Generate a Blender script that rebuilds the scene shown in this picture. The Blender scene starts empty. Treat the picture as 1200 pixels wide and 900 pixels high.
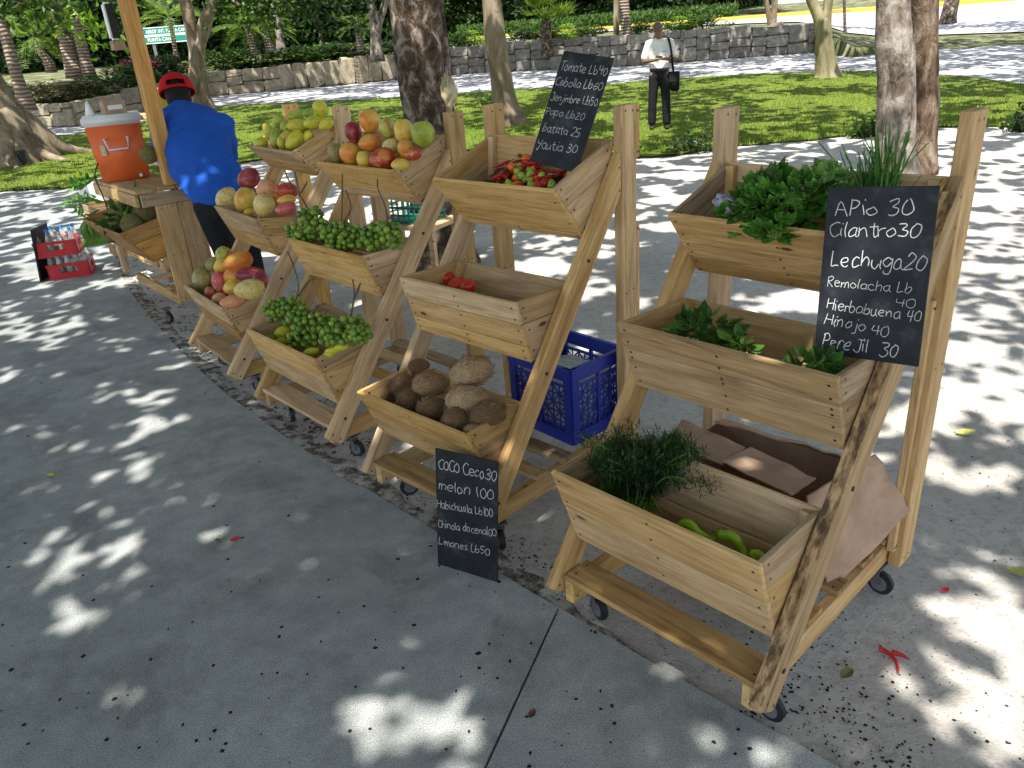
import bpy, bmesh, math, random
from mathutils import Vector as V, Matrix, noise
R_ = math.radians
random.seed(7)
C = bpy.context.scene.collection
SC = bpy.context.scene

# ------------------------------------------------------------------ camera
FPX, PITCH, ROLL, HC = 899.92, 0.423404, -0.076486, 1.701
_F = V((0, math.cos(PITCH), -math.sin(PITCH))); _R = V((1, 0, 0)); _U = _R.cross(_F)
CR = math.cos(ROLL)*_R + math.sin(ROLL)*_U; CU = -math.sin(ROLL)*_R + math.cos(ROLL)*_U
CO = V((0, 0, HC))
cd = bpy.data.cameras.new('camera'); cam = bpy.data.objects.new('camera', cd); C.objects.link(cam)
cd.sensor_width = 36; cd.lens = FPX/1200*36; cd.clip_start = .05; cd.clip_end = 600
cam.matrix_world = Matrix(((CR.x, CU.x, -_F.x, CO.x), (CR.y, CU.y, -_F.y, CO.y), (CR.z, CU.z, -_F.z, CO.z), (0, 0, 0, 1)))
SC.camera = cam
SC.render.resolution_x, SC.render.resolution_y = 1024, 768

# ------------------------------------------------------------------ light
SUN_EL, SUN_AZ = R_(63), R_(22)          # azimuth the light travels towards, from +Y to +X
SD = V((math.sin(SUN_AZ)*math.cos(SUN_EL), math.cos(SUN_AZ)*math.cos(SUN_EL), -math.sin(SUN_EL)))
w = bpy.data.worlds.new('World'); SC.world = w; w.use_nodes = True
wn = w.node_tree; bg = wn.nodes['Background']
sky = wn.nodes.new('ShaderNodeTexSky'); sky.sky_type = 'NISHITA'; sky.sun_disc = False
sky.sun_elevation = SUN_EL; sky.sun_rotation = SUN_AZ + math.pi
hs = wn.nodes.new('ShaderNodeHueSaturation'); hs.inputs['Saturation'].default_value = .55; wn.links.new(sky.outputs[0], hs.inputs['Color']); wn.links.new(hs.outputs[0], bg.inputs[0]); bg.inputs[1].default_value = 0.15
sd = bpy.data.lights.new('sun', 'SUN'); sun = bpy.data.objects.new('sun', sd); C.objects.link(sun)
sd.energy = 5; sd.angle = R_(.55); sd.color = (1, .955, .88)
sun.rotation_euler = (-SD).to_track_quat('Z', 'Y').to_euler(); sun.location = (0, 0, 30)
SC.view_settings.view_transform = 'Standard'; SC.view_settings.look = 'None'
SC.view_settings.exposure = 1.05; SC.view_settings.gamma = 1
SC.cycles.max_bounces = 8; SC.cycles.transparent_max_bounces = 8

# ------------------------------------------------------------------ helpers
def ray(px, py): return _F + CR*((px-600)/FPX) - CU*((py-450)/FPX)
def G(px, py, z=0.): d = ray(px, py); return CO + d*((z-HC)/d.z)
def Yp(px, py, y): d = ray(px, py); return CO + d*(y/d.y)
def PJ(p):
    d = V(p)-CO; k = d.dot(_F)
    if k < .05: return None
    return 600+FPX*d.dot(CR)/k, 450-FPX*d.dot(CU)/k
def terr(x, y):
    t = max(0, y-12.5)
    return .028*t*min(1, t/6)
def Gt(px, py):
    z = 0
    for _ in range(40):
        p = G(px, py, z) if z < HC-.05 else None
        z = .6*z + .4*terr(p.x, p.y)
    return V((p.x, p.y, z))
def ss(a, b, x):
    t = min(1, max(0, (x-a)/(b-a))); return t*t*(3-2*t)
def lerp(a, b, t): return a+(b-a)*t

class NT:
    def __init__(s, name, rough=.6, spec=.3):
        s.m = bpy.data.materials.new(name); s.m.use_nodes = True
        s.t = s.m.node_tree; s.b = s.t.nodes['Principled BSDF']
        s.b.inputs['Roughness'].default_value = rough
        s.b.inputs['Specular IOR Level'].default_value = spec
    def n(s, typ, **k):
        o = s.t.nodes.new('ShaderNode'+typ)
        for a, v in k.items(): setattr(o, a, v)
        return o
    def l(s, a, b): s.t.links.new(a, b)
    def tc(s, which='Object', scale=(1, 1, 1), rnd=True):
        c = s.n('TexCoord'); mp = s.n('Mapping'); s.l(c.outputs[which], mp.inputs[0]); mp.inputs[3].default_value = scale
        if rnd:
            oi = s.n('ObjectInfo'); mu = s.n('Math', operation='MULTIPLY'); s.l(oi.outputs['Random'], mu.inputs[0]); mu.inputs[1].default_value = 37.
            s.l(mu.outputs[0], mp.inputs[1])
        return mp.outputs[0]
    def noise(s, vec, scale=5, detail=4, rough=.55, dist=0):
        o = s.n('TexNoise'); o.inputs['Scale'].default_value = scale; o.inputs['Detail'].default_value = detail
        o.inputs['Roughness'].default_value = rough; o.inputs['Distortion'].default_value = dist
        if vec is not None: s.l(vec, o.inputs['Vector'])
        return o.outputs['Fac']
    def ramp(s, fac, stops):
        o = s.n('ValToRGB'); e = o.color_ramp.elements
        while len(e) < len(stops): e.new(.5)
        for i, (p, c) in enumerate(stops):
            e[i].position = p; e[i].color = (*c, 1) if len(c) == 3 else c
        s.l(fac, o.inputs[0]); return o.outputs[0]
    def mix(s, fac, a, b, mode='MIX'):
        o = s.n('Mix', data_type='RGBA', blend_type=mode)
        for i, v in ((0, fac), (6, a), (7, b)):
            if isinstance(v, (int, float)): o.inputs[i].default_value = v
            elif isinstance(v, tuple): o.inputs[i].default_value = (*v, 1)
            else: s.l(v, o.inputs[i])
        return o.outputs[2]
    def math(s, op, a, b=0.):
        o = s.n('Math', operation=op)
        for i, v in ((0, a), (1, b)):
            if isinstance(v, (int, float)): o.inputs[i].default_value = v
            else: s.l(v, o.inputs[i])
        return o.outputs[0]
    def col(s, v):
        if isinstance(v, tuple): s.b.inputs['Base Color'].default_value = (*v, 1)
        else: s.l(v, s.b.inputs['Base Color'])
    def bump(s, h, strength=.3, dist=.01):
        o = s.n('Bump'); o.inputs['Strength'].default_value = strength; o.inputs['Distance'].default_value = dist
        s.l(h, o.inputs['Height']); s.l(o.outputs[0], s.b.inputs['Normal']); return o

def plain(name, c, rough=.5, spec=.4, metal=0., var=.0, bscale=0):
    m = NT(name, rough, spec); m.b.inputs['Metallic'].default_value = metal
    if var:
        f = m.noise(m.tc(), bscale or 8, 5)
        m.col(m.ramp(f, [(.3, tuple(x*(1-var) for x in c)), (.7, tuple(min(1, x*(1+var)) for x in c))]))
        m.bump(f, .15, .004)
    else: m.col(c)
    return m.m

def wood_mat(name, pale, mid, dark, seed=0.):
    m = NT(name, .72, .25)
    v = m.tc('Object', (1.1, 13, 13))
    v2 = m.tc('Object', (2.2, 3.5, 3.5)); v3 = m.tc('Object', (4, 70, 70))
    g = m.noise(v, 2.4, 6, .6, .9); f = m.noise(v3, 3, 3, .6); blot = m.noise(v2, 1.6, 3, .5)
    c = m.ramp(g, [(.28, dark), (.45, mid), (.62, pale), (.8, mid)])
    fine = m.ramp(f, [(.3, (.72, .66, .58)), (.62, (1, 1, 1))])
    c = m.mix(.75, c, fine, 'MULTIPLY')
    c = m.mix(.45, c, m.ramp(blot, [(.35, (.66, .58, .5)), (.6, (1.0, 1.0, 1.0))]), 'MULTIPLY')
    # knots
    vo = m.n('TexVoronoi'); vo.inputs['Scale'].default_value = 2.3
    m.l(m.tc('Object', (1.2, 3.2, 3.2)), vo.inputs['Vector'])
    c = m.mix(m.ramp(vo.outputs['Distance'], [(.035, (1, 1, 1)), (.075, (0, 0, 0))]), c, (.09, .045, .02))
    oi = m.n('ObjectInfo'); hv = m.n('HueSaturation'); m.l(c, hv.inputs['Color'])
    mr = m.n('MapRange'); m.l(oi.outputs['Random'], mr.inputs[0]); mr.inputs[3].default_value = .78; mr.inputs[4].default_value = 1.16
    m.l(mr.outputs[0], hv.inputs['Value'])
    mr2 = m.n('MapRange'); m.l(m.math('FRACT', m.math('MULTIPLY', oi.outputs['Random'], 17.3)), mr2.inputs[0]); mr2.inputs[3].default_value = .8; mr2.inputs[4].default_value = 1.12
    m.l(mr2.outputs[0], hv.inputs['Saturation'])
    m.col(hv.outputs[0]); m.bump(m.math('ADD', g, m.math('MULTIPLY', f, .5)), .35, .002)
    return m.m

def leaf_mat(name, a, b, c=None, trans=.35, rough=.5):
    m = NT(name, rough, .35)
    gi = m.n('NewGeometry'); f = gi.outputs['Random Per Island']
    big = m.noise(m.tc('Object', rnd=True), .9, 3)
    st = [(0, a), (.75, b)] + ([(1., c)] if c else [])
    col = m.ramp(f, st)
    col = m.mix(.55, col, m.ramp(big, [(.35, (.55, .6, .5)), (.65, (1.15, 1.15, 1.0))]), 'MULTIPLY')
    m.col(col)
    if trans:
        t = m.n('BsdfTranslucent'); m.l(m.mix(1., col, (1.35, 1.5, .55), 'MULTIPLY'), t.inputs[0])
        ms = m.n('MixShader'); ms.inputs[0].default_value = trans
        m.l(m.b.outputs[0], ms.inputs[1]); m.l(t.outputs[0], ms.inputs[2])
        m.l(ms.outputs[0], m.t.nodes['Material Output'].inputs[0])
    return m.m

def bark_mat(name, a, b, c, sc=6, stretch=.35, moss=None):
    m = NT(name, .9, .15)
    v = m.tc('Object', (1, 1, stretch))
    f = m.noise(v, sc, 8, .65, .6); f2 = m.noise(v, sc*.35, 4, .5)
    col = m.ramp(f, [(.36, a), (.5, b), (.64, c)])
    col = m.mix(.5, col, m.ramp(f2, [(.35, (.5, .48, .45)), (.65, (1.1, 1.1, 1.1))]), 'MULTIPLY')
    vo = m.n('TexVoronoi', feature='DISTANCE_TO_EDGE'); vo.inputs['Scale'].default_value = sc*2.2; m.l(m.tc('Object', (1.6, 1.6, .5)), vo.inputs['Vector'])
    crack = m.ramp(vo.outputs['Distance'], [(.0, (.3, .3, .3)), (.09, (1, 1, 1))])
    col = m.mix(.15, col, crack, 'MULTIPLY')
    m.col(col)
    m.bump(m.math('ADD', f, m.math('MULTIPLY', crack, .25)), .9, .02)
    return m.m

M = {}
M['wood'] = wood_mat('pine_wood', (.67, .465, .225), (.55, .355, .155), (.34, .20, .085))
M['wood_old'] = wood_mat('aged_pallet_wood', (.52, .36, .185), (.38, .25, .12), (.17, .10, .05))
M['wood_orange'] = wood_mat('orange_post_wood', (.62, .36, .12), (.5, .26, .075), (.34, .16, .05))
M['nail'] = plain('nail_steel', (.035, .022, .016), .6, .4)
M['black'] = plain('black_rubber', (.018, .018, .02), .55, .4)
M['steel'] = plain('zinc_steel', (.2, .2, .21), .5, .5, .8)
M['greyplastic'] = plain('grey_wheel_hub', (.13, .135, .15), .45, .5)
M['white'] = plain('white_plastic', (.78, .79, .78), .4, .5, var=.04)
M['red'] = plain('red_plastic', (.50, .015, .025), .35, .5, var=.08)
M['orange'] = plain('orange_plastic', (.86, .17, .045), .38, .5, var=.06)
M['bluecrate'] = plain('blue_crate_plastic', (.012, .03, .32), .38, .5, var=.1)
M['bluecap'] = plain('blue_bottle_cap', (.03, .25, .70), .35, .5)
M['teal'] = plain('teal_plastic', (.01, .16, .12), .4, .5)

def obj(name, me, mat=None, parent=None, loc=None, mats=None):
    if isinstance(me, bmesh.types.BMesh):
        bm = me; me = bpy.data.meshes.new(name); bm.normal_update(); bm.to_mesh(me); bm.free()
    o = bpy.data.objects.new(name, me); C.objects.link(o)
    for m in (mats or ([mat] if mat else [])):
        if m.name not in [x.name for x in me.materials if x]: me.materials.append(m)
    if parent: o.parent = parent
    if loc is not None: o.location = loc
    return o
def tag(o, label=None, cat=None, group=None, kind=None):
    if label: o['label'] = label
    if cat: o['category'] = cat
    if group: o['group'] = group
    if kind: o['kind'] = kind
    return o
def empty(name, loc=(0, 0, 0), rz=0, label=None, cat=None, group=None):
    o = bpy.data.objects.new(name, None); C.objects.link(o); o.location = loc; o.rotation_euler = (0, 0, rz); o.empty_display_size = .1
    return tag(o, label, cat, group)
def smooth(o, v=True):
    o.data.polygons.foreach_set('use_smooth', [v]*len(o.data.polygons)); return o
def quads(name, verts, faces, mat, parent=None, mats=None, mi=None):
    me = bpy.data.meshes.new(name); me.from_pydata([tuple(v) for v in verts], [], faces); 
    if mi: me.polygons.foreach_set('material_index', mi)
    return obj(name, me, mat, parent, mats=mats)

def board(name, parent, q, t, mat=None, nails=1, bevel=.0022, rough=0):
    """Plank from a quad (grain along q0-q1), thickness t along its normal; nail heads near both ends."""
    q = [V(p) for p in q]; mat = mat or M['wood']
    if t < 0: q = [q[1], q[0], q[3], q[2]]; t = -t
    X = (q[1]-q[0]).normalized(); n = X.cross(q[3]-q[0]).normalized(); Y = n.cross(X)
    c = (q[0]+q[1]+q[2]+q[3])/4
    mw = Matrix((X, Y, n)).transposed().to_4x4(); mw.translation = c + n*t/2
    L = [((p-c).dot(X), (p-c).dot(Y)) for p in q]
    bm = bmesh.new()
    vb = [bm.verts.new((x, y, -t/2)) for x, y in L]; vt = [bm.verts.new((x, y, t/2)) for x, y in L]
    bm.faces.new(vb[::-1]); bm.faces.new(vt)
    for i in range(4): bm.faces.new((vb[i], vb[(i+1) % 4], vt[(i+1) % 4], vt[i]))
    if bevel: bmesh.ops.bevel(bm, geom=bm.edges[:], offset=min(bevel, t*.3), segments=1, affect='EDGES')
    if nails:
        def at(u, v): return [lerp(lerp(L[0][k], L[1][k], u), lerp(L[3][k], L[2][k], u), v) for k in (0, 1)]
        ln = (q[1]-q[0]).length; d = min(.2, .022/ln)
        for u in ([d, 1-d] if nails == 1 else [d, .5, 1-d]):
            for v in (.25, .75):
                x, y = at(u+random.uniform(-.004, .004), v+random.uniform(-.07, .07)); r = .0046
                for zz, sgn in ((t/2+.0006, 1), (-t/2-.0006, -1)):
                    vs = [bm.verts.new((x+r*math.cos(a*sgn*1.0472), y+r*math.sin(a*sgn*1.0472), zz)) for a in range(6)]
                    bm.faces.new(vs).material_index = 1
    me = bpy.data.meshes.new(name); bm.normal_update(); bm.to_mesh(me); bm.free()
    me.materials.append(mat); me.materials.append(M['nail'])
    o = obj(name, me, None, parent); o.matrix_basis = mw
    return o
def stick(name, parent, a, b, wdir, w, t, mat=None, nails=1, bevel=.003):
    """Lumber from a to b: width w along wdir, thickness t centred."""
    a, b = V(a), V(b); X = (b-a).normalized(); Yd = V(wdir); Yd = (Yd - X*Yd.dot(X)).normalized(); n = X.cross(Yd)
    q = [a-Yd*w/2-n*t/2, b-Yd*w/2-n*t/2, b+Yd*w/2-n*t/2, a+Yd*w/2-n*t/2]
    return board(name, parent, q, t, mat, nails, bevel)

def bm_box(bm, lo, hi, mi=0):
    g = bmesh.ops.create_cube(bm, size=1, matrix=Matrix.LocRotScale((V(lo)+V(hi))/2, None, V(hi)-V(lo)))
    for f in {f for v in g['verts'] for f in v.link_faces}: f.material_index = mi
    return g['verts']
def bm_bar(bm, a, b, w, t=None, mi=0, up=(0, 0, 1)):
    a, b = V(a), V(b); X = (b-a); ln = X.length; X = X.normalized(); Z = V(up)
    if abs(X.dot(Z)) > .95: Z = V((1, 0, 0))
    Yv = Z.cross(X).normalized(); Z = X.cross(Yv)
    m = Matrix((X*ln, Yv*w, Z*(t or w))).transposed().to_4x4(); m.translation = (a+b)/2
    g = bmesh.ops.create_cube(bm, size=1, matrix=m)
    for f in {f for v in g['verts'] for f in v.link_faces}: f.material_index = mi
def bm_cyl(bm, a, b, r, r2=None, seg=12, mi=0, caps=True):
    a, b = V(a), V(b); d = b-a; q = d.to_track_quat('Z', 'Y')
    m = q.to_matrix().to_4x4(); m.translation = (a+b)/2
    g = bmesh.ops.create_cone(bm, cap_ends=caps, segments=seg, radius1=r, radius2=r if r2 is None else r2, depth=d.length, matrix=m)
    for f in {f for v in g['verts'] for f in v.link_faces}: f.material_index = mi
def bm_ball(bm, c, r, sub=2, sc=(1, 1, 1), rot=None):
    m = Matrix.LocRotScale(V(c), rot, V(sc)*r); return bmesh.ops.create_icosphere(bm, subdivisions=sub, radius=1, matrix=m)['verts']
def bm_tube(bm, pts, rad, seg=8, mi=0, cap=True, wob=0, wsc=3):
    pts = [V(p) for p in pts]; n = len(pts); rings = []
    up = V((0, 0, 1)) if abs((pts[-1]-pts[0]).normalized().z) < .8 else V((1, 0, 0))
    for i, p in enumerate(pts):
        T = (pts[min(i+1, n-1)]-pts[max(i-1, 0)]).normalized(); A = T.cross(up).normalized(); B = T.cross(A)
        r = rad[i] if isinstance(rad, (list, tuple)) else rad
        ring = []
        for k in range(seg):
            a = 2*math.pi*k/seg; d = A*math.cos(a)+B*math.sin(a)
            rr = r*(1+(wob*noise.noise((p+d*r*1.5)*wsc) if wob else 0)); ring.append(bm.verts.new(p+d*rr))
        rings.append(ring)
    for i in range(n-1):
        for k in range(seg):
            f = bm.faces.new((rings[i][k], rings[i][(k+1) % seg], rings[i+1][(k+1) % seg], rings[i+1][k])); f.material_index = mi; f.smooth = True
    if cap:
        bm.faces.new(rings[0][::-1]).material_index = mi; bm.faces.new(rings[-1]).material_index = mi
    return rings
def catmull(P, k=4):
    P = [V(p) for p in P]; out = []
    for i in range(len(P)-1):
        a, b, c, d = P[max(i-1, 0)], P[i], P[i+1], P[min(i+2, len(P)-1)]
        for j in range(k):
            t = j/k; out.append(.5*((2*b)+(c-a)*t+(2*a-5*b+4*c-d)*t*t+(3*b-a-3*c+d)*t**3))
    out.append(P[-1]); return out

class Leaves:
    def __init__(s): s.v = []; s.f = []
    def leaf(s, p, d, n, l, w, rnd=False):
        d = V(d).normalized(); sdir = d.cross(V(n))
        if sdir.length < 1e-3: sdir = d.orthogonal()
        sdir.normalize(); k = len(s.v); up = sdir.cross(d)*(-.12*l)
        if rnd:
            s.v += [p, p+d*l*.22+sdir*w*.42+up*.6, p+d*l*.6+sdir*w*.46+up, p+d*l*.9+sdir*w*.18, p+d*l-up, p+d*l*.9-sdir*w*.18, p+d*l*.6-sdir*w*.46+up, p+d*l*.22-sdir*w*.42+up*.6]; s.f.append(tuple(range(k, k+8))); return
        s.v += [p, p+d*l*.45+sdir*w/2+up, p+d*l-up, p+d*l*.45-sdir*w/2+up]; s.f.append((k, k+1, k+2, k+3))
    def rnd(s, p, l, w, flat=0.):
        d = V((random.gauss(0, 1), random.gauss(0, 1), random.gauss(0, 1)*(1-flat))); n = V((random.gauss(0, .6), random.gauss(0, .6), 1)) if flat else V((random.gauss(0, 1), random.gauss(0, 1), random.gauss(0, 1)))
        s.leaf(V(p), d, n, l*random.uniform(.7, 1.2), w*random.uniform(.7, 1.2))
    def build(s, name, mat, parent=None):
        return quads(name, s.v, s.f, mat, parent)

# ================================================================== GROUND
def ground_mats():
    m = NT('sand_ground', .95, .1)
    v = m.tc('Object', rnd=False)
    a = m.noise(v, 1.3, 6, .6); b = m.noise(v, 26, 6, .7); c = m.noise(v, 160, 3, .7)
    col = m.ramp(a, [(.35, (.46, .435, .40)), (.62, (.58, .555, .52))])
    col = m.mix(.6, col, m.ramp(b, [(.36, (.62, .6, .58)), (.52, (1, 1, 1))]), 'MULTIPLY')
    vo = m.n('TexVoronoi'); vo.inputs['Scale'].default_value = 42; vo.inputs['Randomness'].default_value = 1; m.l(v, vo.inputs['Vector'])
    dots = m.ramp(m.math('SUBTRACT', vo.outputs['Distance'], m.math('MULTIPLY', m.noise(v, 2.6, 3), .2)), [(.02, (1, 1, 1)), (.05, (0, 0, 0))])
    m.col(m.mix(m.math('MULTIPLY', dots, .6), col, (.12, .10, .085)))
    m.bump(m.math('ADD', m.math('MULTIPLY', a, 2.), m.math('ADD', b, m.math('MULTIPLY', c, .4))), .7, .025); M['sand'] = m.m
    m = NT('broom_concrete', .85, .2)
    v = m.tc('Object', rnd=False)
    a = m.noise(v, .8, 5, .6); b = m.noise(v, 8, 6, .7); c = m.noise(v, 260, 2, .6)
    col = m.ramp(a, [(.3, (.27, .285, .285)), (.7, (.42, .435, .43))])
    col = m.mix(.5, col, m.ramp(b, [(.35, (.62, .63, .64)), (.65, (1.15, 1.15, 1.12))]), 'MULTIPLY')
    col = m.mix(.8, col, m.ramp(c, [(.36, (.5, .5, .5)), (.62, (1.3, 1.3, 1.28))]), 'MULTIPLY')
    vo = m.n('TexVoronoi'); vo.inputs['Scale'].default_value = 190; m.l(v, vo.inputs['Vector'])
    col = m.mix(m.ramp(vo.outputs['Distance'], [(.12, (.55, .55, .55)), (.2, (0, 0, 0))]), col, (.5, .5, .47))
    st = m.noise(v, 3.1, 6, .7, .6); col = m.mix(.5, col, m.ramp(st, [(.36, (.55, .55, .53)), (.5, (1, 1, 1))]), 'MULTIPLY')
    m.col(col); m.bump(m.math('ADD', b, c), .5, .004); M['concrete'] = m.m
    m = NT('light_asphalt', .9, .15)
    v = m.tc('Object', rnd=False)
    col = m.ramp(m.noise(v, .5, 6, .65), [(.35, (.34, .335, .35)), (.65, (.48, .475, .48))])
    col = m.mix(.5, col, m.ramp(m.noise(v, 30, 4, .7), [(.35, (.7, .7, .7)), (.6, (1.05, 1.05, 1.05))]), 'MULTIPLY')
    m.col(col); M['asphalt'] = m.m
    m = NT('lawn_turf', .9, .15)
    v = m.tc('Object', rnd=False)
    a = m.noise(v, 1.1, 5, .6); b = m.noise(v, 24, 6, .75)
    col = m.ramp(a, [(.3, (.11, .17, .025)), (.7, (.20, .25, .045))])
    col = m.mix(.75, col, m.ramp(b, [(.35, (.45, .5, .4)), (.65, (1.3, 1.25, 1.1))]), 'MULTIPLY')
    m.col(col); m.bump(b, 1., .05); M['turf'] = m.m
    m = NT('bed_soil', .95, .1)
    v = m.tc('Object', rnd=False)
    col = m.ramp(m.noise(v, 1.2, 8, .7), [(.35, (.05, .06, .025)), (.5, (.12, .13, .06)), (.68, (.34, .31, .24))])
    m.col(col); m.bump(m.noise(v, 12, 5), .6, .05); M['soil'] = m.m
    M['yellow'] = plain('yellow_kerb_paint', (.62, .42, .06), .7, .3, var=.12)
ground_mats()

SANDZ = -.018
def grid_sheet(name, xs, ys, zf, mat):
    verts = [(x, y, zf(x, y)) for y in ys for x in xs]; nx = len(xs)
    faces = [(j*nx+i, j*nx+i+1, (j+1)*nx+i+1, (j+1)*nx+i) for j in range(len(ys)-1) for i in range(nx-1)]
    return quads(name, verts, faces, mat)
def frange(a, b, n): return [a+(b-a)*i/n for i in range(n+1)]
def sandz(x, y):
    z = terr(x, y)+SANDZ
    if y < 14 and abs(x) < 12:
        z += .016*noise.noise(V((x*2.1, y*2.1, 0)))*ss(0, .5, abs(x)+abs(y))
    return z
xs = frange(-200, -14, 8)[:-1]+frange(-14, 14, 160)+frange(14, 200, 8)[1:]
ys = [-60, -20, -8, -3]+frange(-1, 16, 100)+[18, 20, 23, 26, 30, 35, 40, 46]
g = smooth(grid_sheet('ground', xs, ys, sandz, M['sand'])); tag(g, kind='structure')

def poly_sheet(name, pts, z, mat, thick=0, kind='structure', sub=0):
    """Polygon prism; pts world xy; z float or function."""
    bm = bmesh.new(); zf = z if callable(z) else (lambda x, y: z)
    vs = [bm.verts.new((p[0], p[1], zf(p[0], p[1]))) for p in pts]; f = bm.faces.new(vs)
    if f.normal.z < 0 or (f.normal_update() or f.normal.z < 0): f.normal_flip()
    if thick:
        r = bmesh.ops.extrude_face_region(bm, geom=[f]); vv = [x for x in r['geom'] if isinstance(x, bmesh.types.BMVert)]
        bmesh.ops.translate(bm, verts=vv, vec=(0, 0, -thick)); bmesh.ops.recalc_face_normals(bm, faces=bm.faces[:])
    else: bmesh.ops.triangulate(bm, faces=bm.faces[:])
    o = obj(name, bm, mat); tag(o, kind=kind); return o

# concrete path with a curved edge, cut into slabs by saw joints
EDGE = catmull([V((p.x, p.y, 0)) for p in [G(*q) for q in ((1180, 1005), (990, 902), (800, 797), (655, 712), (600, 680), (509, 621), (447, 583), (380, 542), (342, 517), (303, 489), (253, 451), (205, 404), (168, 362), (145, 328), (135, 300), (127, 270), (120, 240), (112, 221))]], 5)
FAR = [G(*q) for q in ((60, 223), (0, 226))] + [V((-16, 15, 0)), V((-16, -4, 0)), V((2, -4, 0))]
# split the edge at the joints (px): slabs are pieces of the path
path = empty('concrete_path'); tag(path, kind='structure')
def seg_dir(a, b): return (V(b)-V(a)).normalized()
cuts = [(655, 712, 566, 905), (300, 487, 150, 530), (150, 340, 10, 352)]
idx = []
for cx_, cy_, ex, ey in cuts:
    p = G(cx_, cy_); idx.append(min(range(len(EDGE)), key=lambda i: (EDGE[i]-V((p.x, p.y, 0))).length))
ends = []
for (cx_, cy_, ex, ey), i in zip(cuts, idx):
    a = EDGE[i]; b = G(ex, ey); b = V((b.x, b.y, 0)); d = (b-a).normalized(); ends.append(a+d*14)
def slab(pts):
    c = sum(pts, V((0, 0, 0)))/len(pts); sh = []
    for p in pts: sh.append(p)
    return sh
J = .004
def offset(a, b, s):      # shift line a-b sideways by s
    d = (b-a).normalized(); n = V((-d.y, d.x, 0)); return a+n*s, b+n*s
slabs = []
i0, i1, i2 = idx
a0, e0 = offset(EDGE[i0], ends[0], J); a1, e1 = offset(EDGE[i0], ends[0], -J)
slabs.append(EDGE[:i0]+[a0, e0] if (a0-EDGE[0]).length < (a1-EDGE[0]).length else EDGE[:i0]+[a1, e1])
near0 = (a1, e1) if (a0-EDGE[0]).length < (a1-EDGE[0]).length else (a0, e0)
b0, f0 = offset(EDGE[i1], ends[1], J); b1, f1 = offset(EDGE[i1], ends[1], -J)
ref = EDGE[i0]
lo1, hi1 = ((b0, f0), (b1, f1)) if (b0-ref).length < (b1-ref).length else ((b1, f1), (b0, f0))
slabs.append([near0[0]]+EDGE[i0+1:i1]+[lo1[0], lo1[1], near0[1]])
c0, g0 = offset(EDGE[i2], ends[2], J); c1, g1 = offset(EDGE[i2], ends[2], -J)
lo2, hi2 = ((c0, g0), (c1, g1)) if (c0-ref).length < (c1-ref).length else ((c1, g1), (c0, g0))
slabs.append([hi1[0]]+EDGE[i1+1:i2]+[lo2[0], lo2[1], hi1[1]])
slabs.append([hi2[0]]+EDGE[i2+1:]+[V((p.x, p.y, 0)) for p in FAR[:3]]+[hi2[1]])
# joint edge: the first slab also needs the corner behind the camera
slabs[0] = slabs[0]+[V((2.5, -10, 0))]
for s in slabs:
    o = poly_sheet('slab', s, 0, M['concrete'], .08, kind=None); o.parent = path

# damp dark soil and crumbs gathered along the path edge
m = NT('dark_edge_soil', .95, .1); v = m.tc('Object', rnd=False)
m.col(m.ramp(m.noise(v, 14, 6, .75), [(.36, (.06, .05, .042)), (.47, (.20, .175, .15)), (.56, (.46, .44, .41))])); m.bump(m.noise(v, 40, 4), .8, .01)
vs = []; fs = []
for i in range(11, len(EDGE)-3):
    T = (EDGE[min(i+1, len(EDGE)-1)]-EDGE[i-1]).normalized(); N = V((T.y, -T.x, 0))
    if N.x < 0: N = -N
    for j in range(4):
        r = (.0, .04, .08, .12)[j]*ss(9, 20, i)*(1+.9*noise.noise(V((i*.9, j*.6, 3)))) if j else -.02
        p = EDGE[i]+N*r; vs.append(V((p.x, p.y, (.012, .010, .006, -.014)[j]+sandz(p.x, p.y))))
    if i > 11:
        k = len(vs)-8
        for j in range(3): fs.append((k+j, k+4+j, k+5+j, k+1+j))
tag(smooth(quads('soil_strip', vs, fs, m.m)), kind='structure')
# lawns
def lawn_pts(px): return [Gt(*q) for q in px]
def draped(name, boundary, mat, dz, step=.6, label=None):
    """Clip a terrain-following grid to a world polygon (keeps cells inside)."""
    bm = bmesh.new(); vs = [bm.verts.new((p.x, p.y, 0)) for p in boundary]; bm.faces.new(vs)
    x0 = min(p.x for p in boundary); x1 = max(p.x for p in boundary); y0 = min(p.y for p in boundary); y1 = max(p.y for p in boundary)
    x = x0+step
    while x < x1:
        bmesh.ops.bisect_plane(bm, geom=bm.verts[:]+bm.edges[:]+bm.faces[:], plane_co=(x, 0, 0), plane_no=(1, 0, 0)); x += step
    y = y0+step
    while y < y1:
        bmesh.ops.bisect_plane(bm, geom=bm.verts[:]+bm.edges[:]+bm.faces[:], plane_co=(0, y, 0), plane_no=(0, 1, 0)); y += step
    for v in bm.verts: v.co.z = terr(v.co.x, v.co.y)+dz
    bmesh.ops.recalc_face_normals(bm, faces=bm.faces[:])
    if sum(f.normal.z for f in bm.faces) < 0:
        for f in bm.faces: f.normal_flip()
    o = obj(name, bm, mat); smooth(o); tag(o, kind='structure'); return o
def dense(pts, k=4): return catmull(pts, k)
near_edge = dense([Gt(*q) for q in ((185, 212), (300, 188), (430, 180), (600, 176), (720, 184), (790, 182), (850, 172), (950, 164), (1040, 152), (1110, 148), (1250, 150))])
far_edge = dense([Gt(*q) for q in ((1500, 150), (1300, 112), (1200, 99), (1100, 88), (1000, 84), (900, 87), (800, 92), (700, 100), (600, 106), (440, 116), (330, 121), (250, 126), (180, 140), (110, 152))])
LAWN = near_edge+far_edge+[Gt(*q) for q in ((100, 170), (60, 178))]
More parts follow.
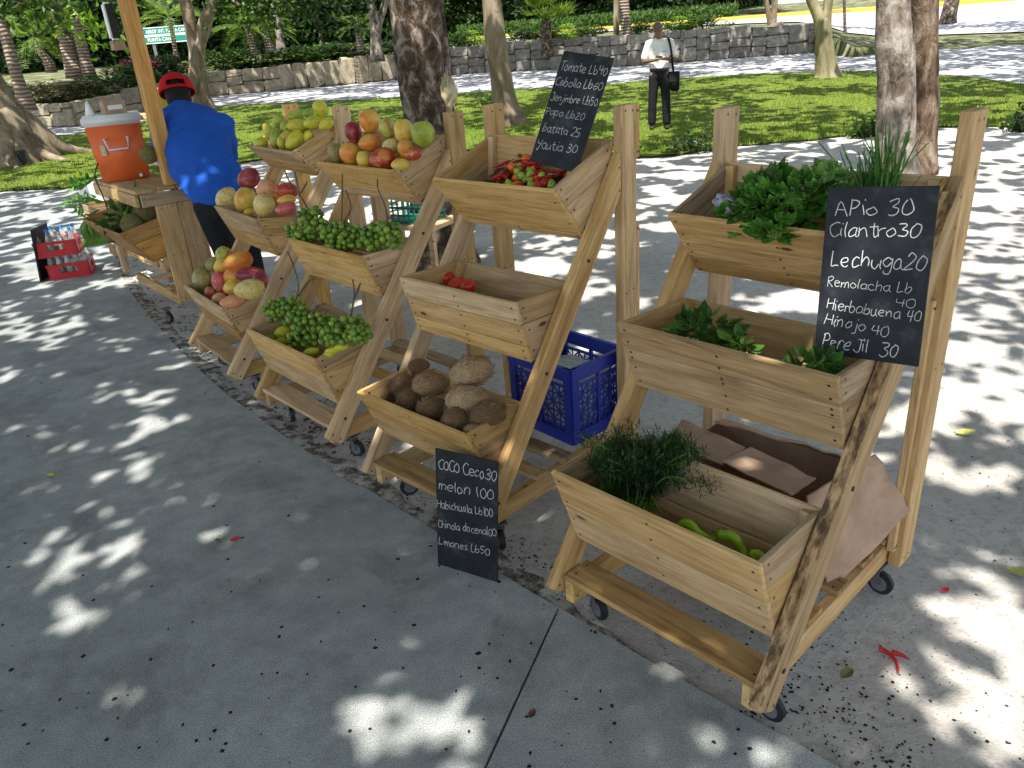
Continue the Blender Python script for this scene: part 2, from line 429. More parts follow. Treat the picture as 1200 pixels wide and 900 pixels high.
lawn_left = [Gt(*q) for q in ((112, 219), (60, 221), (0, 224), (-90, 232), (-90, 165), (0, 163), (60, 160), (110, 158))]+[Gt(*q) for q in ((185, 150), (240, 165), (185, 211), (150, 216))]
LP = [p for p in lawn_left]
draped('lawn', near_edge+far_edge+[Gt(*q) for q in ((110, 160), (140, 200))], M['turf'], .02, .8)
draped('lawn_strip', [Gt(*q) for q in ((146, 212), (112, 219), (60, 221), (0, 224), (-120, 234), (-120, 162), (0, 161), (50, 160), (108, 157), (135, 190))], M['turf'], .024, .8)

# park road beyond the lawn
road_far = [Gt(*q) for q in ((-160, 150), (0, 150), (90, 147), (150, 134), (247, 112), (330, 105), (400, 99), (513, 88), (587, 83), (750, 76), (800, 72), (947, 62), (1040, 58), (1250, 52), (1500, 48))]
road_near = [Gt(*q) for q in ((1500, 155), (1300, 114), (1200, 100.5), (1100, 89), (1000, 85), (900, 88), (800, 93), (700, 101), (600, 107), (440, 117), (330, 122), (250, 127), (180, 141), (110, 153), (60, 162), (0, 164), (-160, 168))]
draped('park_road', road_far+road_near, M['asphalt'], .006, 1.2)

# ================================================================== RETAINING WALL (core + single stones)
m = NT('rough_limestone', .9, .15)
v = m.tc('Object'); a = m.noise(v, 3, 6, .7); 
oi = m.n('ObjectInfo')
base = m.ramp(oi.outputs['Random'], [(0, (.34, .30, .23)), (.5, (.42, .37, .28)), (1, (.50, .44, .32))])
m.col(m.mix(.8, base, m.ramp(a, [(.35, (.4, .38, .36)), (.65, (1.15, 1.1, 1.05))]), 'MULTIPLY')); m.bump(a, 1, .05); M['stone'] = m.m; M['stone_shaded'] = m.m.copy(); M['stone_shaded'].name = 'shaded_limestone'
for n_ in M['stone_shaded'].node_tree.nodes:  # darker copy of the limestone, the wall's shade put into its colour
    if n_.type == 'VALTORGB' and len(n_.color_ramp.elements) == 3:
        for e_, c_ in zip(n_.color_ramp.elements, ((.22, .21, .20), (.28, .27, .25), (.35, .335, .31))): e_.color = (*c_, 1)
m = NT('dark_mortar', .95, .1); m.col(m.ramp(m.noise(m.tc(), 2, 5), [(.3, (.13, .12, .10)), (.7, (.23, .21, .18))])); M['mortar'] = m.m
WALLB = [Gt(*q) for q in ((-160, 152), (28, 150), (90, 148), (150, 135), (247, 113), (330, 106), (400, 100), (513, 89), (587, 84), (750, 77), (800, 73), (880, 67), (950, 62))]
wall = empty('retaining_wall', tuple(WALLB[7]), 0, 'long low rough stone retaining wall behind the park road', 'wall')
WT = [.62, .62, .62, .68, .8, .86, .9, .95, 1.0, 1.05, 1.05, 1.0, .9]
w0 = wall.location.copy()
core_v = []; core_f = []
for i, p in enumerate(WALLB):
    d = V((p.x, p.y, 0)).normalized()
    for q, z in ((p+d*.06, -.4), (p+d*.06, WT[i]-.04), (p+d*.42, WT[i]-.04), (p+d*.42, -.4)): core_v.append(V((q.x, q.y, p.z+z))-w0)
    if i:
        a = (i-1)*4; b = i*4
        core_f += [(a, b, b+1, a+1), (a+1, b+1, b+2, a+2), (a+2, b+2, b+3, a+3)]
quads('wall_core', core_v, core_f, M['mortar'], wall)
def stone_mesh(k):
    bm = bmesh.new(); bmesh.ops.create_icosphere(bm, subdivisions=2, radius=.80); rr = random.Random(k)
    for v_ in bm.verts:
        c = v_.co; c.x = max(-.5, min(.5, c.x*1.05)); c.y = max(-.5, min(.5, c.y*1.05)); c.z = max(-.5, min(.5, c.z*1.05))
        c += V([noise.noise(c*3+V((k*7, i*9, 0)))*.07 for i in range(3)])
    me = bpy.data.meshes.new('stone'); bm.to_mesh(me); bm.free(); me.materials.append(M['stone']); return me
STN = [stone_mesh(k) for k in range(5)]; STG = [me_.copy() for me_ in STN]
for me_ in STG: me_.materials[0] = M['stone_shaded']
nst = 0
for i in range(1, len(WALLB)-1):
    a, b = WALLB[i], WALLB[i+1]; L = (b-a).length; h = (WT[i]+WT[i+1])/2; dr = (b-a).normalized()
    slabby = i in (5, 6)
    x = 0
    while x < L-.1:
        wd = random.uniform(.45, .62) if slabby else random.uniform(.42, .75); wd = min(wd, L-x+.05)
        zz = 0
        while zz < h-.08:
            hh = h-.02 if slabby else random.uniform(.26, .5); hh = min(hh, h-zz)
            if h-zz-hh < .12: hh = h-zz
            if nst < 290 and hh > .1:
                o = bpy.data.objects.new('stone', random.choice(STG if i >= 7 else STN)); C.objects.link(o); o.parent = wall; nst += 1
                pc = a+dr*(x+wd/2); o.location = V((pc.x, pc.y, pc.z+zz+hh/2))-w0
                o.rotation_euler = (0, random.uniform(-.07, .07), math.atan2(dr.y, dr.x)); o.scale = (wd*.965, .2, hh*.955)
            zz += hh
        x += wd

# raised ground behind the wall
def behind(i, off, z):
    p = WALLB_X[i]; d = V((p.x, p.y, 0)).normalized(); q = p+d*off; return V((q.x, q.y, z))
ext = [WALLB[0]+V((-30, -14, 0))]+WALLB+[Gt(1000, 68), Gt(1060, 60), Gt(1300, 54), Gt(1500, 50)]
WALLB_X = ext
tops = [WT[0]]+WT+[.35, .1, .02, .0]
offs = [.1, .3, 2, 5, 9, 14, 20, 28, 40, 70, 160]
def prof(i, off):
    if off < .2: return WALLB_X[i].z-.4
    zb = WALLB_X[i].z+tops[i]-.06
    tgt = lerp(zb, 1.68, ss(0, 18, off)); return tgt + .9*ss(22, 40, off) + .05*max(0, off-60)*0
vb = []; fb = []
for i in range(len(ext)):
    for off in offs: vb.append(behind(i, off, prof(i, off)))
n = len(offs)
for i in range(len(ext)-1):
    for j in range(n-1): fb.append((i*n+j, (i+1)*n+j, (i+1)*n+j+1, i*n+j+1))
tag(smooth(quads('planted_bank', vb, fb, M['soil'])), kind='structure')
def bank(px, off):
    """World point on the bank seen in the direction of column px, off metres behind the wall."""
    d = ray(px, 80); best = None
    for i in range(len(ext)-1):
        a, b = ext[i], ext[i+1]
        den = (b.x-a.x)*d.y-(b.y-a.y)*d.x
        if abs(den) < 1e-6: continue
        t = (a.y*d.x-a.x*d.y)/den
        if -.001 <= t <= 1.001:
            p = a.lerp(b, t); z = lerp(prof(i, off), prof(i+1, off), t); dd = V((p.x, p.y, 0)).normalized(); q = p+dd*off
            return V((q.x, q.y, z))
    return V((d.x*30, d.y*30, 1.2))
# upper road + yellow kerb + green verge
def strip(name, pxs, o0, o1, dz, mat, kind='structure', h=0):
    vs = []; fs = []
    for i, px in enumerate(pxs):
        a = bank(px, o0(px)); b = bank(px, o1(px)); vs += [a+V((0, 0, dz)), b+V((0, 0, dz))]
        if h: vs[-2:] = [a+V((0, 0, dz-h)), a+V((0, 0, dz)), b+V((0, 0, dz)), b+V((0, 0, dz-h))]
        if i:
            k = 4 if h else 2; q = i*k
            fs += [(q-k, q, q+1, q-k+1)] if not h else [(q-k+j, q+j, q+j+1, q-k+j+1) for j in range(3)]
    o = quads(name, vs, fs, mat)
    tag(o, kind=kind); return o
PX = list(range(540, 1500, 30))
strip('upper_road', PX, lambda p: 5+6*ss(1000, 600, p), lambda p: 14.6, .05, M['asphalt'])
strip('road_kerb', PX, lambda p: 14.7, lambda p: 15.1, .2, M['yellow'], h=.2)
strip('verge', list(range(-150, 540, 30)), lambda p: 6, lambda p: 26, .06, M['turf'])
strip('verge', PX, lambda p: 15.2, lambda p: 26, .06, M['turf'])

# ================================================================== DISPLAY STANDS
def trough(st, W, F, B, Cc, fr, bk, mats=('wood',), name='crate'):
    """V shaped box between the legs; returns part with plank children."""
    F, B, Cc = [V((0, *p)) for p in (F, B, Cc)]; E = Cc+(B-F)*.42
    x0, x1 = -W, -.003; T = .016
    n_out = V((0, -(Cc-F).z, (Cc-F).y)).normalized()           # inward normal of the front
    if n_out.y < 0: n_out = -n_out
    # the part itself is the bottom board; battens and boards are its pieces
    bm = bmesh.new(); xm = (x0+x1)/2
    c0, c1 = V((0, (Cc.y+.008+E.y)/2, (Cc.z+.004+E.z)/2)), (E-Cc)
    bm_bar(bm, V((x0+T+.001, c0.y, c0.z)), V((x1-T-.001, c0.y, c0.z)), c1.length-.02, T*.8, up=(0, -c1.z, c1.y))
    cr = obj(name, bm, M['wood'], st)
    for x in (x0+T+.014, x1-T-.014):
        for a, b, s in ((B, E, -1),):
            off = V((0, -.016, .003))
            stick('batten', cr, V((x, 0, 0))+a.lerp(b, .04)+off, V((x, 0, 0))+a.lerp(b, .90)+off, (1, 0, 0), .026, .026, None, 0, .001)
    mt = lambda: M[random.choice(mats)]
    def P(x, p): return V((x, p.y, p.z))
    for t0, t1 in zip(fr[:-1], fr[1:]):
        a, b = F.lerp(Cc, t0+.006), F.lerp(Cc, t1-.006); j = random.uniform(-.003, .003)
        board('plank', cr, [P(x1+.002+j, a), P(x0-.002+j, a), P(x0-.002+j, b), P(x1+.002+j, b)], -T, mt(), 2 if t1-t0 < .8 else 1)
    for t0, t1 in zip(bk[:-1], bk[1:]):
        a, b = B.lerp(E, t0+.01), B.lerp(E, t1-.012)
        board('plank', cr, [P(x0, a), P(x1, a), P(x1, b), P(x0, b)], T, mt())
    for x, s in ((x1-T, 1), (x0, 1)):
        cuts_ = [0.012, .36+random.uniform(-.05, .05), .97]
        for t0, t1 in zip(cuts_[:-1], cuts_[1:]):
            fa, fb_ = F.lerp(Cc, t0+.004)+n_out*T, F.lerp(Cc, t1-.004)+n_out*T; ba, bb = B.lerp(E, t0+.004), B.lerp(E, t1-.004)
            board('plank', cr, [P(x, ba), P(x, fa), P(x, fb_), P(x, bb)], T, mt())
    return cr

def caster(st, x, y, a, z=.095, name='caster'):
    bm = bmesh.new(); bm_box(bm, (-.03, -.03, z-.008), (.03, .03, z-.001)); bm_cyl(bm, (0, 0, z-.025), (0, 0, z-.008), .015)
    for s in (-1, 1):
        bm_bar(bm, (.004, s*.016, z-.024), (.022, s*.016, .028), .024, .003, up=(0, 1, 0))
    bm_box(bm, (-.012, -.019, z-.03), (.02, .019, z-.022))
    c = obj(name, bm, M['steel'], st, (x, y, 0)); c.rotation_euler = (0, 0, a)
    bm = bmesh.new(); bm_cyl(bm, (.022, -.011, .026), (.022, .011, .026), .041, seg=24); 
    bmesh.ops.bevel(bm, geom=[e for e in bm.edges if e.calc_face_angle(0) > 1], offset=.004, segments=2, affect='EDGES')
    obj('wheel', bm, M['black'], c)
    bm = bmesh.new(); bm_cyl(bm, (.022, -.013, .026), (.022, .013, .026), .026, seg=18); bm_cyl(bm, (.022, -.021, .026), (.022, .021, .026), .006, seg=8)
    obj('hub', bm, M['greyplastic'], c)
    return c

STD = [
 dict(x=.549, y=1.417, yaw=2.304, W=.654, D=.843, H=1.46, lz=.1, b=[((-.026, .567), (.277, .568), (.074, .286)), ((.277, .926), (.612, .916), (.371, .693)), ((.513, 1.192), (.82, 1.30), (.682, .982))],
      fr=[(0, .5, 1), (0, .38, .56, 1), (0, .42, .7, 1)]),
 dict(x=-.148, y=2.265, yaw=2.35, W=.614, D=.847, H=1.458, lz=.1, b=[((-.025, .508), (.248, .527), (.073, .287)), ((.247, .891), (.572, .883), (.312, .655)), ((.466, 1.222), (.796, 1.35), (.63, 1.021))],
      fr=[(0, .45, 1), (0, .36, .72, 1), (0, .88, 1)]),
 dict(x=-.816, y=3.048, yaw=2.297, W=.641, D=.847, H=1.42, lz=.1, b=[((-.021, .511), (.262, .548), (.054, .279)), ((.278, .888), (.592, .899), (.353, .693)), ((.502, 1.211), (.804, 1.33), (.626, 1.048))],
      fr=[(0, .5, 1), (0, .5, 1), (0, .7, 1)]),
 dict(x=-1.502, y=3.879, yaw=2.207, W=.63, D=.857, H=1.431, lz=.1, b=[((.004, .511), (.262, .548), (.09, .295)), ((.28, .926), (.592, .899), (.363, .715)), ((.547, 1.226), (.819, 1.34), (.665, 1.09))],
      fr=[(0, .5, 1), (0, .55, 1), (0, .5, 1)]),
]
m = NT('brown_bark_edge', .95, .1); m.col(m.ramp(m.noise(m.tc('Object', (6, 18, 18)), 2, 5, .7), [(.4, (.10, .065, .04)), (.5, (.28, .18, .095)), (.6, (.52, .36, .19))])); M['wane'] = m.m
SLAB = ['pale wooden display stand nearest the camera, holding leafy herbs and green peppers',
        'wooden display stand holding red chillies on top, tomatoes and brown coconuts',
        'wooden display stand holding big round mangoes above two crates of green berries',
        'farthest wooden display stand, all three crates heaped with mangoes']
STANDS = []
def make_stand(k, s):
    st = empty('display_stand', (s['x'], s['y'], 0), s['yaw']-math.pi, SLAB[k], 'display stand', 'wooden display stands along the path')
    W, D, H, lz = s['W'], s['D'], s['H'], s['lz']; T = .038
    old = ('wood', 'wood', 'wood_old') if k == 0 else ('wood',)
    for side, x in (('r', T/2+.001), ('l', -W-T/2-.001)):
        # inclined leg, sawn square at the foot and against the post at the top
        a = V((x-T/2, -.045, lz+.055)); tp = V((x-T/2, D-.05, H-.15))
        d = (tp-a).normalized(); nrm = V((0, -d.z, d.y)); w_ = .088
        q = [a+nrm*0, V((x-T/2, D-.047, H-.15)), V((x-T/2, D-.047, H-.15-w_/d.y)), a-nrm*w_+V((0, 0, .0))]
        board('leg', st, q, -T, M['wood_old' if (k == 0 and side == 'r') else 'wood'], 1, .006)
        if k == 0 and side == 'r':
            q2 = [a+d*.02+V((.002, 0, 0)), tp-d*.05+V((.002, 0, 0)), tp-d*.05+V((T-.002, 0, 0)), a+d*.02+V((T-.002, 0, 0))]
            board('bark_edge', st, [p_+nrm*.0035 for p_ in q2], -.003, M['wane'], 0, 0)
        # back post
        stick('post', st, (x, D, .1), (x, D, H), (0, 1, 0), .09, T, M['wood'], 2)
        # bolts through leg
        for tt in (.08, .42, .72):
            bm = bmesh.new(); c = a.lerp(tp, tt)-nrm*w_*.5; xo = x+T/2 if side == 'r' else x-T/2; sg = 1 if side == 'r' else -1
            bm_cyl(bm, (xo-sg*.002, c.y, c.z), (xo+sg*.003, c.y, c.z), .007, seg=8); obj('bolt', bm, M['nail'], st)
        xr = -T/2-.003 if side == 'r' else -W+T/2+.003
        stick('base_rail', st, (xr, 0, .135), (xr, D+.045, .135), (0, 0, 1), .075, T-.004)
    for v0, v1 in ((-.005, .105), (.30, .37), (.46, .53), (.63, .70), (.78, .85)):
        j = random.uniform(-.006, .006)
        board('base_slat', st, [(-W+.004, v0+j, .174), (-.004+j, v0+j, .174), (-.004+j, v1, .174), (-W+.004, v1, .174)], .018, M[random.choice(('wood', 'wood_old', 'wood_old'))])
    if k == 1:      # doubled-up back of the right post, with a gap
        for z0, z1 in ((1.27, 1.455), (.16, 1.03)):
            stick('post_packer', st, (T/2+.001, D+.057, z0), (T/2+.001, D+.057, z1), (0, 1, 0), .022, T-.004)
    if k == 0:
        stick('post_packer', st, (T/2-.01, D-.056, .16), (T/2-.01, D-.056, .98), (0, 1, 0), .02, T-.014, M['wood'])
    for x in (-.03, -W+.03):
        for y in (.11, D-.05): caster(st, x, y, random.uniform(-.9, .9)+(0.4 if x < -.1 else 0))
    for i, (F, B, Cc) in enumerate(s['b']):
        trough(st, W, F, B, Cc, s['fr'][i], (0, .5, 1), old)
    bpy.context.view_layer.update()
    s['M'] = st.matrix_world.copy(); s['o'] = st; STANDS.append(st)
for k, s in enumerate(STD): make_stand(k, s)

def on_plane(k, px, py, p0, nrm):
    """World point where the sight line meets a plane given in stand k's frame (only used to place things)."""
    Mw = STD[k]['M']; P0 = Mw @ V(p0); N = (Mw.to_3x3() @ V(nrm)).normalized(); d = ray(px, py)
    return CO + d*((P0-CO).dot(N)/d.dot(N))
def at_v(k, px, py, v): return on_plane(k, px, py, (0, v, 0), (0, 1, 0))
def loc(k, u, v, z): return STD[k]['M'] @ V((-u, v, z))
# ================================================================== PRODUCE
def fruit_mat(name, stops, spot=None, rough=.36, zs=.62):
    """Skin colour runs along the fruit with blotches; each fruit differs a little."""
    m = NT(name, rough, .45)
    n1 = m.noise(m.tc('Object', (zs, zs, zs)), 1.6, 4, .6)
    col = m.ramp(n1, [(.5+(p_-.5)*.55, c_) for p_, c_ in stops])
    n2 = m.noise(m.tc('Object', (9, 9, 9)), 3, 3, .6)
    if spot: col = m.mix(m.ramp(m.noise(m.tc('Object', (2.4, 2.4, 6)), 1.3, 6, .78, 1.4), [(.54, (0, 0, 0)), (.62, (1, 1, 1))]), col, spot)
    col = m.mix(.25, col, m.ramp(n2, [(.4, (.7, .7, .7)), (.6, (1.1, 1.1, 1.1))]), 'MULTIPLY')
    vo = m.n('TexVoronoi'); vo.inputs['Scale'].default_value = 7; m.l(m.tc('Object', (1, 1, 1)), vo.inputs['Vector'])
    col = m.mix(m.ramp(vo.outputs['Distance'], [(.06, (.32, .32, .32)), (.16, (0, 0, 0))]), col, (.75, .62, .32))
    col = m.mix(m.ramp(m.noise(m.tc('Object', (1.3, 1.3, 2.2)), 2.1, 6, .8, .6), [(.60, (0, 0, 0)), (.68, (.75, .75, .75))]), col, (.07, .04, .02))
    m.col(col); m.bump(n2, .25, .002); return m.m
FM = dict(
 red=fruit_mat('mango_red', [(.3, (.50, .08, .035)), (.5, (.36, .02, .02)), (.72, (.62, .22, .05))]),
 purple=fruit_mat('mango_purple', [(.3, (.20, .02, .035)), (.55, (.30, .03, .05)), (.75, (.45, .14, .06))]),
 pink=fruit_mat('mango_pink', [(.3, (.58, .12, .10)), (.5, (.48, .06, .09)), (.72, (.68, .34, .14))]),
 orange=fruit_mat('mango_orange', [(.3, (.68, .16, .03)), (.5, (.70, .30, .04)), (.72, (.60, .42, .06))]),
 yellow=fruit_mat('mango_yellow', [(.3, (.68, .44, .06)), (.52, (.66, .50, .08)), (.75, (.62, .28, .04))]),
 lime=fruit_mat('mango_green_yellow', [(.3, (.30, .34, .05)), (.5, (.50, .50, .08)), (.72, (.40, .20, .05))]),
 bright=fruit_mat('mango_bright_yellow', [(.3, (.66, .56, .035)), (.55, (.58, .55, .04)), (.75, (.38, .44, .04))], (.25, .2, .03)),
 green=fruit_mat('mango_green', [(.3, (.22, .30, .03)), (.6, (.34, .40, .045)), (.75, (.48, .48, .05))]),
 olive=fruit_mat('mango_olive_striped', [(.3, (.22, .19, .05)), (.6, (.34, .30, .09)), (.75, (.42, .30, .08))], (.09, .06, .02)),
 pale=fruit_mat('mango_pale_speckled', [(.3, (.66, .50, .14)), (.6, (.70, .58, .24)), (.75, (.58, .40, .10))], (.16, .08, .02)),
 peach=fruit_mat('mango_peach', [(.3, (.70, .34, .16)), (.55, (.66, .24, .13)), (.75, (.64, .40, .12))]),
 lemon=fruit_mat('lemon_skin', [(.3, (.60, .55, .03)), (.55, (.48, .52, .04)), (.75, (.62, .60, .06))]),
 tomato=fruit_mat('tomato_skin', [(.3, (.62, .05, .015)), (.7, (.55, .03, .012))], rough=.22),
 papaya=fruit_mat('papaya_skin', [(.3, (.66, .42, .03)), (.5, (.50, .42, .05)), (.72, (.25, .30, .05))]),
)
M['stem'] = plain('dry_stem', (.14, .085, .04), .8, .2)
M['twig'] = plain('brown_twig', (.12, .08, .05), .85, .2)
def mango_mesh(k, narrow=1.):
    rr = random.Random(k); bm = bmesh.new(); bmesh.ops.create_uvsphere(bm, u_segments=22, v_segments=14, radius=1)
    for v_ in bm.verts:
        c = v_.co; t = c.z
        f = 1+.10*t-.06*t*t; c.x *= f*.93; c.y *= f*narrow
        c.x += .12*(1-t*t)*.6+.10*max(0, -t)**2
        c += c.normalized()*noise.noise(c*1.3+V((k*5., 1, 2)))*.06
        if t > .93: c.z -= .05
    bm_cyl(bm, (0, 0, .86), (.02, 0, 1.02), .055, .04, 6, 1)
    me = bpy.data.meshes.new('mango'); bm.normal_update(); bm.to_mesh(me); bm.free(); me.polygons.foreach_set('use_smooth', [True]*len(me.polygons)); return me
def make_fruit(name, cat, mesh_k, colour, p, rx, ry, ang, label, group, depth=None, narrow=1.):
    key = (name, mesh_k, colour)
    if key not in FCACHE:
        me = mango_mesh(mesh_k, narrow); me.name = name; me.materials.append(FM[colour]); me.materials.append(M['stem']); FCACHE[key] = me
    o = bpy.data.objects.new(name, FCACHE[key]); C.objects.link(o); o.location = p
    # long axis lies roughly across the line of sight, turned by ang
    d = (V(p)-CO).normalized(); up = V((0, 0, 1)); right = d.cross(up).normalized(); u2 = right.cross(d)
    ax = right*math.cos(ang)+u2*math.sin(ang); zz = ax.normalized(); yy = d-zz*d.dot(zz); yy.normalize(); xx = yy.cross(zz)
    o.rotation_euler = Matrix((xx, yy, zz)).transposed().to_euler()
    lng, sht = (rx, ry) if rx >= ry else (ry, rx)
    o.scale = (sht, depth or sht, lng)
    return tag(o, label, cat, group)
FCACHE = {}
def fruits(k, items, sc, off, vbase, cat, name, group, narrow=1.):
    for i, (x, y, rx, ry, colour, dv, label, *a) in enumerate(items):
        px, py = off[0]+x/sc, off[1]+y/sc; p = at_v(k, px, py, vbase+dv); dist = (p-CO).dot(_F)
        r1, r2 = rx/sc/FPX*dist, ry/sc/FPX*dist
        ang = a[0] if a else (0 if rx >= ry else math.pi/2)
        make_fruit(name, cat, (i*3+k) % 5, colour, p, r1, r2, ang, label, group, narrow=narrow)
T5 = dict(sc=3.4286, off=(210, 80))
fruits(2, [
 (697, 258, 36, 44, 'purple', .16, 'dark purple red mango at the upper left of the big mango heap'),
 (763, 213, 46, 48, 'orange', .20, 'orange red mango with a black bruise crowning the big mango heap'),
 (835, 242, 38, 44, 'lime', .18, 'dull green mango between the topmost orange mango and a yellow one'),
 (900, 255, 43, 52, 'yellow', .17, 'golden yellow mango beside the large green one at the right of the heap'),
 (977, 265, 52, 53, 'green', .16, 'largest green yellow mango at the upper right end of the big heap'),
 (765, 297, 46, 38, 'orange', .11, 'peach orange mango in the middle of the heap below the bruised one'),
 (627, 345, 36, 44, 'olive', .06, 'brownish green mango at the left front corner of the big mango crate'),
 (683, 345, 45, 47, 'orange', .05, 'round orange mango beside the brownish green one at the crate front'),
 (742, 369, 34, 38, 'yellow', .035, 'small yellow orange mango wedged left of the deep red one'),
 (818, 362, 53, 51, 'red', .05, 'deep red round mango at the front middle of the big mango crate'),
 (848, 312, 34, 34, 'pale', .12, 'speckled yellow mango just above the deep red one'),
 (908, 325, 37, 40, 'orange', .12, 'orange red mango below the golden yellow one'),
 (940, 342, 36, 28, 'red', .08, 'small red mango tucked against the right end board of the crate'),
 (888, 385, 38, 28, 'yellow', .03, 'yellow mango half hidden at the front right of the deep red one'),
 (800, 330, 40, 40, 'orange', .20, 'shaded orange mango in the core of the big mango heap'),
 (720, 325, 40, 36, 'lime', .22, 'shaded greenish mango deep in the left of the big mango heap'),
 (860, 350, 42, 40, 'yellow', .22, 'shaded yellow mango deep in the right of the big mango heap')],
 T5['sc'], T5['off'], .53, 'mango', 'round_mango', 'round mangoes heaped in the top crate')
fruits(3, [
 (327, 300, 30, 25, 'bright', .02, 'bright yellow mango lying lowest at the left corner of the yellow heap', .1),
 (358, 257, 22, 37, 'bright', .08, 'upright yellow green mango at the left of the yellow heap', 1.7),
 (385, 282, 26, 42, 'green', .06, 'leaning green yellow mango second from the left of the heap', 1.3),
 (400, 210, 28, 29, 'green', .17, 'green mango at the back left of the yellow heap', .8),
 (425, 240, 24, 30, 'green', .13, 'small green mango left of the long horizontal yellow one', 1.2),
 (473, 228, 42, 28, 'bright', .14, 'long horizontal yellow green mango in the middle of the heap', -.1),
 (472, 187, 40, 22, 'green', .21, 'green mango lying on its side at the back of the yellow heap', .1),
 (520, 178, 24, 20, 'green', .24, 'small dark green mango at the very back beside the topmost yellow', .3),
 (567, 163, 31, 37, 'bright', .22, 'topmost mango of the yellow heap, upright and leaning left', 2.0),
 (540, 214, 42, 29, 'bright', .18, 'plump yellow mango under the topmost upright one', .2),
 (590, 222, 34, 24, 'bright', .17, 'yellow mango at the right edge of the heap by the end board', .5),
 (463, 287, 46, 32, 'bright', .06, 'large yellow mango in the front right of the heap, pointing up right', .6),
 (428, 275, 34, 24, 'yellow', .09, 'orange tinted mango behind the large front yellow one', .4),
 (518, 272, 24, 22, 'bright', .12, 'round yellow mango end peeping out above the right end board', .8),
 (408, 302, 16, 28, 'bright', .03, 'narrow yellow mango standing at the front board', 1.5),
 (500, 240, 34, 28, 'green', .22, 'green mango buried in the middle of the yellow heap', .2)],
 T5['sc'], T5['off'], .58, 'mango', 'yellow_mango', 'yellow mangoes heaped in the top crate', .85)
fruits(3, [
 (278, 440, 48, 42, 'purple', .14, 'glossy crimson mango on top of the middle crate by the blue shirt', .3),
 (190, 520, 48, 44, 'pale', .06, 'yellow mango with brown stripes at the left end of the middle crate', .4),
 (262, 530, 46, 55, 'yellow', .07, 'plump yellow mango beside the brown striped one', 1.1),
 (338, 552, 50, 46, 'pale', .05, 'pale yellow green streaked mango at the front corner of the middle crate', 1.3),
 (352, 482, 44, 40, 'peach', .14, 'peach coloured mango behind the streaked one in the middle crate', .2),
 (432, 490, 46, 34, 'red', .15, 'rosy red mango at the back right of the middle crate', -.2),
 (428, 562, 44, 28, 'pink', .08, 'pink mango resting on the right end board of the middle crate', .1),
 (380, 530, 34, 28, 'orange', .13, 'orange mango between the peach and the pink mangoes', .2),
 (280, 580, 22, 20, 'yellow', .03, 'small yellow mango low at the front board of the middle crate'),
 (432, 527, 38, 22, 'yellow', .12, 'yellow orange mango above the pink one in the middle crate'),
 (310, 520, 40, 40, 'orange', .16, 'shaded orange mango behind the plump yellow one')],
 T5['sc'], T5['off'], .33, 'mango', 'mixed_mango', 'mixed mangoes in the middle crate', .9)
fruits(3, [
 (112, 248, 37, 52, 'olive', .05, 'olive green striped mango at the left end of the lowest mango crate', 1.4),
 (150, 185, 25, 30, 'olive', .13, 'small spotted brown mango at the back left of the lowest crate', .7),
 (192, 152, 34, 34, 'lime', .18, 'greenish yellow mango topping the heap in the lowest crate', .9),
 (245, 172, 56, 36, 'orange', .16, 'long yellow and red mango across the top of the lowest heap', .1),
 (187, 190, 32, 32, 'yellow', .13, 'yellow mango left of the long yellow and red one', .4),
 (178, 248, 33, 39, 'pink', .07, 'dusky pink upright mango in the middle left of the lowest heap', 1.4),
 (290, 222, 55, 33, 'purple', .12, 'magenta mango at the right of the lowest heap', -.2),
 (222, 268, 30, 30, 'yellow', .07, 'small golden mango left of the pale speckled one'),
 (288, 274, 57, 41, 'pale', .05, 'large pale mango with dark speckles at the front right', -.1),
 (140, 293, 21, 28, 'pink', .03, 'small pinkish mango at the front left board', 1.3),
 (175, 311, 28, 25, 'peach', .02, 'small peach mango at the front board of the lowest crate', .2),
 (225, 319, 46, 26, 'peach', .02, 'flat lying peach pink mango at the front corner of the lowest crate', 0),
 (322, 250, 32, 42, 'purple', .12, 'dark magenta mango at the right end of the lowest crate', 1.2),
 (235, 225, 45, 40, 'orange', .15, 'shaded orange mango inside the lowest heap')],
 3.1034, (200, 250), .06, 'mango', 'ripe_mango', 'ripe mangoes in the lowest crate', .9)
fruits(2, [
 (407, 432, 32, 27, 'lemon', .08, 'largest yellow lemon at the left behind the green berries'),
 (400, 468, 27, 19, 'lemon', .04, 'lemon just in front of the largest one'),
 (437, 490, 24, 16, 'lemon', .03, 'lemon at the crate front under the left berry bunch'),
 (512, 502, 30, 17, 'lemon', .025, 'lemon in the front corner of the berry crate'),
 (500, 520, 26, 15, 'lemon', .01, 'pale lemon lowest against the front board'),
 (622, 483, 27, 18, 'lemon', .07, 'lemon under the right berry bunch'),
 (590, 497, 30, 15, 'lemon', .04, 'yellow lemon along the right end board'),
 (364, 453, 20, 14, 'lemon', .04, 'small lemon at the far left of the berry crate'),
 (575, 511, 22, 13, 'lemon', .02, 'green tinged lemon near the front right corner')],
 3.1034, (200, 250), .04, 'lemon', 'lemon', 'lemons under the green berries')
fruits(1, [
 (316, 58, 28, 24, 'tomato', .10, 'red tomato at the left in the nearly empty middle crate', .2),
 (350, 76, 28, 23, 'tomato', .06, 'red tomato in the middle beside two others', .1),
 (378, 80, 24, 20, 'tomato', .05, 'red tomato at the right of the three in the crate', .3)],
 2.25, (380, 300), .38, 'tomato', 'tomato', 'tomatoes in the middle crate')

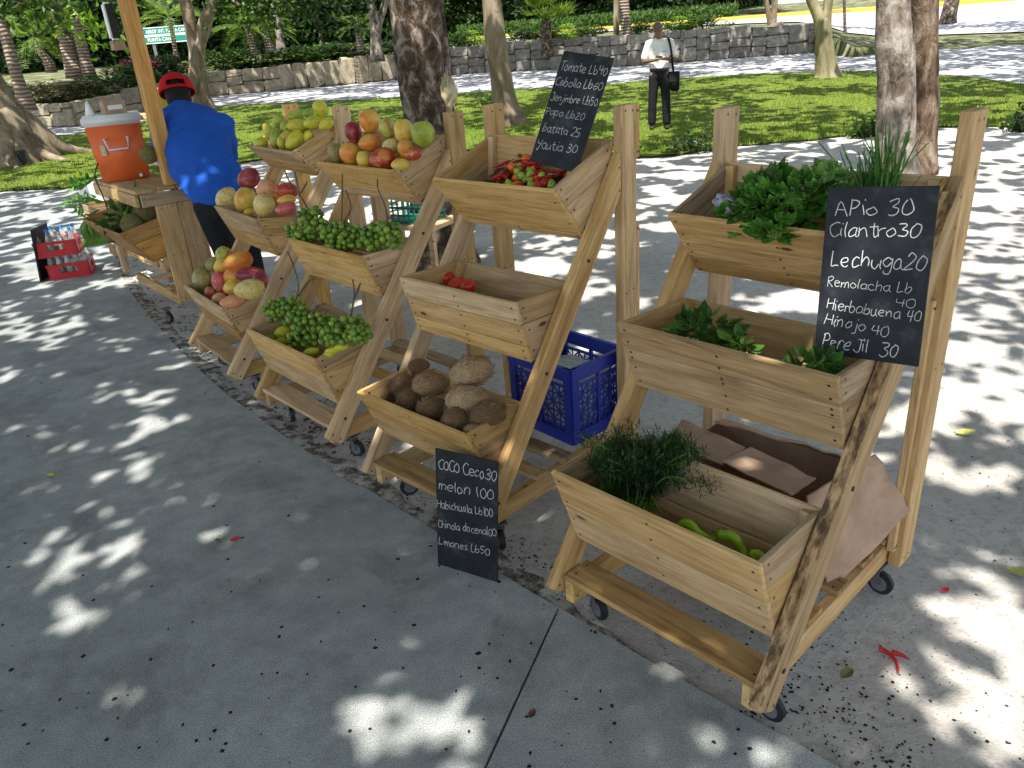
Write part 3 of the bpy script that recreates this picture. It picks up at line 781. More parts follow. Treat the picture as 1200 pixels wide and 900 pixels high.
# ---- bunches of green berries (quenepas)
def berry_mat():
    m = NT('green_berry', .4, .4); gi = m.n('NewGeometry')
    col = m.ramp(gi.outputs['Random Per Island'], [(0, (.075, .16, .016)), (.5, (.15, .26, .025)), (1, (.24, .36, .04))])
    m.col(m.mix(.3, col, m.ramp(m.noise(m.tc('Object', (90, 90, 90)), 3, 3), [(.4, (.6, .6, .5)), (.6, (1.1, 1.1, 1))]), 'MULTIPLY')); return m.m
M['berry'] = berry_mat()
def bunch(k, ells, sc, off, v0, n, twigs, label, depth=.10):
    """ells: crop-space ellipses (x,y,rx,ry,dv). Berries pack inside them around a branching stem."""
    pts = []; tries = 0; R0 = .0142
    rr = random.Random(len(label))
    es = []
    for (x, y, rx, ry, dv) in ells:
        p = at_v(k, off[0]+x/sc, off[1]+y/sc, v0+dv); dist = (p-CO).dot(_F); es.append((p, rx/sc/FPX*dist, ry/sc/FPX*dist))
    root = es[0][0]
    th = empty('berry_bunch', root, STD[k]['yaw']-math.pi, label, 'berry bunch', 'bunches of small green fruit')
    Mi = (Matrix.Translation(root) @ Matrix.Rotation(STD[k]['yaw']-math.pi, 4, 'Z')).inverted()
    while len(pts) < n and tries < n*60:
        tries += 1; p, a, b = rr.choice(es); q = V((rr.uniform(-1, 1), rr.uniform(-1, 1), rr.uniform(-1, 1)))
        if q.length > 1: continue
        d = (p-CO).normalized(); rt = d.cross(V((0, 0, 1))).normalized(); up = rt.cross(d)
        c = p+rt*q.x*a+up*q.y*b+d*q.z*depth*.5
        if all((c-o_).length > R0*1.72 for o_ in pts): pts.append(c)
    bm = bmesh.new()
    for c in pts:
        vs = bm_ball(bm, Mi @ c, R0*rr.uniform(.82, 1.12), 2, (1, 1, 1.08))
    for f in bm.faces: f.smooth = True
    tag(obj('berries', bm, M['berry'], th), kind='stuff')
    bm = bmesh.new()
    for (p, a, b) in es:
        for j in range(5):
            q = p+V((rr.uniform(-a, a), rr.uniform(-.03, .03), rr.uniform(-b, b)*.8)); bm_tube(bm, [Mi @ (p+V((0, 0, b*.6))), Mi @ (p.lerp(q, .5)+V((0, 0, .02))), Mi @ q], [.003, .0024, .0016], 5)
    for tw in twigs:
        P = [Mi @ at_v(k, off[0]+x/sc, off[1]+y/sc, v0+dv) for x, y, dv in tw]
        bm_tube(bm, catmull(P, 3), [.0045]*3+[.0034]*(len(P)*3-5)+[.0022] if len(P) > 1 else .004, 6, wob=.5, wsc=60)
    obj('stem', bm, M['twig'], th)
    return th
B6 = (3.1034, (200, 250))
bunch(2, [(395, 350, 60, 48, .1), (450, 345, 50, 40, .11), (470, 380, 60, 35, .08)], *B6, .05, 95, [[(430, 360, .08), (465, 280, .12), (450, 200, .14), (425, 140, .12)], [(465, 300, .12), (500, 250, .13), (520, 240, .12)]], 'left bunch of small green fruit in the lowest crate, dark twigs standing up')
bunch(2, [(500, 430, 55, 58, .06), (540, 400, 50, 40, .1), (470, 455, 45, 28, .05)], *B6, .05, 85, [[(500, 400, .07), (530, 340, .1), (560, 330, .1)]], 'middle bunch of green fruit between two others in the lowest crate')
bunch(2, [(640, 425, 85, 52, .08), (600, 450, 60, 35, .06), (690, 440, 40, 35, .07)], *B6, .05, 110, [[(650, 400, .1), (668, 300, .12), (662, 240, .13)], [(668, 310, .12), (690, 255, .12)]], 'right bunch of tightly packed green fruit in the lowest crate')
B5 = (3.4286, (210, 80))
bunch(2, [(530, 610, 55, 50, .08), (470, 655, 42, 38, .06), (570, 650, 50, 45, .06), (520, 670, 60, 25, .04)], *B5, .32, 105, [[(530, 590, .1), (485, 510, .12), (440, 450, .12), (425, 410, .1)], [(485, 510, .12), (470, 440, .14), (463, 415, .14)], [(490, 500, .12), (515, 455, .12)]], 'left bunch of green fruit with bare grey twigs in the middle crate')
bunch(2, [(640, 665, 65, 45, .07), (700, 680, 55, 42, .07), (650, 710, 60, 25, .04)], *B5, .32, 105, [[(650, 640, .09), (655, 540, .12), (655, 425, .13)], [(660, 620, .09), (690, 560, .12), (670, 490, .12)]], 'middle bunch of green fruit in the middle crate with two upright twigs')
bunch(2, [(780, 690, 60, 40, .06), (850, 665, 50, 48, .08), (800, 650, 60, 30, .1), (870, 690, 30, 30, .07)], *B5, .32, 105, [[(840, 640, .1), (830, 560, .12), (800, 490, .12), (797, 445, .12)], [(838, 600, .1), (860, 600, .1)]], 'right bunch of green fruit against the leg of the stand, curved twig')

# ---- hot peppers on stand 2
PM = dict(chili=plain('red_chili_skin', (.46, .015, .015), .25, .5, var=.25), gaji=plain('green_pepper_skin', (.34, .50, .06), .3, .5, var=.2), oaji=plain('orange_pepper_skin', (.75, .16, .02), .3, .5, var=.15), raji=plain('small_red_pepper_skin', (.60, .04, .02), .28, .5, var=.2), yaji=plain('yellow_pepper_skin', (.72, .5, .04), .3, .5))
def chili_mesh():
    bm = bmesh.new(); P = catmull([(0, 0, 0), (.02, .003, .002), (.045, .004, 0), (.07, -.004, -.004), (.088, -.012, -.006)], 3); n = len(P)
    bm_tube(bm, P, [.007*min(1, .6+i*.3)*(1-(i/(n-1))**2*.85) for i in range(n)], 7); bm_tube(bm, [(-.018, .004, .004), (-.006, 0, 0), (.001, 0, 0)], [.0016, .0018, .005], 5, 1)
    me = bpy.data.meshes.new('chili'); bm.normal_update(); bm.to_mesh(me); bm.free(); return me
M['stalk'] = plain('green_stalk', (.12, .25, .03), .6, .3)
def aji_mesh(k):
    bm = bmesh.new(); bmesh.ops.create_uvsphere(bm, u_segments=12, v_segments=8, radius=1); rr = random.Random(k)
    for v_ in bm.verts:
        c = v_.co; a = math.atan2(c.y, c.x); r = 1+.12*math.cos(a*4+k); c.x *= r*(1+.25*c.z); c.y *= r*(1+.25*c.z); c.z *= 1.15
    for f in bm.faces: f.smooth = True
    bm_cyl(bm, (0, 0, .95), (.1, 0, 1.5), .12, .08, 5, 1)
    me = bpy.data.meshes.new('pepper'); bm.normal_update(); bm.to_mesh(me); bm.free(); return me
cm = chili_mesh(); cm.materials.append(PM['chili']); cm.materials.append(M['stalk'])
am = {}
for c in ('gaji', 'oaji', 'raji', 'yaji'):
    for k in (0, 1): me = aji_mesh(k); me.materials.append(PM[c]); me.materials.append(M['stalk']); am[c, k] = me
def pepper(me, name, p, sc_, label, group, rot=None):
    o = bpy.data.objects.new(name, me); C.objects.link(o); o.location = p; o.scale = (sc_,)*3
    o.rotation_euler = rot or (random.uniform(0, 6.3), random.uniform(0, 6.3), random.uniform(0, 6.3)); tag(o, label, 'pepper', group)
rp = random.Random(4)
def heapz(u, v): return 1.15+.10*(v-.6)/.2+.03*noise.noise(V((u*9, v*9, 3)))
n_ = 0
for layer in range(3):
    for i in range(34):
        u = rp.uniform(.06, .47); v = rp.uniform(.575, .78)
        if (i % 3) and u < .26: u += .15*rp.random()
        kind = 'chili' if (v > .725+.03*math.sin(u*20) or u > .40) else rp.choice(['gaji', 'gaji', 'oaji', 'raji', 'chili' if v > .65 else 'raji', 'gaji'])
        p = loc(1, u, v, heapz(u, v)+layer*.016+(.01 if kind == 'chili' else .018))
        if kind == 'chili': pepper(cm, 'chili_pepper', p, rp.uniform(.9, 1.15), 'thin glossy red chilli in the heap on the top crate under the leaning chalkboard', 'red chillies heaped in the top crate', (rp.uniform(-.2, .2), rp.uniform(-.25, .15), rp.uniform(0, 6.3)))
        else:
            lab = {'gaji': 'small lumpy green pepper in the colourful heap on the top crate', 'oaji': 'small lumpy orange pepper in the colourful heap on the top crate', 'raji': 'small round red pepper in the colourful heap on the top crate', 'yaji': 'small yellow pepper in the heap'}[kind]
            pepper(am[kind, i % 2], 'small_pepper', p, rp.uniform(.013, .0165), lab, {'gaji': 'small green peppers', 'oaji': 'small orange peppers', 'raji': 'small red peppers'}[kind])
pepper(am['yaji', 0], 'small_pepper', loc(1, .20, .60, 1.155), .018, 'single small yellow pepper at the front of the pepper heap', None)
# fill under the pepper heap: a jute sack they lie on
bm = bmesh.new()
nn = 12
vv = [[bm.verts.new((-(.03+.55*i/nn), .585+.2*j/6, 1.115+.10*j/6+.02*noise.noise(V((i*.5, j*.7, 0))))) for j in range(7)] for i in range(nn+1)]
for i in range(nn):
    for j in range(6): bm.faces.new((vv[i][j], vv[i][j+1], vv[i+1][j+1], vv[i+1][j]))
o = smooth(obj('sacking', bm, plain('dark_sacking', (.10, .06, .035), .95, .1, var=.3, bscale=30), None)); o.matrix_world = STD[1]['M']
tag(o, 'dark brown sacking lying under the heap of peppers', 'sack')

# ---- coconuts
def coir_mat(name, a, b, c):
    m = NT(name, .95, .1); f = m.noise(m.tc('Object', (3, 3, .6)), 7, 8, .75, .8)
    m.col(m.ramp(f, [(.40, a), (.5, b), (.60, c)])); m.bump(f, .8, .012); return m.m
CM = dict(dark=coir_mat('dark_coconut_husk', (.09, .05, .028), (.20, .12, .065), (.34, .22, .125)), light=coir_mat('light_coconut_husk', (.2, .12, .06), (.36, .23, .12), (.55, .39, .23)), net=coir_mat('straw_coconut_husk', (.30, .19, .10), (.48, .34, .19), (.62, .47, .30)))
M['fibre_dark'] = plain('dark_coir_fibre', (.17, .10, .055), .95, .1, var=.3)
M['fibre'] = plain('coir_fibre', (.34, .22, .12), .95, .1, var=.3)
def coconut(k, px, py, r1, r2, kind, v, ang, label):
    p = at_v(k, px, py, v); dist = (p-CO).dot(_F); r1, r2 = r1/FPX*dist, r2/FPX*dist
    bm = bmesh.new(); bmesh.ops.create_uvsphere(bm, u_segments=28, v_segments=18, radius=1); s = random.random()*50
    for v_ in bm.verts:
        c = v_.co; t = c.z; c.x *= 1-.1*max(0, t)**2; c.y *= 1-.1*max(0, t)**2; c.z += .10*max(0, t)**3
        c += c.normalized()*(.07*noise.noise(V((c.x*3+s, c.y*3, c.z*1.2)))+.035*noise.noise(V((c.x*14+s, c.y*14, c.z*3))))
    for f in bm.faces: f.smooth = True
    o = obj('coconut', bm, CM[kind]); o.location = p
    d = (p-CO).normalized(); rt = d.cross(V((0, 0, 1))).normalized(); up = rt.cross(d); zz = rt*math.cos(ang)+up*math.sin(ang)
    yy = (d-zz*d.dot(zz)).normalized(); xx = yy.cross(zz); o.rotation_euler = Matrix((xx, yy, zz)).transposed().to_euler()
    big, sm = max(r1, r2), min(r1, r2); o.scale = (sm, sm, big); tag(o, label, 'coconut', 'coconuts in the lowest crate')
    L = Leaves()
    for i in range(420 if kind != 'dark' else 220):
        a = random.uniform(0, 6.283); t = random.uniform(-.95, .95); q = V((math.cos(a)*math.sqrt(1-t*t), math.sin(a)*math.sqrt(1-t*t), t)); q2 = q.copy()
        tang = V((-q.z*q.x, -q.z*q.y, 1-q.z*q.z))+V((random.gauss(0, .35), random.gauss(0, .35), random.gauss(0, .2)))
        L.leaf(q*1.0, tang+q*random.uniform(.15, .5), q.cross(tang), random.uniform(.25, .6), .026)
    L.build('husk_fibre', M['fibre' if kind == 'dark' else 'fibre_dark'], o)['kind'] = 'stuff'
def c4(x, y): return 380+x/2.25, 300+y/2.25
for x, y, a, b, kd, v, an, lb in [
 (275, 338, 44, 36, 'light', .15, -.1, 'light brown hairy coconut at the upper left of the netted one'),
 (372, 377, 54, 38, 'net', .12, .0, 'pale straw coloured coconut lying in the middle of the heap'),
 (385, 305, 56, 40, 'net', .19, .25, 'pale shaggy coconut with a pointed husk on top of the heap'),
 (205, 345, 36, 32, 'dark', .15, .4, 'dark coconut at the left back of the coconut crate'),
 (222, 385, 34, 32, 'dark', .08, .9, 'dark coconut at the left front of the crate'),
 (280, 405, 40, 34, 'dark', .07, .3, 'dark hairy coconut below the light brown one'),
 (345, 435, 38, 34, 'dark', .05, 1.1, 'dark coconut at the front board below the straw coloured one'),
 (430, 420, 46, 32, 'dark', .11, -.1, 'brown coconut at the right end of the crate'),
 (396, 458, 32, 17, 'light', .05, 0, 'light coconut peeping over the front right corner'),
 (248, 290, 28, 20, 'dark', .24, 0, 'dark coconut half hidden at the back left of the crate'),
 (170, 365, 28, 26, 'dark', .11, 0, 'dark coconut in the far left corner of the crate')]:
    coconut(1, *c4(x, y), a/2.25, b/2.25, kd, v, an, lb)

# ---- leafy bunches
M['leaf_dark'] = leaf_mat('dark_herb_leaf', (.03, .08, .014), (.065, .15, .025), (.11, .22, .04), .3)
M['leaf_mid'] = leaf_mat('green_herb_leaf', (.05, .15, .022), (.10, .27, .04), (.17, .36, .07), .35)
M['leaf_pale'] = leaf_mat('pale_herb_leaf', (.12, .26, .07), (.24, .40, .14), (.34, .48, .22), .3)
M['dill'] = leaf_mat('feathery_dill', (.008, .028, .01), (.02, .055, .018), (.04, .09, .025), .12)
M['chive'] = leaf_mat('chive_blade', (.03, .10, .02), (.07, .19, .035), (.12, .26, .06), .2)
def lobed(L, p, d, n, size):
    s = V(d).normalized().cross(V(n))
    s = s.normalized() if s.length > .01 else V((1, 0, 0))
    L.leaf(p, d, n, size, size*.62, True)
    for sg in (-1, 1):
        L.leaf(p, V(d).normalized()*.8+s*sg*.8, n, size*.8, size*.55, True); L.leaf(p+V(d).normalized()*size*.35, V(d).normalized()*.8+s*sg*.7, n, size*.5, size*.4, True)
def herb(name, k, px, py, v, rx, ry, n, size, mat, label, cat, lob=True, droop=.2, dep=.08, mats2=None):
    p = at_v(k, px, py, v); dist = (p-CO).dot(_F); a, b = rx/FPX*dist, ry/FPX*dist
    th = empty(name, p, 0, label, cat); d = (p-CO).normalized(); rt = d.cross(V((0, 0, 1))).normalized(); up = rt.cross(d); fl = V((d.x, d.y, 0)).normalized()
    L = Leaves(); L2 = Leaves()
    for i in range(n):
        while 1:
            q = V((random.uniform(-1, 1), random.uniform(-1, 1), random.uniform(-1, 1)))
            if q.length < 1: break
        c = rt*q.x*a+V((0, 0, 1))*q.z*b+fl*q.y*dep; out = (c+V((0, 0, b*.5))).normalized()
        T = L2 if (mats2 and random.random() < .25) else L
        dd = out+V((random.gauss(0, .5), random.gauss(0, .5), random.gauss(0, .4)-droop)); nn_ = V((random.gauss(0, .5), random.gauss(0, .5), 1))
        sz = size*random.uniform(.6, 1.25)
        lobed(T, c, dd, nn_, sz) if lob else T.leaf(c, dd, nn_, sz, sz*.6, True)
    tag(L.build('leaves', M[mat], th), kind='stuff')
    if mats2: tag(L2.build('pale_leaves', M[mats2], th), kind='stuff')
    bm = bmesh.new()
    for i in range(16):
        q = rt*random.uniform(-a, a)*.7+fl*random.uniform(-dep, dep)*.6+V((0, 0, random.uniform(-.2, .6)*b)); b0 = V((rt*a*.3).to_tuple())-V((0, 0, b*.9))
        bm_tube(bm, [b0+V((random.gauss(0, .01), random.gauss(0, .01), 0)), b0.lerp(q, .5)+V((0, 0, .01)), q], [.003, .0025, .0015], 5)
    obj('stalks', bm, M['stalk'], th); return th
def c1(x, y): return 640+x/2.1429, 100+y/2.1429
herb('herb_bunch', 0, *c1(600, 285), .62, 52, 30, 210, .048, 'leaf_mid', 'big leafy green celery bunch spilling over the top crate of the nearest stand', 'herb bunch', mats2='leaf_dark')
herb('herb_bunch', 0, *c1(690, 262), .68, 36, 22, 90, .045, 'leaf_pale', 'silvery green curled herb behind the celery leaves, left of the blades', 'herb bunch', mats2='leaf_mid')
herb('herb_bunch', 0, *c1(500, 320), .58, 28, 14, 70, .04, 'leaf_mid', 'small green herb sprigs at the left of the celery, over the front board', 'herb bunch', mats2='leaf_dark')
herb('herb_sprig', 0, *c1(572, 362), .50, 17, 10, 20, .045, 'leaf_mid', 'bright leafy sprig hanging over the front board of the top crate', 'herb sprig', dep=.02)
herb('mint_bunch', 0, *c1(398, 612), .41, 40, 18, 120, .045, 'leaf_dark', 'dark green mint bunch at the left of the middle crate', 'herb bunch', lob=False, dep=.05, mats2='leaf_mid')
herb('mint_bunch', 0, *c1(480, 650), .37, 18, 10, 35, .04, 'leaf_dark', 'small dark mint sprigs right of the larger mint bunch', 'herb bunch', lob=False)
herb('parsley_bunch', 0, *c1(678, 698), .40, 26, 11, 70, .042, 'leaf_dark', 'green sprig bunch beneath the big chalkboard in the middle crate', 'herb bunch', lob=False, dep=.04, mats2='leaf_mid')
herb('pale_leaf', 0, *c1(660, 708), .36, 10, 5, 5, .05, 'leaf_pale', 'pale lettuce leaf lying beside the sprigs below the chalkboard', 'leaf', lob=False, dep=.02)
herb('lettuce', 0, 600+232/2, 450+262/2, .13, 14, 11, 40, .05, 'leaf_mid', 'green lettuce leaves in the left corner of the lowest crate', 'lettuce', lob=False, dep=.03)
# dill
def dill():
    p = at_v(0, 600+300/2, 450+225/2, .13); th = empty('dill_bunch', p, 0, 'large dark feathery dill bunch standing in the lowest crate', 'herb bunch'); L = Leaves(); L2 = Leaves(); bm = bmesh.new()
    d = (p-CO).normalized(); rt = d.cross(V((0, 0, 1))).normalized()
    stems = []
    for i in range(95):
        tip = rt*random.gauss(-.01, .055)+V((random.gauss(0, .03), random.gauss(0, .04), random.betavariate(2, 2)*.15))
        stems.append([V((random.gauss(0, .03), random.gauss(0, .03), -.10)), tip*.5+V((0, 0, .0)), tip])
    for j in range(3):      # droopers to the right
        stems.append([V((.0, 0, .03)), rt*.09+V((0, .02, .115+j*.004)), rt*(.15+j*.009)+V((0, .02, .06+.012*j))])
    for j in range(3): stems.append([V((.0, 0, .0)), -rt*.06+V((0, .0, .1)), -rt*.11+V((0, -.02, .03+.02*j))])
    for s_ in stems:
        P = catmull(s_, 5); bm_tube(bm, P, [.0018]*len(P), 4)
        for q in P[3:]:
            for m_ in range(20):
                dd = V((random.gauss(0, 1), random.gauss(0, 1), random.gauss(0, .8))); q0 = q+V([random.gauss(0, .011) for _ in range(3)])
                T = L2 if random.random() < .12 and q.z > .05 else L
                T.leaf(q0, dd, V((0, 0, 1)), random.uniform(.018, .034), .0032)
    tag(L.build('fronds', M['dill'], th), kind='stuff'); tag(L2.build('flower_heads', M['leaf_mid'], th), kind='stuff'); obj('stalks', bm, M['stalk'], th)
dill()
# chives / spring onion blades
def chives():
    p = loc(0, .155, .775, 1.08); th = empty('chive_bunch', p, 0, 'tall thin chive blades standing in the top crate behind the chalkboard', 'herb bunch'); L = Leaves()
    rt = (STD[0]['M'].to_3x3() @ V((1, 0, 0)))
    for i in range(110):
        lean = random.gauss(-.04, .13); b0 = rt*random.gauss(0, .028)+V((random.gauss(0, .012),)*2+(0,)); ln = random.uniform(.2, .36)
        P = [b0, b0+(rt*lean*.4+V((0, random.gauss(0, .05), 1)))*ln*.5, b0+(rt*lean+V((0, random.gauss(0, .1), 1-abs(lean)*.3)))*ln]
        P = catmull(P, 3); 
        for a, b in zip(P[:-1], P[1:]):
            k = len(L.v); s = (b-a).cross(V((random.gauss(0, .3), 1, 0))).normalized()*.0022; L.v += [a-s, a+s, b+s*.7, b-s*.7]; L.f.append((k, k+1, k+2, k+3))
    tag(L.build('blades', M['chive'], th), kind='stuff')
chives()
# patterned bag
o = obj('folded_bag', bmesh.new(), None)
bm = bmesh.new(); bm_ball(bm, (0, 0, 0), 1, 4)
for v_ in bm.verts: v_.co += v_.co.normalized()*.35*noise.noise(v_.co*2.6); 
for f in bm.faces: f.smooth = True
bm.to_mesh(o.data); bm.free()
m = NT('violet_print_cloth', .7, .3); m.col(m.ramp(m.noise(m.tc('Object', (1, 1, 1)), 6, 4, .6, 1.5), [(.42, (.04, .035, .12)), (.48, (.6, .6, .68)), (.56, (.12, .10, .3)), (.62, (.7, .7, .75))])); o.data.materials.append(m.m)
o.location = at_v(0, *c1(462, 308), .565); o.scale = (.04, .055, .025); o.rotation_euler = (.3, .5, .6); tag(o, 'crumpled violet and white patterned bag at the left end of the top crate', 'bag')
# long green peppers in the lowest crate
GM = plain('light_green_pepper_skin', (.36, .58, .03), .25, .5, var=.18)
def long_pepper(px, label, v=.10, r=.0125):
    P = [at_v(0, 600+x/2, 450+y/2, v+dv) for x, y, dv in px]; root = P[0]; P = catmull([p-root for p in P], 4); n = len(P); bm = bmesh.new()
    bm_tube(bm, P, [r*(.55+.45*math.sin(math.pi*min(1, .25+i/(n-1)*.9)))*(1+.15*noise.noise(P[i]*60)) for i in range(n)], 12, wob=.35, wsc=45)
    o = obj('green_pepper', bm, GM); o.location = root; smooth(o); tag(o, label, 'pepper', 'light green peppers in the lowest crate')
    bm = bmesh.new(); bm_tube(bm, [P[0]-(P[1]-P[0]).normalized()*.02+V((0, 0, .008)), P[0]], [.003, .005], 6); obj('pepper_stalk', bm, M['stalk'], o)
long_pepper([(375, 345, .03), (410, 325, .03), (440, 350, .03), (475, 365, .03)], 'curved light green pepper at the left of the three, near the dill')
long_pepper([(405, 352, 0), (440, 372, 0), (478, 378, 0)], 'light green pepper lying in front under the curved one')
long_pepper([(485, 352, .03), (520, 360, .03), (538, 385, .03), (548, 412, .02)], 'folded light green pepper pointing at the front right corner', r=.0145)
long_pepper([(564, 402, .02), (578, 400, .02), (592, 408, .02)], 'short light green pepper end at the right front corner', r=.015)
long_pepper([(288, 300, .02), (303, 300, .02), (312, 315, .02)], 'small pale green pepper tip below the dill bunch', r=.012)
long_pepper([(480, 395, -.01), (520, 405, -.01), (540, 415, -.01)], 'pale pepper underneath the folded one at the front board', r=.014)
# ================================================================== CHALKBOARDS
GL = {
'A': "0,0 3,10 6,0|1,4 5,4.4", 'C': "6,8.8 3.5,10 .6,6.5 1,1.8 3.5,0 6,1.4", 'H': ".3,10 0,0|5.5,10 5.5,0|0,5 5.6,5.6", 'J': "2.5,10 6.5,9.6|5,9.8 4.8,1 3,-.6 .5,1",
'L': "1,10 .6,4 .5,0 3,.2 5,.7", 'P': ".8,10 .5,0|0,9.3 3.6,10 5.2,7.6 3.2,5 .7,4.8", 'R': ".8,10 .5,0|0,9.3 3.6,10 5.2,7.6 3.2,5.2 .9,5 5.6,0", 'T': "0,9.6 6,10|3,10 2.6,0",
'Y': "0,10 .6,6 3,5.5|5.5,10 4.2,4 2.2,-2 .5,-1", 'O': "3,8 .5,4.5 1,1 3.5,0 5.6,3 5,7 3,8", 'M': "0,0 .6,8 3,3 5.4,8 6,0",
'a': "4.8,5 2.8,6 .5,4 .6,1.2 2.6,0 4.7,2.2|4.8,5.8 4.7,1.5 6,0", 'b': ".6,10 0,4 .2,0|.1,3 2.8,5.6 4.8,3.2 3,0 .3,.4", 'c': "4.8,5 2.5,6 .3,3 2.3,0 5,.9",
'd': "4.6,5 2.4,6 .3,3 2,0 4.6,2|5,10 4.7,4 5,0", 'e': ".5,3 4.6,3.6 4,5.8 1.6,5.5 .4,2.5 2.2,0 5,1", 'g': "4.7,5 2.5,6 .4,3.6 2.3,1 4.7,3|4.9,6 4.8,0 4,-3.6 1.6,-3.8 .5,-2.6",
'h': ".6,10 0,0|.1,3 2.6,5.8 4.3,4.4 4.5,0", 'i': "1,6 .8,2 1.2,0|1.2,8.4 1.6,9.4", 'j': "3,6 3,0 2,-3.6 0,-3|3,8.4 3.4,9.4", 'l': "1,10 .7,4 1,0",
'm': "0,6 .2,3 0,0|.2,3.6 1.6,6 2.8,4.6 2.8,0|2.9,3.6 4.6,6 5.8,4.6 6,0", 'n': "0,6 .2,3 0,0|.1,3.6 2.4,6 4.3,4.6 4.5,0", 'o': "2.5,6 .3,3.2 2,0 4.7,2.6 3.6,5.7 2.5,6",
'p': "0,6 0,0 -.2,-4|0,4.3 2.6,6 4.6,3.6 2.6,0 0,1.2", 'r': "0,6 .1,3 0,0|.1,3.6 1.6,5.8 3.6,5.4", 's': "4,5.4 2,6 .8,4.5 3.6,2 2.4,0 .3,.7", 't': "2,9 1.8,3 3,0 4.4,.8|0,6.2 4.2,6.5",
'u': "0,6 .3,1.4 2,0 4.2,2.4|4.4,6 4.3,2 5.6,0", 'x': "0,6 4.6,0|4.4,6 0,0", 'z': "0,6 4.5,6 0,0 5,0",
'0': "3,9 .6,6 .8,1.5 3,0 5.3,3 5,7.4 3,9", '1': "1.5,9.6 1.3,5 1.4,0", '2': ".5,7.8 2.8,9.6 4.8,7.4 2.6,3.5 0,0 5.2,.3", '3': ".5,8.8 3.6,9.6 4.4,7.6 1.8,5.4 4.8,4.2 4.4,.8 2,0 0,1",
'4': ".8,9 .3,4.4 5,4.6|4.4,8.6 4.2,0", '5': "5,9.6 1.2,9.4 .8,5.4 3.8,5.4 4.8,2.6 2.8,0 .2,.6", '6': "4.4,9.4 1.2,6 .5,2 2.6,0 4.9,2 3.6,4.6 .8,3.4",
'é': ".5,3 4.6,3.6 4,5.8 1.6,5.5 .4,2.5 2.2,0 5,1|3,7.6 4.4,9.6"}
GW = {'i': 2.6, 'l': 2.3, '1': 2.8, 'j': 4.4, 't': 5, 'r': 4.2, 'm': 7.4, ' ': 4, 'H': 7, 'A': 7, 's': 5, 'J': 7}
m = NT('slate_chalkboard', .55, .3); f = m.noise(m.tc('Object', (6, 6, 6)), 2, 5, .65)
m.col(m.ramp(f, [(.4, (.006, .0075, .012)), (.56, (.012, .015, .02)), (.72, (.045, .05, .056))])); M['slate'] = m.m
m = NT('white_chalk', .95, .1); f = m.noise(m.tc('Object', (1, 1, 1)), 700, 3, .7)
m.col(m.ramp(f, [(.3, (.22, .23, .24)), (.55, (.60, .61, .61))])); M['chalk'] = m.m
def chalkboard(corners, lines, label, t=.006, rt=random.Random(3)):
    """corners world TL,TR,BR,BL ; lines: (text,u0,u1,v0,v1,h) baseline from (u0,v0) to (u1,v1), h = cap height / board height."""
    TL, TR, BR, BL = corners; W = ((TR-TL).length+(BR-BL).length)/2; H = ((BL-TL).length+(BR-TR).length)/2
    c = (TL+TR+BR+BL)/4; X = ((TR-TL)+(BR-BL)).normalized(); Yv = (TL-BL)+(TR-BR); Yv = (Yv-X*Yv.dot(X)).normalized(); Z = X.cross(Yv)
    mw = Matrix((X, Yv, Z)).transposed().to_4x4(); mw.translation = c
    bm = bmesh.new(); bm_box(bm, (-W/2, -H/2, -t), (W/2, H/2, 0)); bmesh.ops.bevel(bm, geom=bm.edges[:], offset=.0012, segments=1, affect='EDGES')
    o = obj('chalkboard', bm, M['slate']); o.matrix_world = mw; tag(o, label, 'chalkboard', 'handwritten price boards')
    for text, u0, u1, v0, v1, h in lines:
        vs = []; fs = []
        A = V(((u0-.5)*W, (.5-v0)*H, .0009)); B = V(((u1-.5)*W, (.5-v1)*H, .0009)); D = B-A; L = D.length; D.normalize(); N = V((-D.y, D.x, 0))
        tot = sum(GW.get(ch, 6.2) for ch in text)-.8; sx = L/tot; sy = h*H/10; x = 0; wd = max(.0014, min(.0028, h*H*.062))
        for ch in text:
            adv = GW.get(ch, 6.2)
            if ch in GL:
                jy = rt.uniform(-.5, .5); js = rt.uniform(.92, 1.1); sl = rt.uniform(-.03, .12)
                for st_ in GL[ch].split('|'):
                    P = [tuple(map(float, q.split(','))) for q in st_.split()]
                    P = [V((px+rt.uniform(-.55, .55)+py*sl, py*js*.94+rt.uniform(-.55, .55)+jy, 0)) for px, py in P]
                    P = catmull(P, 4) if len(P) > 2 else [P[0], (P[0]+P[1])/2, P[1]]
                    Q = [A+D*((x+p.x)*sx)+N*(p.y*sy) for p in P]; k = len(vs)
                    for i, q in enumerate(Q):
                        T = (Q[min(i+1, len(Q)-1)]-Q[max(i-1, 0)]).normalized(); n = V((-T.y, T.x, 0))*wd*.5*rt.uniform(.75, 1.15); vs += [q-n, q+n]
                        if i: a = k+2*i; fs.append((a-2, a, a+1, a-1))
            x += adv
        tag(quads('chalk_line', vs, fs, M['chalk'], o))
    return o
def leanpts(k, pxs, p0, nrm): return [on_plane(k, x, y, p0, nrm) for x, y in pxs]
chalkboard(leanpts(0, [(976, 218), (1107, 219), (1071, 428), (949, 413)], (0, .485, 1.192), (0, 1, -.17)),
 [('APio 30', .09, .80, .165, .155, .092), ('Cilantro30', .05, .88, .285, .275, .085), ('Lechuga20', .09, .965, .455, .455, .095), ('Remolacha Lb', .07, .87, .585, .585, .06), ('40', .74, .91, .665, .665, .055),
  ('Hierbabuena 40', .09, .975, .72, .745, .07), ('Hinojo 40', .08, .70, .815, .85, .07), ('PereJil  30', .07, .80, .955, .965, .085)],
 'large black chalkboard listing Apio, Cilantro and Lechuga, hung on the nearest stand')
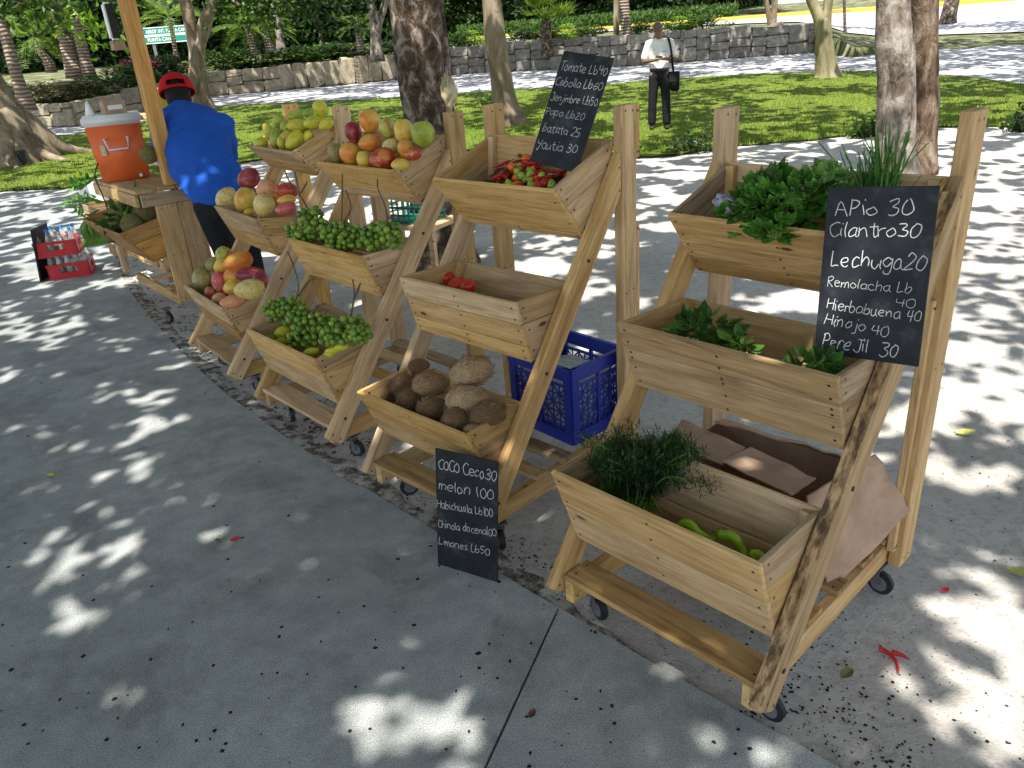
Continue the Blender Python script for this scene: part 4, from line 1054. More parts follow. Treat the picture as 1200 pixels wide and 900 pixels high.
chalkboard(leanpts(1, [(669, 60), (726, 71), (669, 199), (613, 186)], (0, .60, 1.2), (0, 1, -.42)),
 [('Tomate Lb40', .04, .97, .17, .155, .085), ('Cebolla Lb60', .04, .97, .305, .275, .08), ('Jenjimbre Lb50', .03, .98, .44, .415, .075), ('Papa Lb20', .03, .82, .57, .55, .07), ('batata 25', .08, .84, .72, .70, .08), ('Yautia 30', .06, .88, .875, .84, .085)],
 'black chalkboard listing Tomate, Cebolla and Papa, standing in the chilli crate')
BLg, BRg = G(510, 660), G(581, 682); nn_ = (BRg-BLg).cross(V((0, 0, 1))).normalized()
if nn_.y < 0: nn_ = -nn_
pn = nn_*math.cos(R_(9))-V((0, 0, 1))*math.sin(R_(9))
def pl(px, py): d = ray(px, py); return CO+d*((BLg-CO).dot(pn)/d.dot(pn))
chalkboard([pl(513, 526), pl(585, 542), BRg, BLg],
 [('COCO Ceco30', .05, .98, .16, .155, .095), ('melon 100', .05, .94, .335, .31, .09), ('Habichuela Lb100', .02, .93, .495, .455, .07), ('Chinola docena100', .03, .985, .665, .61, .07), ('Limones Lb50', .03, .87, .815, .785, .07)],
 'black chalkboard listing Coco and Melon, standing on the concrete against a stand')

# ================================================================== BLUE MILK CRATE BEHIND STAND 2
def milk_crate():
    b = G(672, 522, .19); r = G(731, 491, .19); l = G(592, 468, .19)
    X = (r-b); wx = X.length; X = X.normalized(); Yv = V((-X.y, X.x, 0)); wy = .36; wx = max(.27, min(.4, wx)); H = .33
    th = empty('milk_crate', b, math.atan2(X.y, X.x), 'deep blue plastic lattice crate with pale bags inside, behind the chilli stand', 'crate')
    def panel(bm, o, a, n):   # o origin, a along (length), n normal thickness dir
        ln = a.length; a = a.normalized(); up = V((0, 0, 1)); t = .012
        for z0, z1, tt in ((0, .05, .014), (H-.055, H, .018), (H-.085, H-.075, .01)):
            bm_bar(bm, o+up*(z0+z1)/2, o+a*ln+up*(z0+z1)/2, tt, z1-z0)
        for s in (.02, ln-.02, ln*.5): bm_bar(bm, o+a*s, o+a*s+up*H, .014 if s == ln*.5 else .036, t, up=n)
        zz0, zz1 = .05, H-.085
        nc = 8; nr = 5
        for i in range(nc):
            for j in range(nr):
                x0 = .03+(ln-.06)*i/nc; x1 = .03+(ln-.06)*(i+1)/nc; za = zz0+(zz1-zz0)*j/nr; zb = zz0+(zz1-zz0)*(j+1)/nr
                A, B = o+a*x0, o+a*x1
                if (i+j) % 2: bm_bar(bm, A+up*za, B+up*zb, .004, .006)
                else: bm_bar(bm, A+up*zb, B+up*za, .004, .006)
        for j in (1, 2, 3, 4): z = zz0+(zz1-zz0)*j/nr; bm_bar(bm, o+up*z, o+a*ln+up*z, .005, .005)
        for i in range(1, nc): x = .03+(ln-.06)*i/nc; bm_bar(bm, o+a*x+up*zz0, o+a*x+up*zz1, .005, .004)
    for o_, a_, n_ in ((V((0, 0, 0)), V((wx, 0, 0)), V((0, 1, 0))), (V((0, wy, 0)), V((wx, 0, 0)), V((0, 1, 0))), (V((0, .0, 0)), V((0, wy, 0)), V((1, 0, 0))), (V((wx, 0, 0)), V((0, wy, 0)), V((1, 0, 0)))):
        bm = bmesh.new(); panel(bm, o_, a_, n_); tag(obj('lattice_side', bm, M['bluecrate'], th), kind='stuff')
    bm = bmesh.new(); bm_box(bm, (.01, .01, 0), (wx-.01, wy-.01, .006)); obj('crate_bottom', bm, M['bluecrate'], th)
    m = NT('white_green_sack', .6, .3); m.col(m.ramp(m.noise(m.tc('Object', (1, 1, 1)), 9, 3, .5, 1.), [(.5, (.62, .66, .66)), (.6, (.35, .5, .52))])); 
    bm = bmesh.new(); bm_ball(bm, (0, 0, 0), 1, 4)
    for v_ in bm.verts:
        c = v_.co; 
        for i in range(3): c[i] = math.copysign(abs(c[i])**.5, c[i])
        c += c.normalized()*.16*noise.noise(c*2.3)
    for f in bm.faces: f.smooth = True
    s = obj('packed_sack', bm, m.m); s.location = b+X*wx/2+Yv*wy/2+V((0, 0, .13)); s.rotation_euler = (0, 0, math.atan2(X.y, X.x)); s.scale = (wx*.455, wy*.455, .125)
    tag(s, 'pale white and green plastic sack filling the blue lattice crate', 'sack')
milk_crate()

# ================================================================== CARDBOARD BOX UNDER STAND 1
def cardboard():
    m = NT('brown_cardboard', .85, .15); f = m.noise(m.tc('Object', (3, 3, 3)), 3, 5, .6)
    m.col(m.ramp(f, [(.35, (.36, .24, .165)), (.65, (.47, .33, .235))])); M['card'] = m.m
    th = empty('cardboard_box', loc(0, .3, .5, .19), STD[0]['yaw']-math.pi, 'open brown cardboard box with splayed torn flaps under the nearest stand', 'cardboard box')
    W0, v0, v1, z0, z1 = .50, .34, .80, .0, .26
    def sheet(name, pts, t=.005, wob=.004, n=8):
        P = [V(p) for p in pts]; bm = bmesh.new(); g = []
        N = (P[1]-P[0]).cross(P[3]-P[0]).normalized()
        for lay in (0, 1):
            rows = []
            for j in range(n+1):
                rows.append([bm.verts.new(P[0].lerp(P[1], i/n).lerp(P[3].lerp(P[2], i/n), j/n)+N*(lay*t+wob*noise.noise(V((i*.5, j*.35, len(name)))))) for i in range(n+1)])
            g.append(rows)
            for j in range(n):
                for i in range(n):
                    q = (rows[j][i], rows[j][i+1], rows[j+1][i+1], rows[j+1][i]); bm.faces.new(q if lay else q[::-1])
        b_ = [(0, i) for i in range(n)]+[(i, n) for i in range(n)]+[(n, n-i) for i in range(n)]+[(n-i, 0) for i in range(n)]
        for q in range(len(b_)):
            a, c = b_[q], b_[(q+1) % len(b_)]; bm.faces.new((g[0][a[0]][a[1]], g[0][c[0]][c[1]], g[1][c[0]][c[1]], g[1][a[0]][a[1]]))
        return obj(name, bm, M['card'], th)
    Mi = Matrix.LocRotScale(th.location, th.rotation_euler, None).inverted()
    L = lambda u, v, z: Mi @ loc(0, u, v, z)
    u0, u1, va, vb_ = .10, .60, .32, .78; za, zb = .20, .43
    sheet('box_side', [L(u0, va, za), L(u1, va, za), L(u1, va, zb), L(u0, va, zb)]); sheet('box_side', [L(u0, vb_, za), L(u1, vb_, za), L(u1, vb_, zb), L(u0, vb_, zb)])
    sheet('box_side', [L(u0, va, za), L(u0, vb_, za), L(u0, vb_, zb), L(u0, va, zb)]); sheet('box_side', [L(u1, va, za), L(u1, vb_, za), L(u1, vb_, zb), L(u1, va, zb)])
    sheet('box_bottom', [L(u0, va, za), L(u1, va, za), L(u1, vb_, za), L(u0, vb_, za)], wob=.002)
    def wp(px, v): return Mi @ at_v(0, 600+px[0]/2, 450+px[1]/2, v)
    # right flap drops outwards past the leg
    sheet('torn_flap', [wp((690, 262), .33), wp((740, 487), .50), wp((932, 297), .79), wp((850, 165), .74)], wob=.012)
    sheet('front_flap', [wp((492, 182), .36), wp((655, 262), .33), wp((712, 225), .46), wp((560, 150), .52)], wob=.006)
    sheet('left_flap', [wp((366, 140), .40), wp((492, 190), .36), wp((546, 150), .50), wp((398, 85), .56)], wob=.006)
    sheet('back_flap', [L(u0+.04, vb_, zb), L(u1-.02, vb_, zb), L(u1-.04, vb_-.12, zb+.05), L(u0+.1, vb_-.1, zb+.06)], wob=.01)
cardboard()

# ================================================================== DEBRIS
def flat_bits(name, pts, mat, lab, cat, szr, kind=None, group=None):
    bm = bmesh.new()
    for p in pts:
        n = 6; s = random.uniform(*szr); a0 = random.random()*6; rx = random.uniform(.6, 1.2)
        vs = [bm.verts.new(p+V((math.cos(a0+6.283*i/n)*s*rx*random.uniform(.7, 1.2), math.sin(a0+6.283*i/n)*s*random.uniform(.7, 1.2), .0008))) for i in range(n)]
        top = bm.verts.new(p+V((0, 0, s*.3)))
        for i in range(n): bm.faces.new((vs[i], vs[(i+1) % n], top))
    o = obj(name, bm, mat); tag(o, lab, cat, group, kind); return o
M['seed'] = plain('dark_seed', (.02, .016, .014), .8, .2, var=.3)
M['seed2'] = plain('brown_litter', (.09, .05, .03), .85, .2, var=.4)
def in_path(p):
    # side of the curved edge
    best = min(range(len(EDGE)-1), key=lambda i: ((EDGE[i]+EDGE[i+1])/2-V((p.x, p.y, 0))).length)
    a, b = EDGE[best], EDGE[best+1]; return (b-a).cross(V((p.x, p.y, 0))-a).z > 0
rd = random.Random(5)
pp = []
for px, py in ((268, 680), (600-70, 706-70), (583, 627), (640/1.5, 616/1.5+300), (440, 750), (360, 790), (307, 790), (250, 780), (138, 842), (125, 867), (230, 868), (70, 820), (28, 850), (305, 680), (540, 793), (617, 840), (720, 848), (780, 760), (15, 757), (178, 687), (374, 700), (376, 752), (270, 835), (590, 745), (330, 735), (462, 717), (515, 663), (390, 600), (90, 830), (650, 870), (505, 640)):
    pp.append(G(px, py))
for i in range(160):
    p = G(rd.uniform(0, 900), rd.uniform(380, 900)); 
    if in_path(p): pp.append(p)
tag(flat_bits('fallen_seeds', pp, M['seed'], None, None, (.003, .0085)), kind='stuff')
pp = []
for i in range(2600):
    t = rd.random(); e = EDGE[rd.randrange(0, len(EDGE)-12)]; p = e+V((rd.random()**1.7*.35, rd.random()**1.7*.32, SANDZ))
    if not in_path(p): pp.append(p)
for i in range(900):
    p = G(rd.uniform(600, 1250), rd.uniform(300, 1000), SANDZ)
    if not in_path(p) and noise.noise(V((p.x*1.7, p.y*1.7, 3))) > rd.uniform(-.35, .35): pp.append(p)
for i in range(900):
    p = G(rd.uniform(150, 700), rd.uniform(185, 420), SANDZ)
    if not in_path(p): pp.append(p)
tag(flat_bits('ground_litter', pp, M['seed'], None, None, (.002, .006)), kind='stuff')
tag(flat_bits('leaf_litter', [q for q in [EDGE[rd.randrange(35, len(EDGE)-6)]+V((rd.gauss(.1, .12), rd.gauss(.08, .1), SANDZ+.004)) for i in range(500)] if not in_path(q)], M['seed2'], None, None, (.006, .016)), kind='stuff')
def ground_leaf(px, py, c, s, ang, lab, z=.002):
    p = G(px, py, z); bm = bmesh.new(); r = []
    for i, t in enumerate((0, .25, .5, .75, 1)):
        w_ = .32*math.sin(math.pi*min(1, t*.9+.05)); r.append([bm.verts.new((t*s, -w_*s, .004+.1*s*t*t)), bm.verts.new((t*s, 0, .001+.08*s*t*t)), bm.verts.new((t*s, w_*s, .006+.12*s*t*t))])
    for a, b in zip(r[:-1], r[1:]):
        for j in (0, 1): bm.faces.new((a[j], b[j], b[j+1], a[j+1]))
    o = obj('fallen_leaf', bm, plain('fallen_leaf_'+lab.split()[0], c, .6, .3, var=.2, bscale=30)); o.location = p; o.rotation_euler = (0, 0, ang); tag(o, lab, 'leaf')
ground_leaf(270, 634, (.45, .015, .02), .035, .3, 'crimson fallen petal on the shaded concrete in the middle of the path')
ground_leaf(55, 557, (.5, .4, .06), .045, -.4, 'yellow fallen leaf on the concrete near the left edge of the photo')
ground_leaf(258, 636, (.15, .22, .04), .03, 2.2, 'green scrap of leaf beside the crimson petal on the path')
ground_leaf(1103, 694, (.5, .02, .04), .03, .3, 'pink red petal alone on the sand right of the nearest stand', SANDZ+.008)
ground_leaf(985, 795, (.16, .15, .06), .05, .5, 'curled olive brown leaf on the sand below the red pods', SANDZ+.008)
ground_leaf(1180, 668, (.4, .42, .12), .07, -.6, 'pale green leaf on the sand at the right edge of the photo', SANDZ+.008)
ground_leaf(1120, 508, (.5, .5, .14), .08, -.1, 'yellow green leaf on the sand right of the post of the nearest stand', SANDZ+.008)
ground_leaf(620, 842, (.10, .04, .03), .03, .9, 'small dark brown leaf in the sunlit patch on the concrete at the bottom')
for q, (P, lb) in enumerate((([(1030, 760), (1040, 764), (1050, 775), (1053, 788)], 'curved red chilli pod lying on the sand beside the nearest stand'), ([(1045, 764), (1056, 767), (1064, 772)], 'short dark red pod touching the curved chilli on the sand'))):
    Q = [G(x, y, SANDZ+.012) for x, y in P]; r0 = Q[0]; Q = catmull([p-r0 for p in Q], 4); n = len(Q); bm = bmesh.new(); bm_tube(bm, Q, [.008*(1-(i/(n-1))**2*.7) for i in range(n)], 8, wob=.3, wsc=60)
    o = obj('red_pod', bm, PM['chili']); o.location = r0; tag(o, lb, 'pepper')
# ================================================================== VENDOR STALL (far left)
SY = 2.264; SO = V((-2.2, 5.45, 0))
stall = empty('vendor_stall', SO, SY-math.pi, 'wooden vendor counter with a tall orange pine post, at the far end of the stands', 'stall')
SM = Matrix.LocRotScale(SO, Matrix.Rotation(SY-math.pi, 3, 'Z').to_quaternion(), None)
def sl(u, v, z): return SM @ V((-u, v, z))
def sv(px, py, v):
    P0 = SM @ V((0, v, 0)); N = SM.to_3x3() @ V((0, 1, 0)); d = ray(px, py); return CO+d*((P0-CO).dot(N)/d.dot(N))
for j in range(3):
    v0 = -.28+j*.135; board('counter_plank', stall, [(-1.0, v0+.003, .915), (.02, v0+.003, .915), (.02, v0+.132, .915), (-1.0, v0+.132, .915)], .024)
board('end_apron', stall, [(.022, -.26, .83), (.022, .12, .83), (.022, .12, .912), (.022, -.26, .912)], .02)
board('front_apron', stall, [(-1.0, -.285, .83), (.0, -.285, .83), (.0, -.285, .913), (-1.0, -.285, .913)], -.022)
for v0, v1, z0 in ((-.175, -.035, .14), (-.031, .115, .2)): board('end_panel', stall, [(.0, v0, z0), (.0, v0, .826), (.0, v1, .826), (.0, v1, z0)], -.022, nails=2)
stick('post', stall, (-.02, -.02, .942), (-.02, -.02, 2.7), (0, 1, 0), .088, .088, M['wood_orange'], 0, .004)
stick('post', stall, (-.96, .1, .05), (-.96, .1, .91), (0, 1, 0), .08, .04, M['wood'], 0); stick('post', stall, (-2.3, .1, .05), (-2.3, .1, .7), (0, 1, 0), .08, .04, M['wood'], 0)
stick('base_rail', stall, (-.05, -.14, .14), (-1.0, -.14, .14), (0, 0, 1), .075, .034); stick('base_rail', stall, (0, .12, .14), (-2.35, .12, .14), (0, 0, 1), .075, .034)
for u in (.2, .6): board('base_slat', stall, [(-u, -.15, .179), (-u, .15, .179), (-u-.09, .15, .179), (-u-.09, -.15, .179)], .018)
tr = trough(stall, .92, (-.45, .68), (-.14, .75), (-.27, .45), (0, .5, 1), (0, .5, 1), ('wood_orange', 'wood_old'))
cw = sv(143, 303, 0.0); cl = SM.inverted() @ G(143, 310)
caster(stall, cl.x, cl.y, .5); caster(stall, -.1, -.25, .2)
board('corner_board', stall, [(cl.x-.10, cl.y-.03, .10), (cl.x+.08, cl.y-.03, .10), (cl.x+.08, cl.y-.03, .2), (cl.x-.10, cl.y-.03, .2)], .02)
# small white plastic dispenser on the post, gives no light
bm = bmesh.new(); bm_box(bm, (-.035, -.05, -.11), (.035, .0, .11)); bmesh.ops.bevel(bm, geom=bm.edges[:], offset=.012, segments=2, affect='EDGES')
p = sv(134, 25, -.07); fx = obj('post_dispenser', bm, M['white']); fx.location = p; fx.rotation_euler = (0, 0, SY-math.pi); tag(fx, 'slim white plastic dispenser with a black edge on the orange pine post', 'lamp')
bm = bmesh.new(); bm_box(bm, (.0355, -.045, -.10), (.046, .0, .10)); obj('black_edge', bm, M['black'], fx)
bm = bmesh.new(); bm_box(bm, (-.03, -.055, -.17), (.04, .02, -.115)); obj('bracket', bm, M['wood'], fx)

# cooler
def cooler():
    p = sl(.70, -.03, .94); q = Yp(146, 196, p.y); p = V((q.x, p.y, .9405)); RZ = .40
    th = empty('drinks_cooler', p, RZ, 'orange cooler box with a white lid standing on the wooden counter', 'cooler')
    w_, d_, h_ = .185, .16, .40
    bm = bmesh.new(); vs = bm_box(bm, (-w_, -d_, 0), (w_, d_, h_))
    for v_ in vs:
        if v_.co.z < .1: v_.co.x *= .86; v_.co.y *= .9
    bmesh.ops.bevel(bm, geom=bm.edges[:], offset=.02, segments=3, affect='EDGES'); smooth(obj('body', bm, M['orange'], th))
    bm = bmesh.new(); bm_box(bm, (-w_-.012, -d_-.012, h_-.012), (w_+.012, d_+.012, h_+.055)); bmesh.ops.bevel(bm, geom=bm.edges[:], offset=.014, segments=3, affect='EDGES'); lid = smooth(obj('lid', bm, M['white'], th))
    bm = bmesh.new(); y = -d_-.03
    P = [(-.07, -d_+.01, .30), (-.075, y, .30), (-.065, y, .225), (.065, y, .225), (.075, y, .30), (.07, -d_+.01, .30)]
    bm_tube(bm, P, .008, 8); obj('handle', bm, M['white'], th)
    bm = bmesh.new(); bm_box(bm, (-.118, -d_-.004, .19), (-.085, -d_+.02, .26)); obj('sticker', bm, plain('cream_label', (.62, .56, .36), .5, .3, var=.2, bscale=60), th)
    bm = bmesh.new(); bm_cyl(bm, (.1, -d_+.03, .03), (.1, -d_-.02, .03), .011, seg=10); obj('tap', bm, M['white'], th)
    R3 = Matrix.Rotation(RZ, 3, 'Z')
    # things on the lid
    bm = bmesh.new(); bm_cyl(bm, (0, 0, 0), (0, 0, .1), .034, .008, 16); o = smooth(obj('paper_cone', bm, M['white'])); o.location = p+R3 @ V((-.13, 0, h_+.0555)); tag(o, 'white paper cone standing on the cooler lid', 'cone')
    bm = bmesh.new(); bm_box(bm, (-.075, -.05, 0), (.075, .05, .09)); bmesh.ops.bevel(bm, geom=bm.edges[:], offset=.003, segments=1, affect='EDGES')
    o = obj('small_carton', bm, M['card']); o.location = p+R3 @ V((.03, 0, h_+.0555)); o.rotation_euler = (0, 0, .7); tag(o, 'small brown carton standing on the cooler lid', 'carton')
    bm = bmesh.new(); bm_bar(bm, (-.05, -.0505, .045), (.05, -.0505, .045), .03, .002, up=(0, 1, 0)); obj('paper_tape', bm, M['white'], o)
cooler()
# coconut on counter by the post
CM['green'] = coir_mat('green_brown_coconut', (.10, .09, .03), (.2, .17, .07), (.3, .26, .12))
def stall_nut(px, py, v, r, kind, lab, name='coconut', cat='coconut', grp='coconuts at the vendor stall'):
    p = sv(px, py, v); bm = bmesh.new(); bmesh.ops.create_uvsphere(bm, u_segments=20, v_segments=14, radius=1); s = random.random()*40
    for v_ in bm.verts: v_.co += v_.co.normalized()*(.10*noise.noise(v_.co*2+V((s, 0, 0)))); v_.co.z *= 1.12
    for f in bm.faces: f.smooth = True
    o = obj(name, bm, CM[kind]); o.location = p; o.scale = (r,)*3; o.rotation_euler = (random.uniform(-.7, .7), random.uniform(-.7, .7), 0); tag(o, lab, cat, grp)
def c8(x, y): return x/4.09, 150+y/4.09
stall_nut(*c8(712, 128), -.1, .055, 'green', 'husked green brown coconut on the counter beside the orange post')
stall_nut(*c8(530, 500), -.33, .07, 'green', 'green coconut lowest at the left tip of the stall trough')
stall_nut(*c8(620, 350), -.05, .10, 'green', 'shaded green coconut at the top left of the dark heap')
stall_nut(*c8(690, 410), -.2, .08, 'green', 'brown coconut at the right of the dark heap below the counter')
stall_nut(*c8(600, 400), -.25, .10, 'green', 'green coconut in the middle of the dark heap below the counter')
stall_nut(*c8(560, 460), -.30, .085, 'green', 'green coconut at the front left of the dark heap below the counter')
stall_nut(*c8(640, 470), -.30, .08, 'green', 'small green coconut resting at the front of the stall trough')
stall_nut(*c8(650, 350), -.15, .10, 'dark', 'dark coconut high at the back of the heap below the counter')
def herb_at(name, p, a, b, dep, n, size, mat, label, cat, lob=False, mats2=None):
    th = empty(name, p, 0, label, cat); L = Leaves(); d = (p-CO).normalized(); rt = d.cross(V((0, 0, 1))).normalized(); fl = V((d.x, d.y, 0)).normalized()
    for i in range(n):
        q = V((random.gauss(0, .45), random.gauss(0, .45), random.gauss(0, .45))); c = rt*q.x*a+V((0, 0, 1))*q.z*b+fl*q.y*dep
        dd = c.normalized()+V((random.gauss(0, .5), random.gauss(0, .5), random.gauss(0, .5)))
        (lobed(L, c, dd, V((0, 0, 1)), size*random.uniform(.6, 1.2)) if lob else L.leaf(c, dd, V((random.gauss(0, .5), random.gauss(0, .5), 1)), size*random.uniform(.6, 1.2), size*.4))
    tag(L.build('leaves', M[mat], th), kind='stuff')
    bm = bmesh.new()
    for i in range(8): bm_tube(bm, [V((0, 0, -b)), V((random.gauss(0, a*.4), random.gauss(0, .02), b*.4))], .003, 4)
    obj('stalks', bm, M['stalk'], th)
herb_at('leafy_greens', sv(*c8(600, 430), -.3), .14, .12, .1, 90, .11, 'leaf_dark', 'dark leafy greens spread among the coconuts below the counter', 'greens')
herb_at('leafy_greens', sv(*c8(405, 275), .1), .10, .07, .1, 90, .09, 'leaf_mid', 'green leaves sticking up behind the white carton', 'greens')
herb_at('leafy_greens', sv(*c8(385, 360), -.2), .08, .05, .08, 60, .09, 'leaf_pale', 'pale green leaves at the left of the small wooden box', 'greens', mats2=None)
herb_at('leafy_greens', sv(*c8(480, 345), -.1), .1, .03, .06, 60, .07, 'leaf_mid', 'green herbs lying along the top of the small wooden box', 'greens')
# plantains
PLM = plain('green_plantain_skin', (.09, .20, .02), .4, .4, var=.3, bscale=6)
th = empty('plantain_hand', sv(*c8(450, 440), -.15), 0, 'bunch of green plantains hanging left of the stall trough', 'plantains'); 
d = (th.location-CO).normalized(); rt = d.cross(V((0, 0, 1))).normalized(); fl = V((d.x, d.y, 0)).normalized()
for i in range(13):
    t = i/12; x0 = -.14+.24*t; row = i % 2
    P = catmull([V((0, 0, .02))+rt*x0*.35-fl*.02*row, rt*(x0+.03)+V((0, 0, -.06))-fl*(.04+.03*row), rt*(x0+.04)+V((0, 0, -.15)), rt*(x0+.0-.02*t)+V((0, 0, -.22))+fl*.02], 4); n = len(P)
    bm = bmesh.new(); bm_tube(bm, P, [.023*min(1, .35+i_*.2, .35+(n-1-i_)*.25) for i_ in range(n)], 6); obj('plantain', bm, PLM, th)
bm = bmesh.new(); bm_tube(bm, [rt*-.08+V((0, 0, .05)), V((0, 0, .03)), rt*.06+V((0, 0, .01))], [.012, .016, .01], 8); obj('stalk', bm, M['stalk'], th)
# small wooden box + white carton with blue print
A, B = sv(*c8(415, 425), -.28), sv(*c8(590, 390), -.28)
X = (B-A); wx = X.length; rz = math.atan2(X.y, X.x)
th = empty('fruit_box', A, rz, 'small slatted wooden box left of the counter, holding a white carton', 'box')
hz = .10
for k_, (y, nm) in enumerate(((0, 'side_slat'), (.26, 'side_slat'))):
    for z in (0, .055): board('side_slat', th, [(0, y, z), (wx, y, z), (wx, y, z+.05), (0, y, z+.05)], .008, M['wood_old'])
for x in (0, wx-.01):
    for z in (0, .055): board('end_slat', th, [(x, 0.01, z), (x, .26, z), (x, .26, z+.05), (x, .01, z+.05)], .008, M['wood_old'])
for y in (.01, .1, .19): board('bottom_slat', th, [(0, y, 0), (wx, y, 0), (wx, y+.07, 0), (0, y+.07, 0)], .006, M['wood_old'])
stick('box_leg', stall, SM.inverted() @ (A+V((0, 0, -.0))+X*.5+V((0, .1, -.012))), SM.inverted() @ V((A.x+X.x*.5, A.y+.1+X.y*.5, .2)), (1, 0, 0), .07, .04, M['wood_old'], 0)
P = [c8(375, 310), c8(415, 365), c8(570, 335), c8(520, 225), c8(460, 245)]
P = [sv(x, y, -.12) for x, y in P]; root = P[0]; bm = bmesh.new(); nrm = (P[1]-P[0]).cross(P[3]-P[0]).normalized()*.004
f = bm.faces.new([bm.verts.new(p-root) for p in P]); r_ = bmesh.ops.extrude_face_region(bm, geom=[f]); bmesh.ops.translate(bm, verts=[x for x in r_['geom'] if isinstance(x, bmesh.types.BMVert)], vec=nrm)
bmesh.ops.recalc_face_normals(bm, faces=bm.faces[:])
o = obj('white_carton', bm, M['white']); o.location = root; tag(o, 'torn white carton with blue print standing in the small wooden box', 'carton')
bm = bmesh.new(); a_, b_ = sv(*c8(468, 252), -.13)-root, sv(*c8(512, 240), -.13)-root; bm_bar(bm, a_, b_, .02, .003); a_, b_ = sv(*c8(470, 290), -.13)-root, sv(*c8(520, 320), -.13)-root; bm_bar(bm, a_, b_, .012, .003); obj('blue_print', bm, plain('blue_ink', (.03, .08, .5), .5), o)
# black cable
bm = bmesh.new(); P = catmull([sv(*c8(x, y), -.33) for x, y in ((470, 170), (455, 230), (490, 320), (520, 400), (545, 480))], 4); r0 = P[0].copy(); bm_tube(bm, [p-r0 for p in P], .005, 6); o = obj('cable', bm, M['black']); o.location = r0; tag(o, 'thin black cable hanging down from the cooler corner past the white carton', 'cable')
# papayas behind the counter
for i, (x, y, s, lb) in enumerate(((497, 318, .10, 'large yellow papaya behind the vendor stall beside the red cap'), (480, 345, .07, 'smaller yellow papaya left of the large one'))):
    p = Yp(x/2.647, y/2.647, 6.3); make_fruit('papaya', 'papaya', i, 'papaya', p, s*.75, s*1.2, 1.2, lb, None)
bm = bmesh.new(); bm_box(bm, (-.25, -.15, 0), (.25, .15, .03)); 
for sx in (-.22, .22):
    for sy in (-.12, .12): bm_bar(bm, (sx, sy, 0), (sx, sy, -1.15), .04)
pz = Yp(190, 132, 6.3); o = obj('display_table', bm, M['wood']); o.location = (pz.x-.1, 6.35, pz.z-.02); o.location.z = max(1.0, pz.z-.03); tag(o, 'narrow wooden table behind the counter holding papayas', 'table')

# ================================================================== BOTTLE CRATES
M['glass'] = plain('bottle_plastic', (.50, .53, .52), .15, .6)
mg = NT('clear_bottle', .08, .5); mg.col((.86, .89, .88)); mg.b.inputs['Transmission Weight'].default_value = .75; mg.b.inputs['IOR'].default_value = 1.25; M['clear'] = mg.m
def bottle_mesh():
    bm = bmesh.new(); pr = [(0, .0), (.026, .0), (.029, .01), (.029, .10), (.027, .13), (.018, .165), (.012, .185), (.012, .20)]; seg = 14; rings = []
    for r, z in pr[1:]: rings.append([bm.verts.new((r*math.cos(6.283*k/seg), r*math.sin(6.283*k/seg), z)) for k in range(seg)])
    for a, b in zip(rings[:-1], rings[1:]):
        for k in range(seg): bm.faces.new((a[k], a[(k+1) % seg], b[(k+1) % seg], b[k])).smooth = True
    bm.faces.new(rings[0][::-1]); bm.faces.new(rings[-1]); me = bpy.data.meshes.new('bottle'); bm.normal_update(); bm.to_mesh(me); bm.free(); me.materials.append(M['clear']); return me
BME = bottle_mesh()
bm = bmesh.new(); bm_cyl(bm, (0, 0, .197), (0, 0, .222), .0155, .0145, 14); CAP = bpy.data.meshes.new('bottle_cap'); bm.normal_update(); bm.to_mesh(CAP); bm.free(); CAP.materials.append(M['bluecap'])
b0 = G(59, 329); b1 = G(108, 322); X = b1-b0; cwid = X.length; rz = math.atan2(X.y, X.x)
def bottle_crate(z, dx, lab, caps):
    R3 = Matrix.Rotation(rz, 3, 'Z'); base = b0+R3 @ V((dx, 0, z))
    th = empty('bottle_crate', base, rz, lab, 'crate', 'red bottle crates'); w_, d_, h_ = cwid, .27, .13; t = .012
    def side(nm, L_, mat4, hole=True):
        bm = bmesh.new()
        # wall with a hand hole: ring of boxes
        bm_box(bm, (0, 0, 0), (L_, t, h_*.42)); bm_box(bm, (0, 0, h_*.82), (L_, t, h_)); bm_box(bm, (0, 0, h_*.42), (L_*.30, t, h_*.82)); bm_box(bm, (L_*.70, 0, h_*.42), (L_, t, h_*.82)); bm_box(bm, (-.004, -.006, h_-.014), (L_+.004, t+.004, h_+.004)); bm_box(bm, (-.003, -.004, 0), (L_+.003, t+.002, .016))
        o = obj(nm, bm, M['red'], th); o.matrix_basis = mat4
        tag(o, kind=None)
    side('crate_side', w_, Matrix.Identity(4)); side('crate_side', w_, Matrix.Translation((0, d_-t, 0)))
    side('crate_end', d_, Matrix.Translation((t, 0, 0)) @ Matrix.Rotation(math.pi/2, 4, 'Z')); side('crate_end', d_, Matrix.Translation((w_, 0, 0)) @ Matrix.Rotation(math.pi/2, 4, 'Z'))
    bm = bmesh.new(); bm_box(bm, (t, t, .002), (w_-t, d_-t, .012)); obj('crate_bottom', bm, M['red'], th)
    nx, ny = 4 if caps else 5, 2 if caps else 3
    for i in range(nx):
        for j in range(ny):
            x = .035+(w_-.07)*i/(nx-1); y = .05+(d_-.10)*j/(ny-1); o = bpy.data.objects.new('bottle', BME); C.objects.link(o); o.location = base+R3 @ V((x, y, .013))
            o.rotation_euler = (0, 0, random.uniform(0, 3)); row = 'front' if j == 0 else ('back' if j == ny-1 else 'middle'); pos = ['first from the left', 'second from the left', 'third from the left', 'fourth from the left', 'fifth from the left'][i]
            tag(o, f'{"blue capped" if caps else "uncapped"} bottle, {pos}, {row} row of the {"upper" if caps else "lower"} crate', 'bottle', 'bottles in the red crates')
            if caps or j > 1:
                pass
            if caps:
                c = bpy.data.objects.new('cap', CAP); C.objects.link(c); c.parent = o
bottle_crate(0, 0, 'lower red bottle crate standing on the concrete', False)
bottle_crate(.205, -.05, 'upper red bottle crate with blue capped bottles', True)
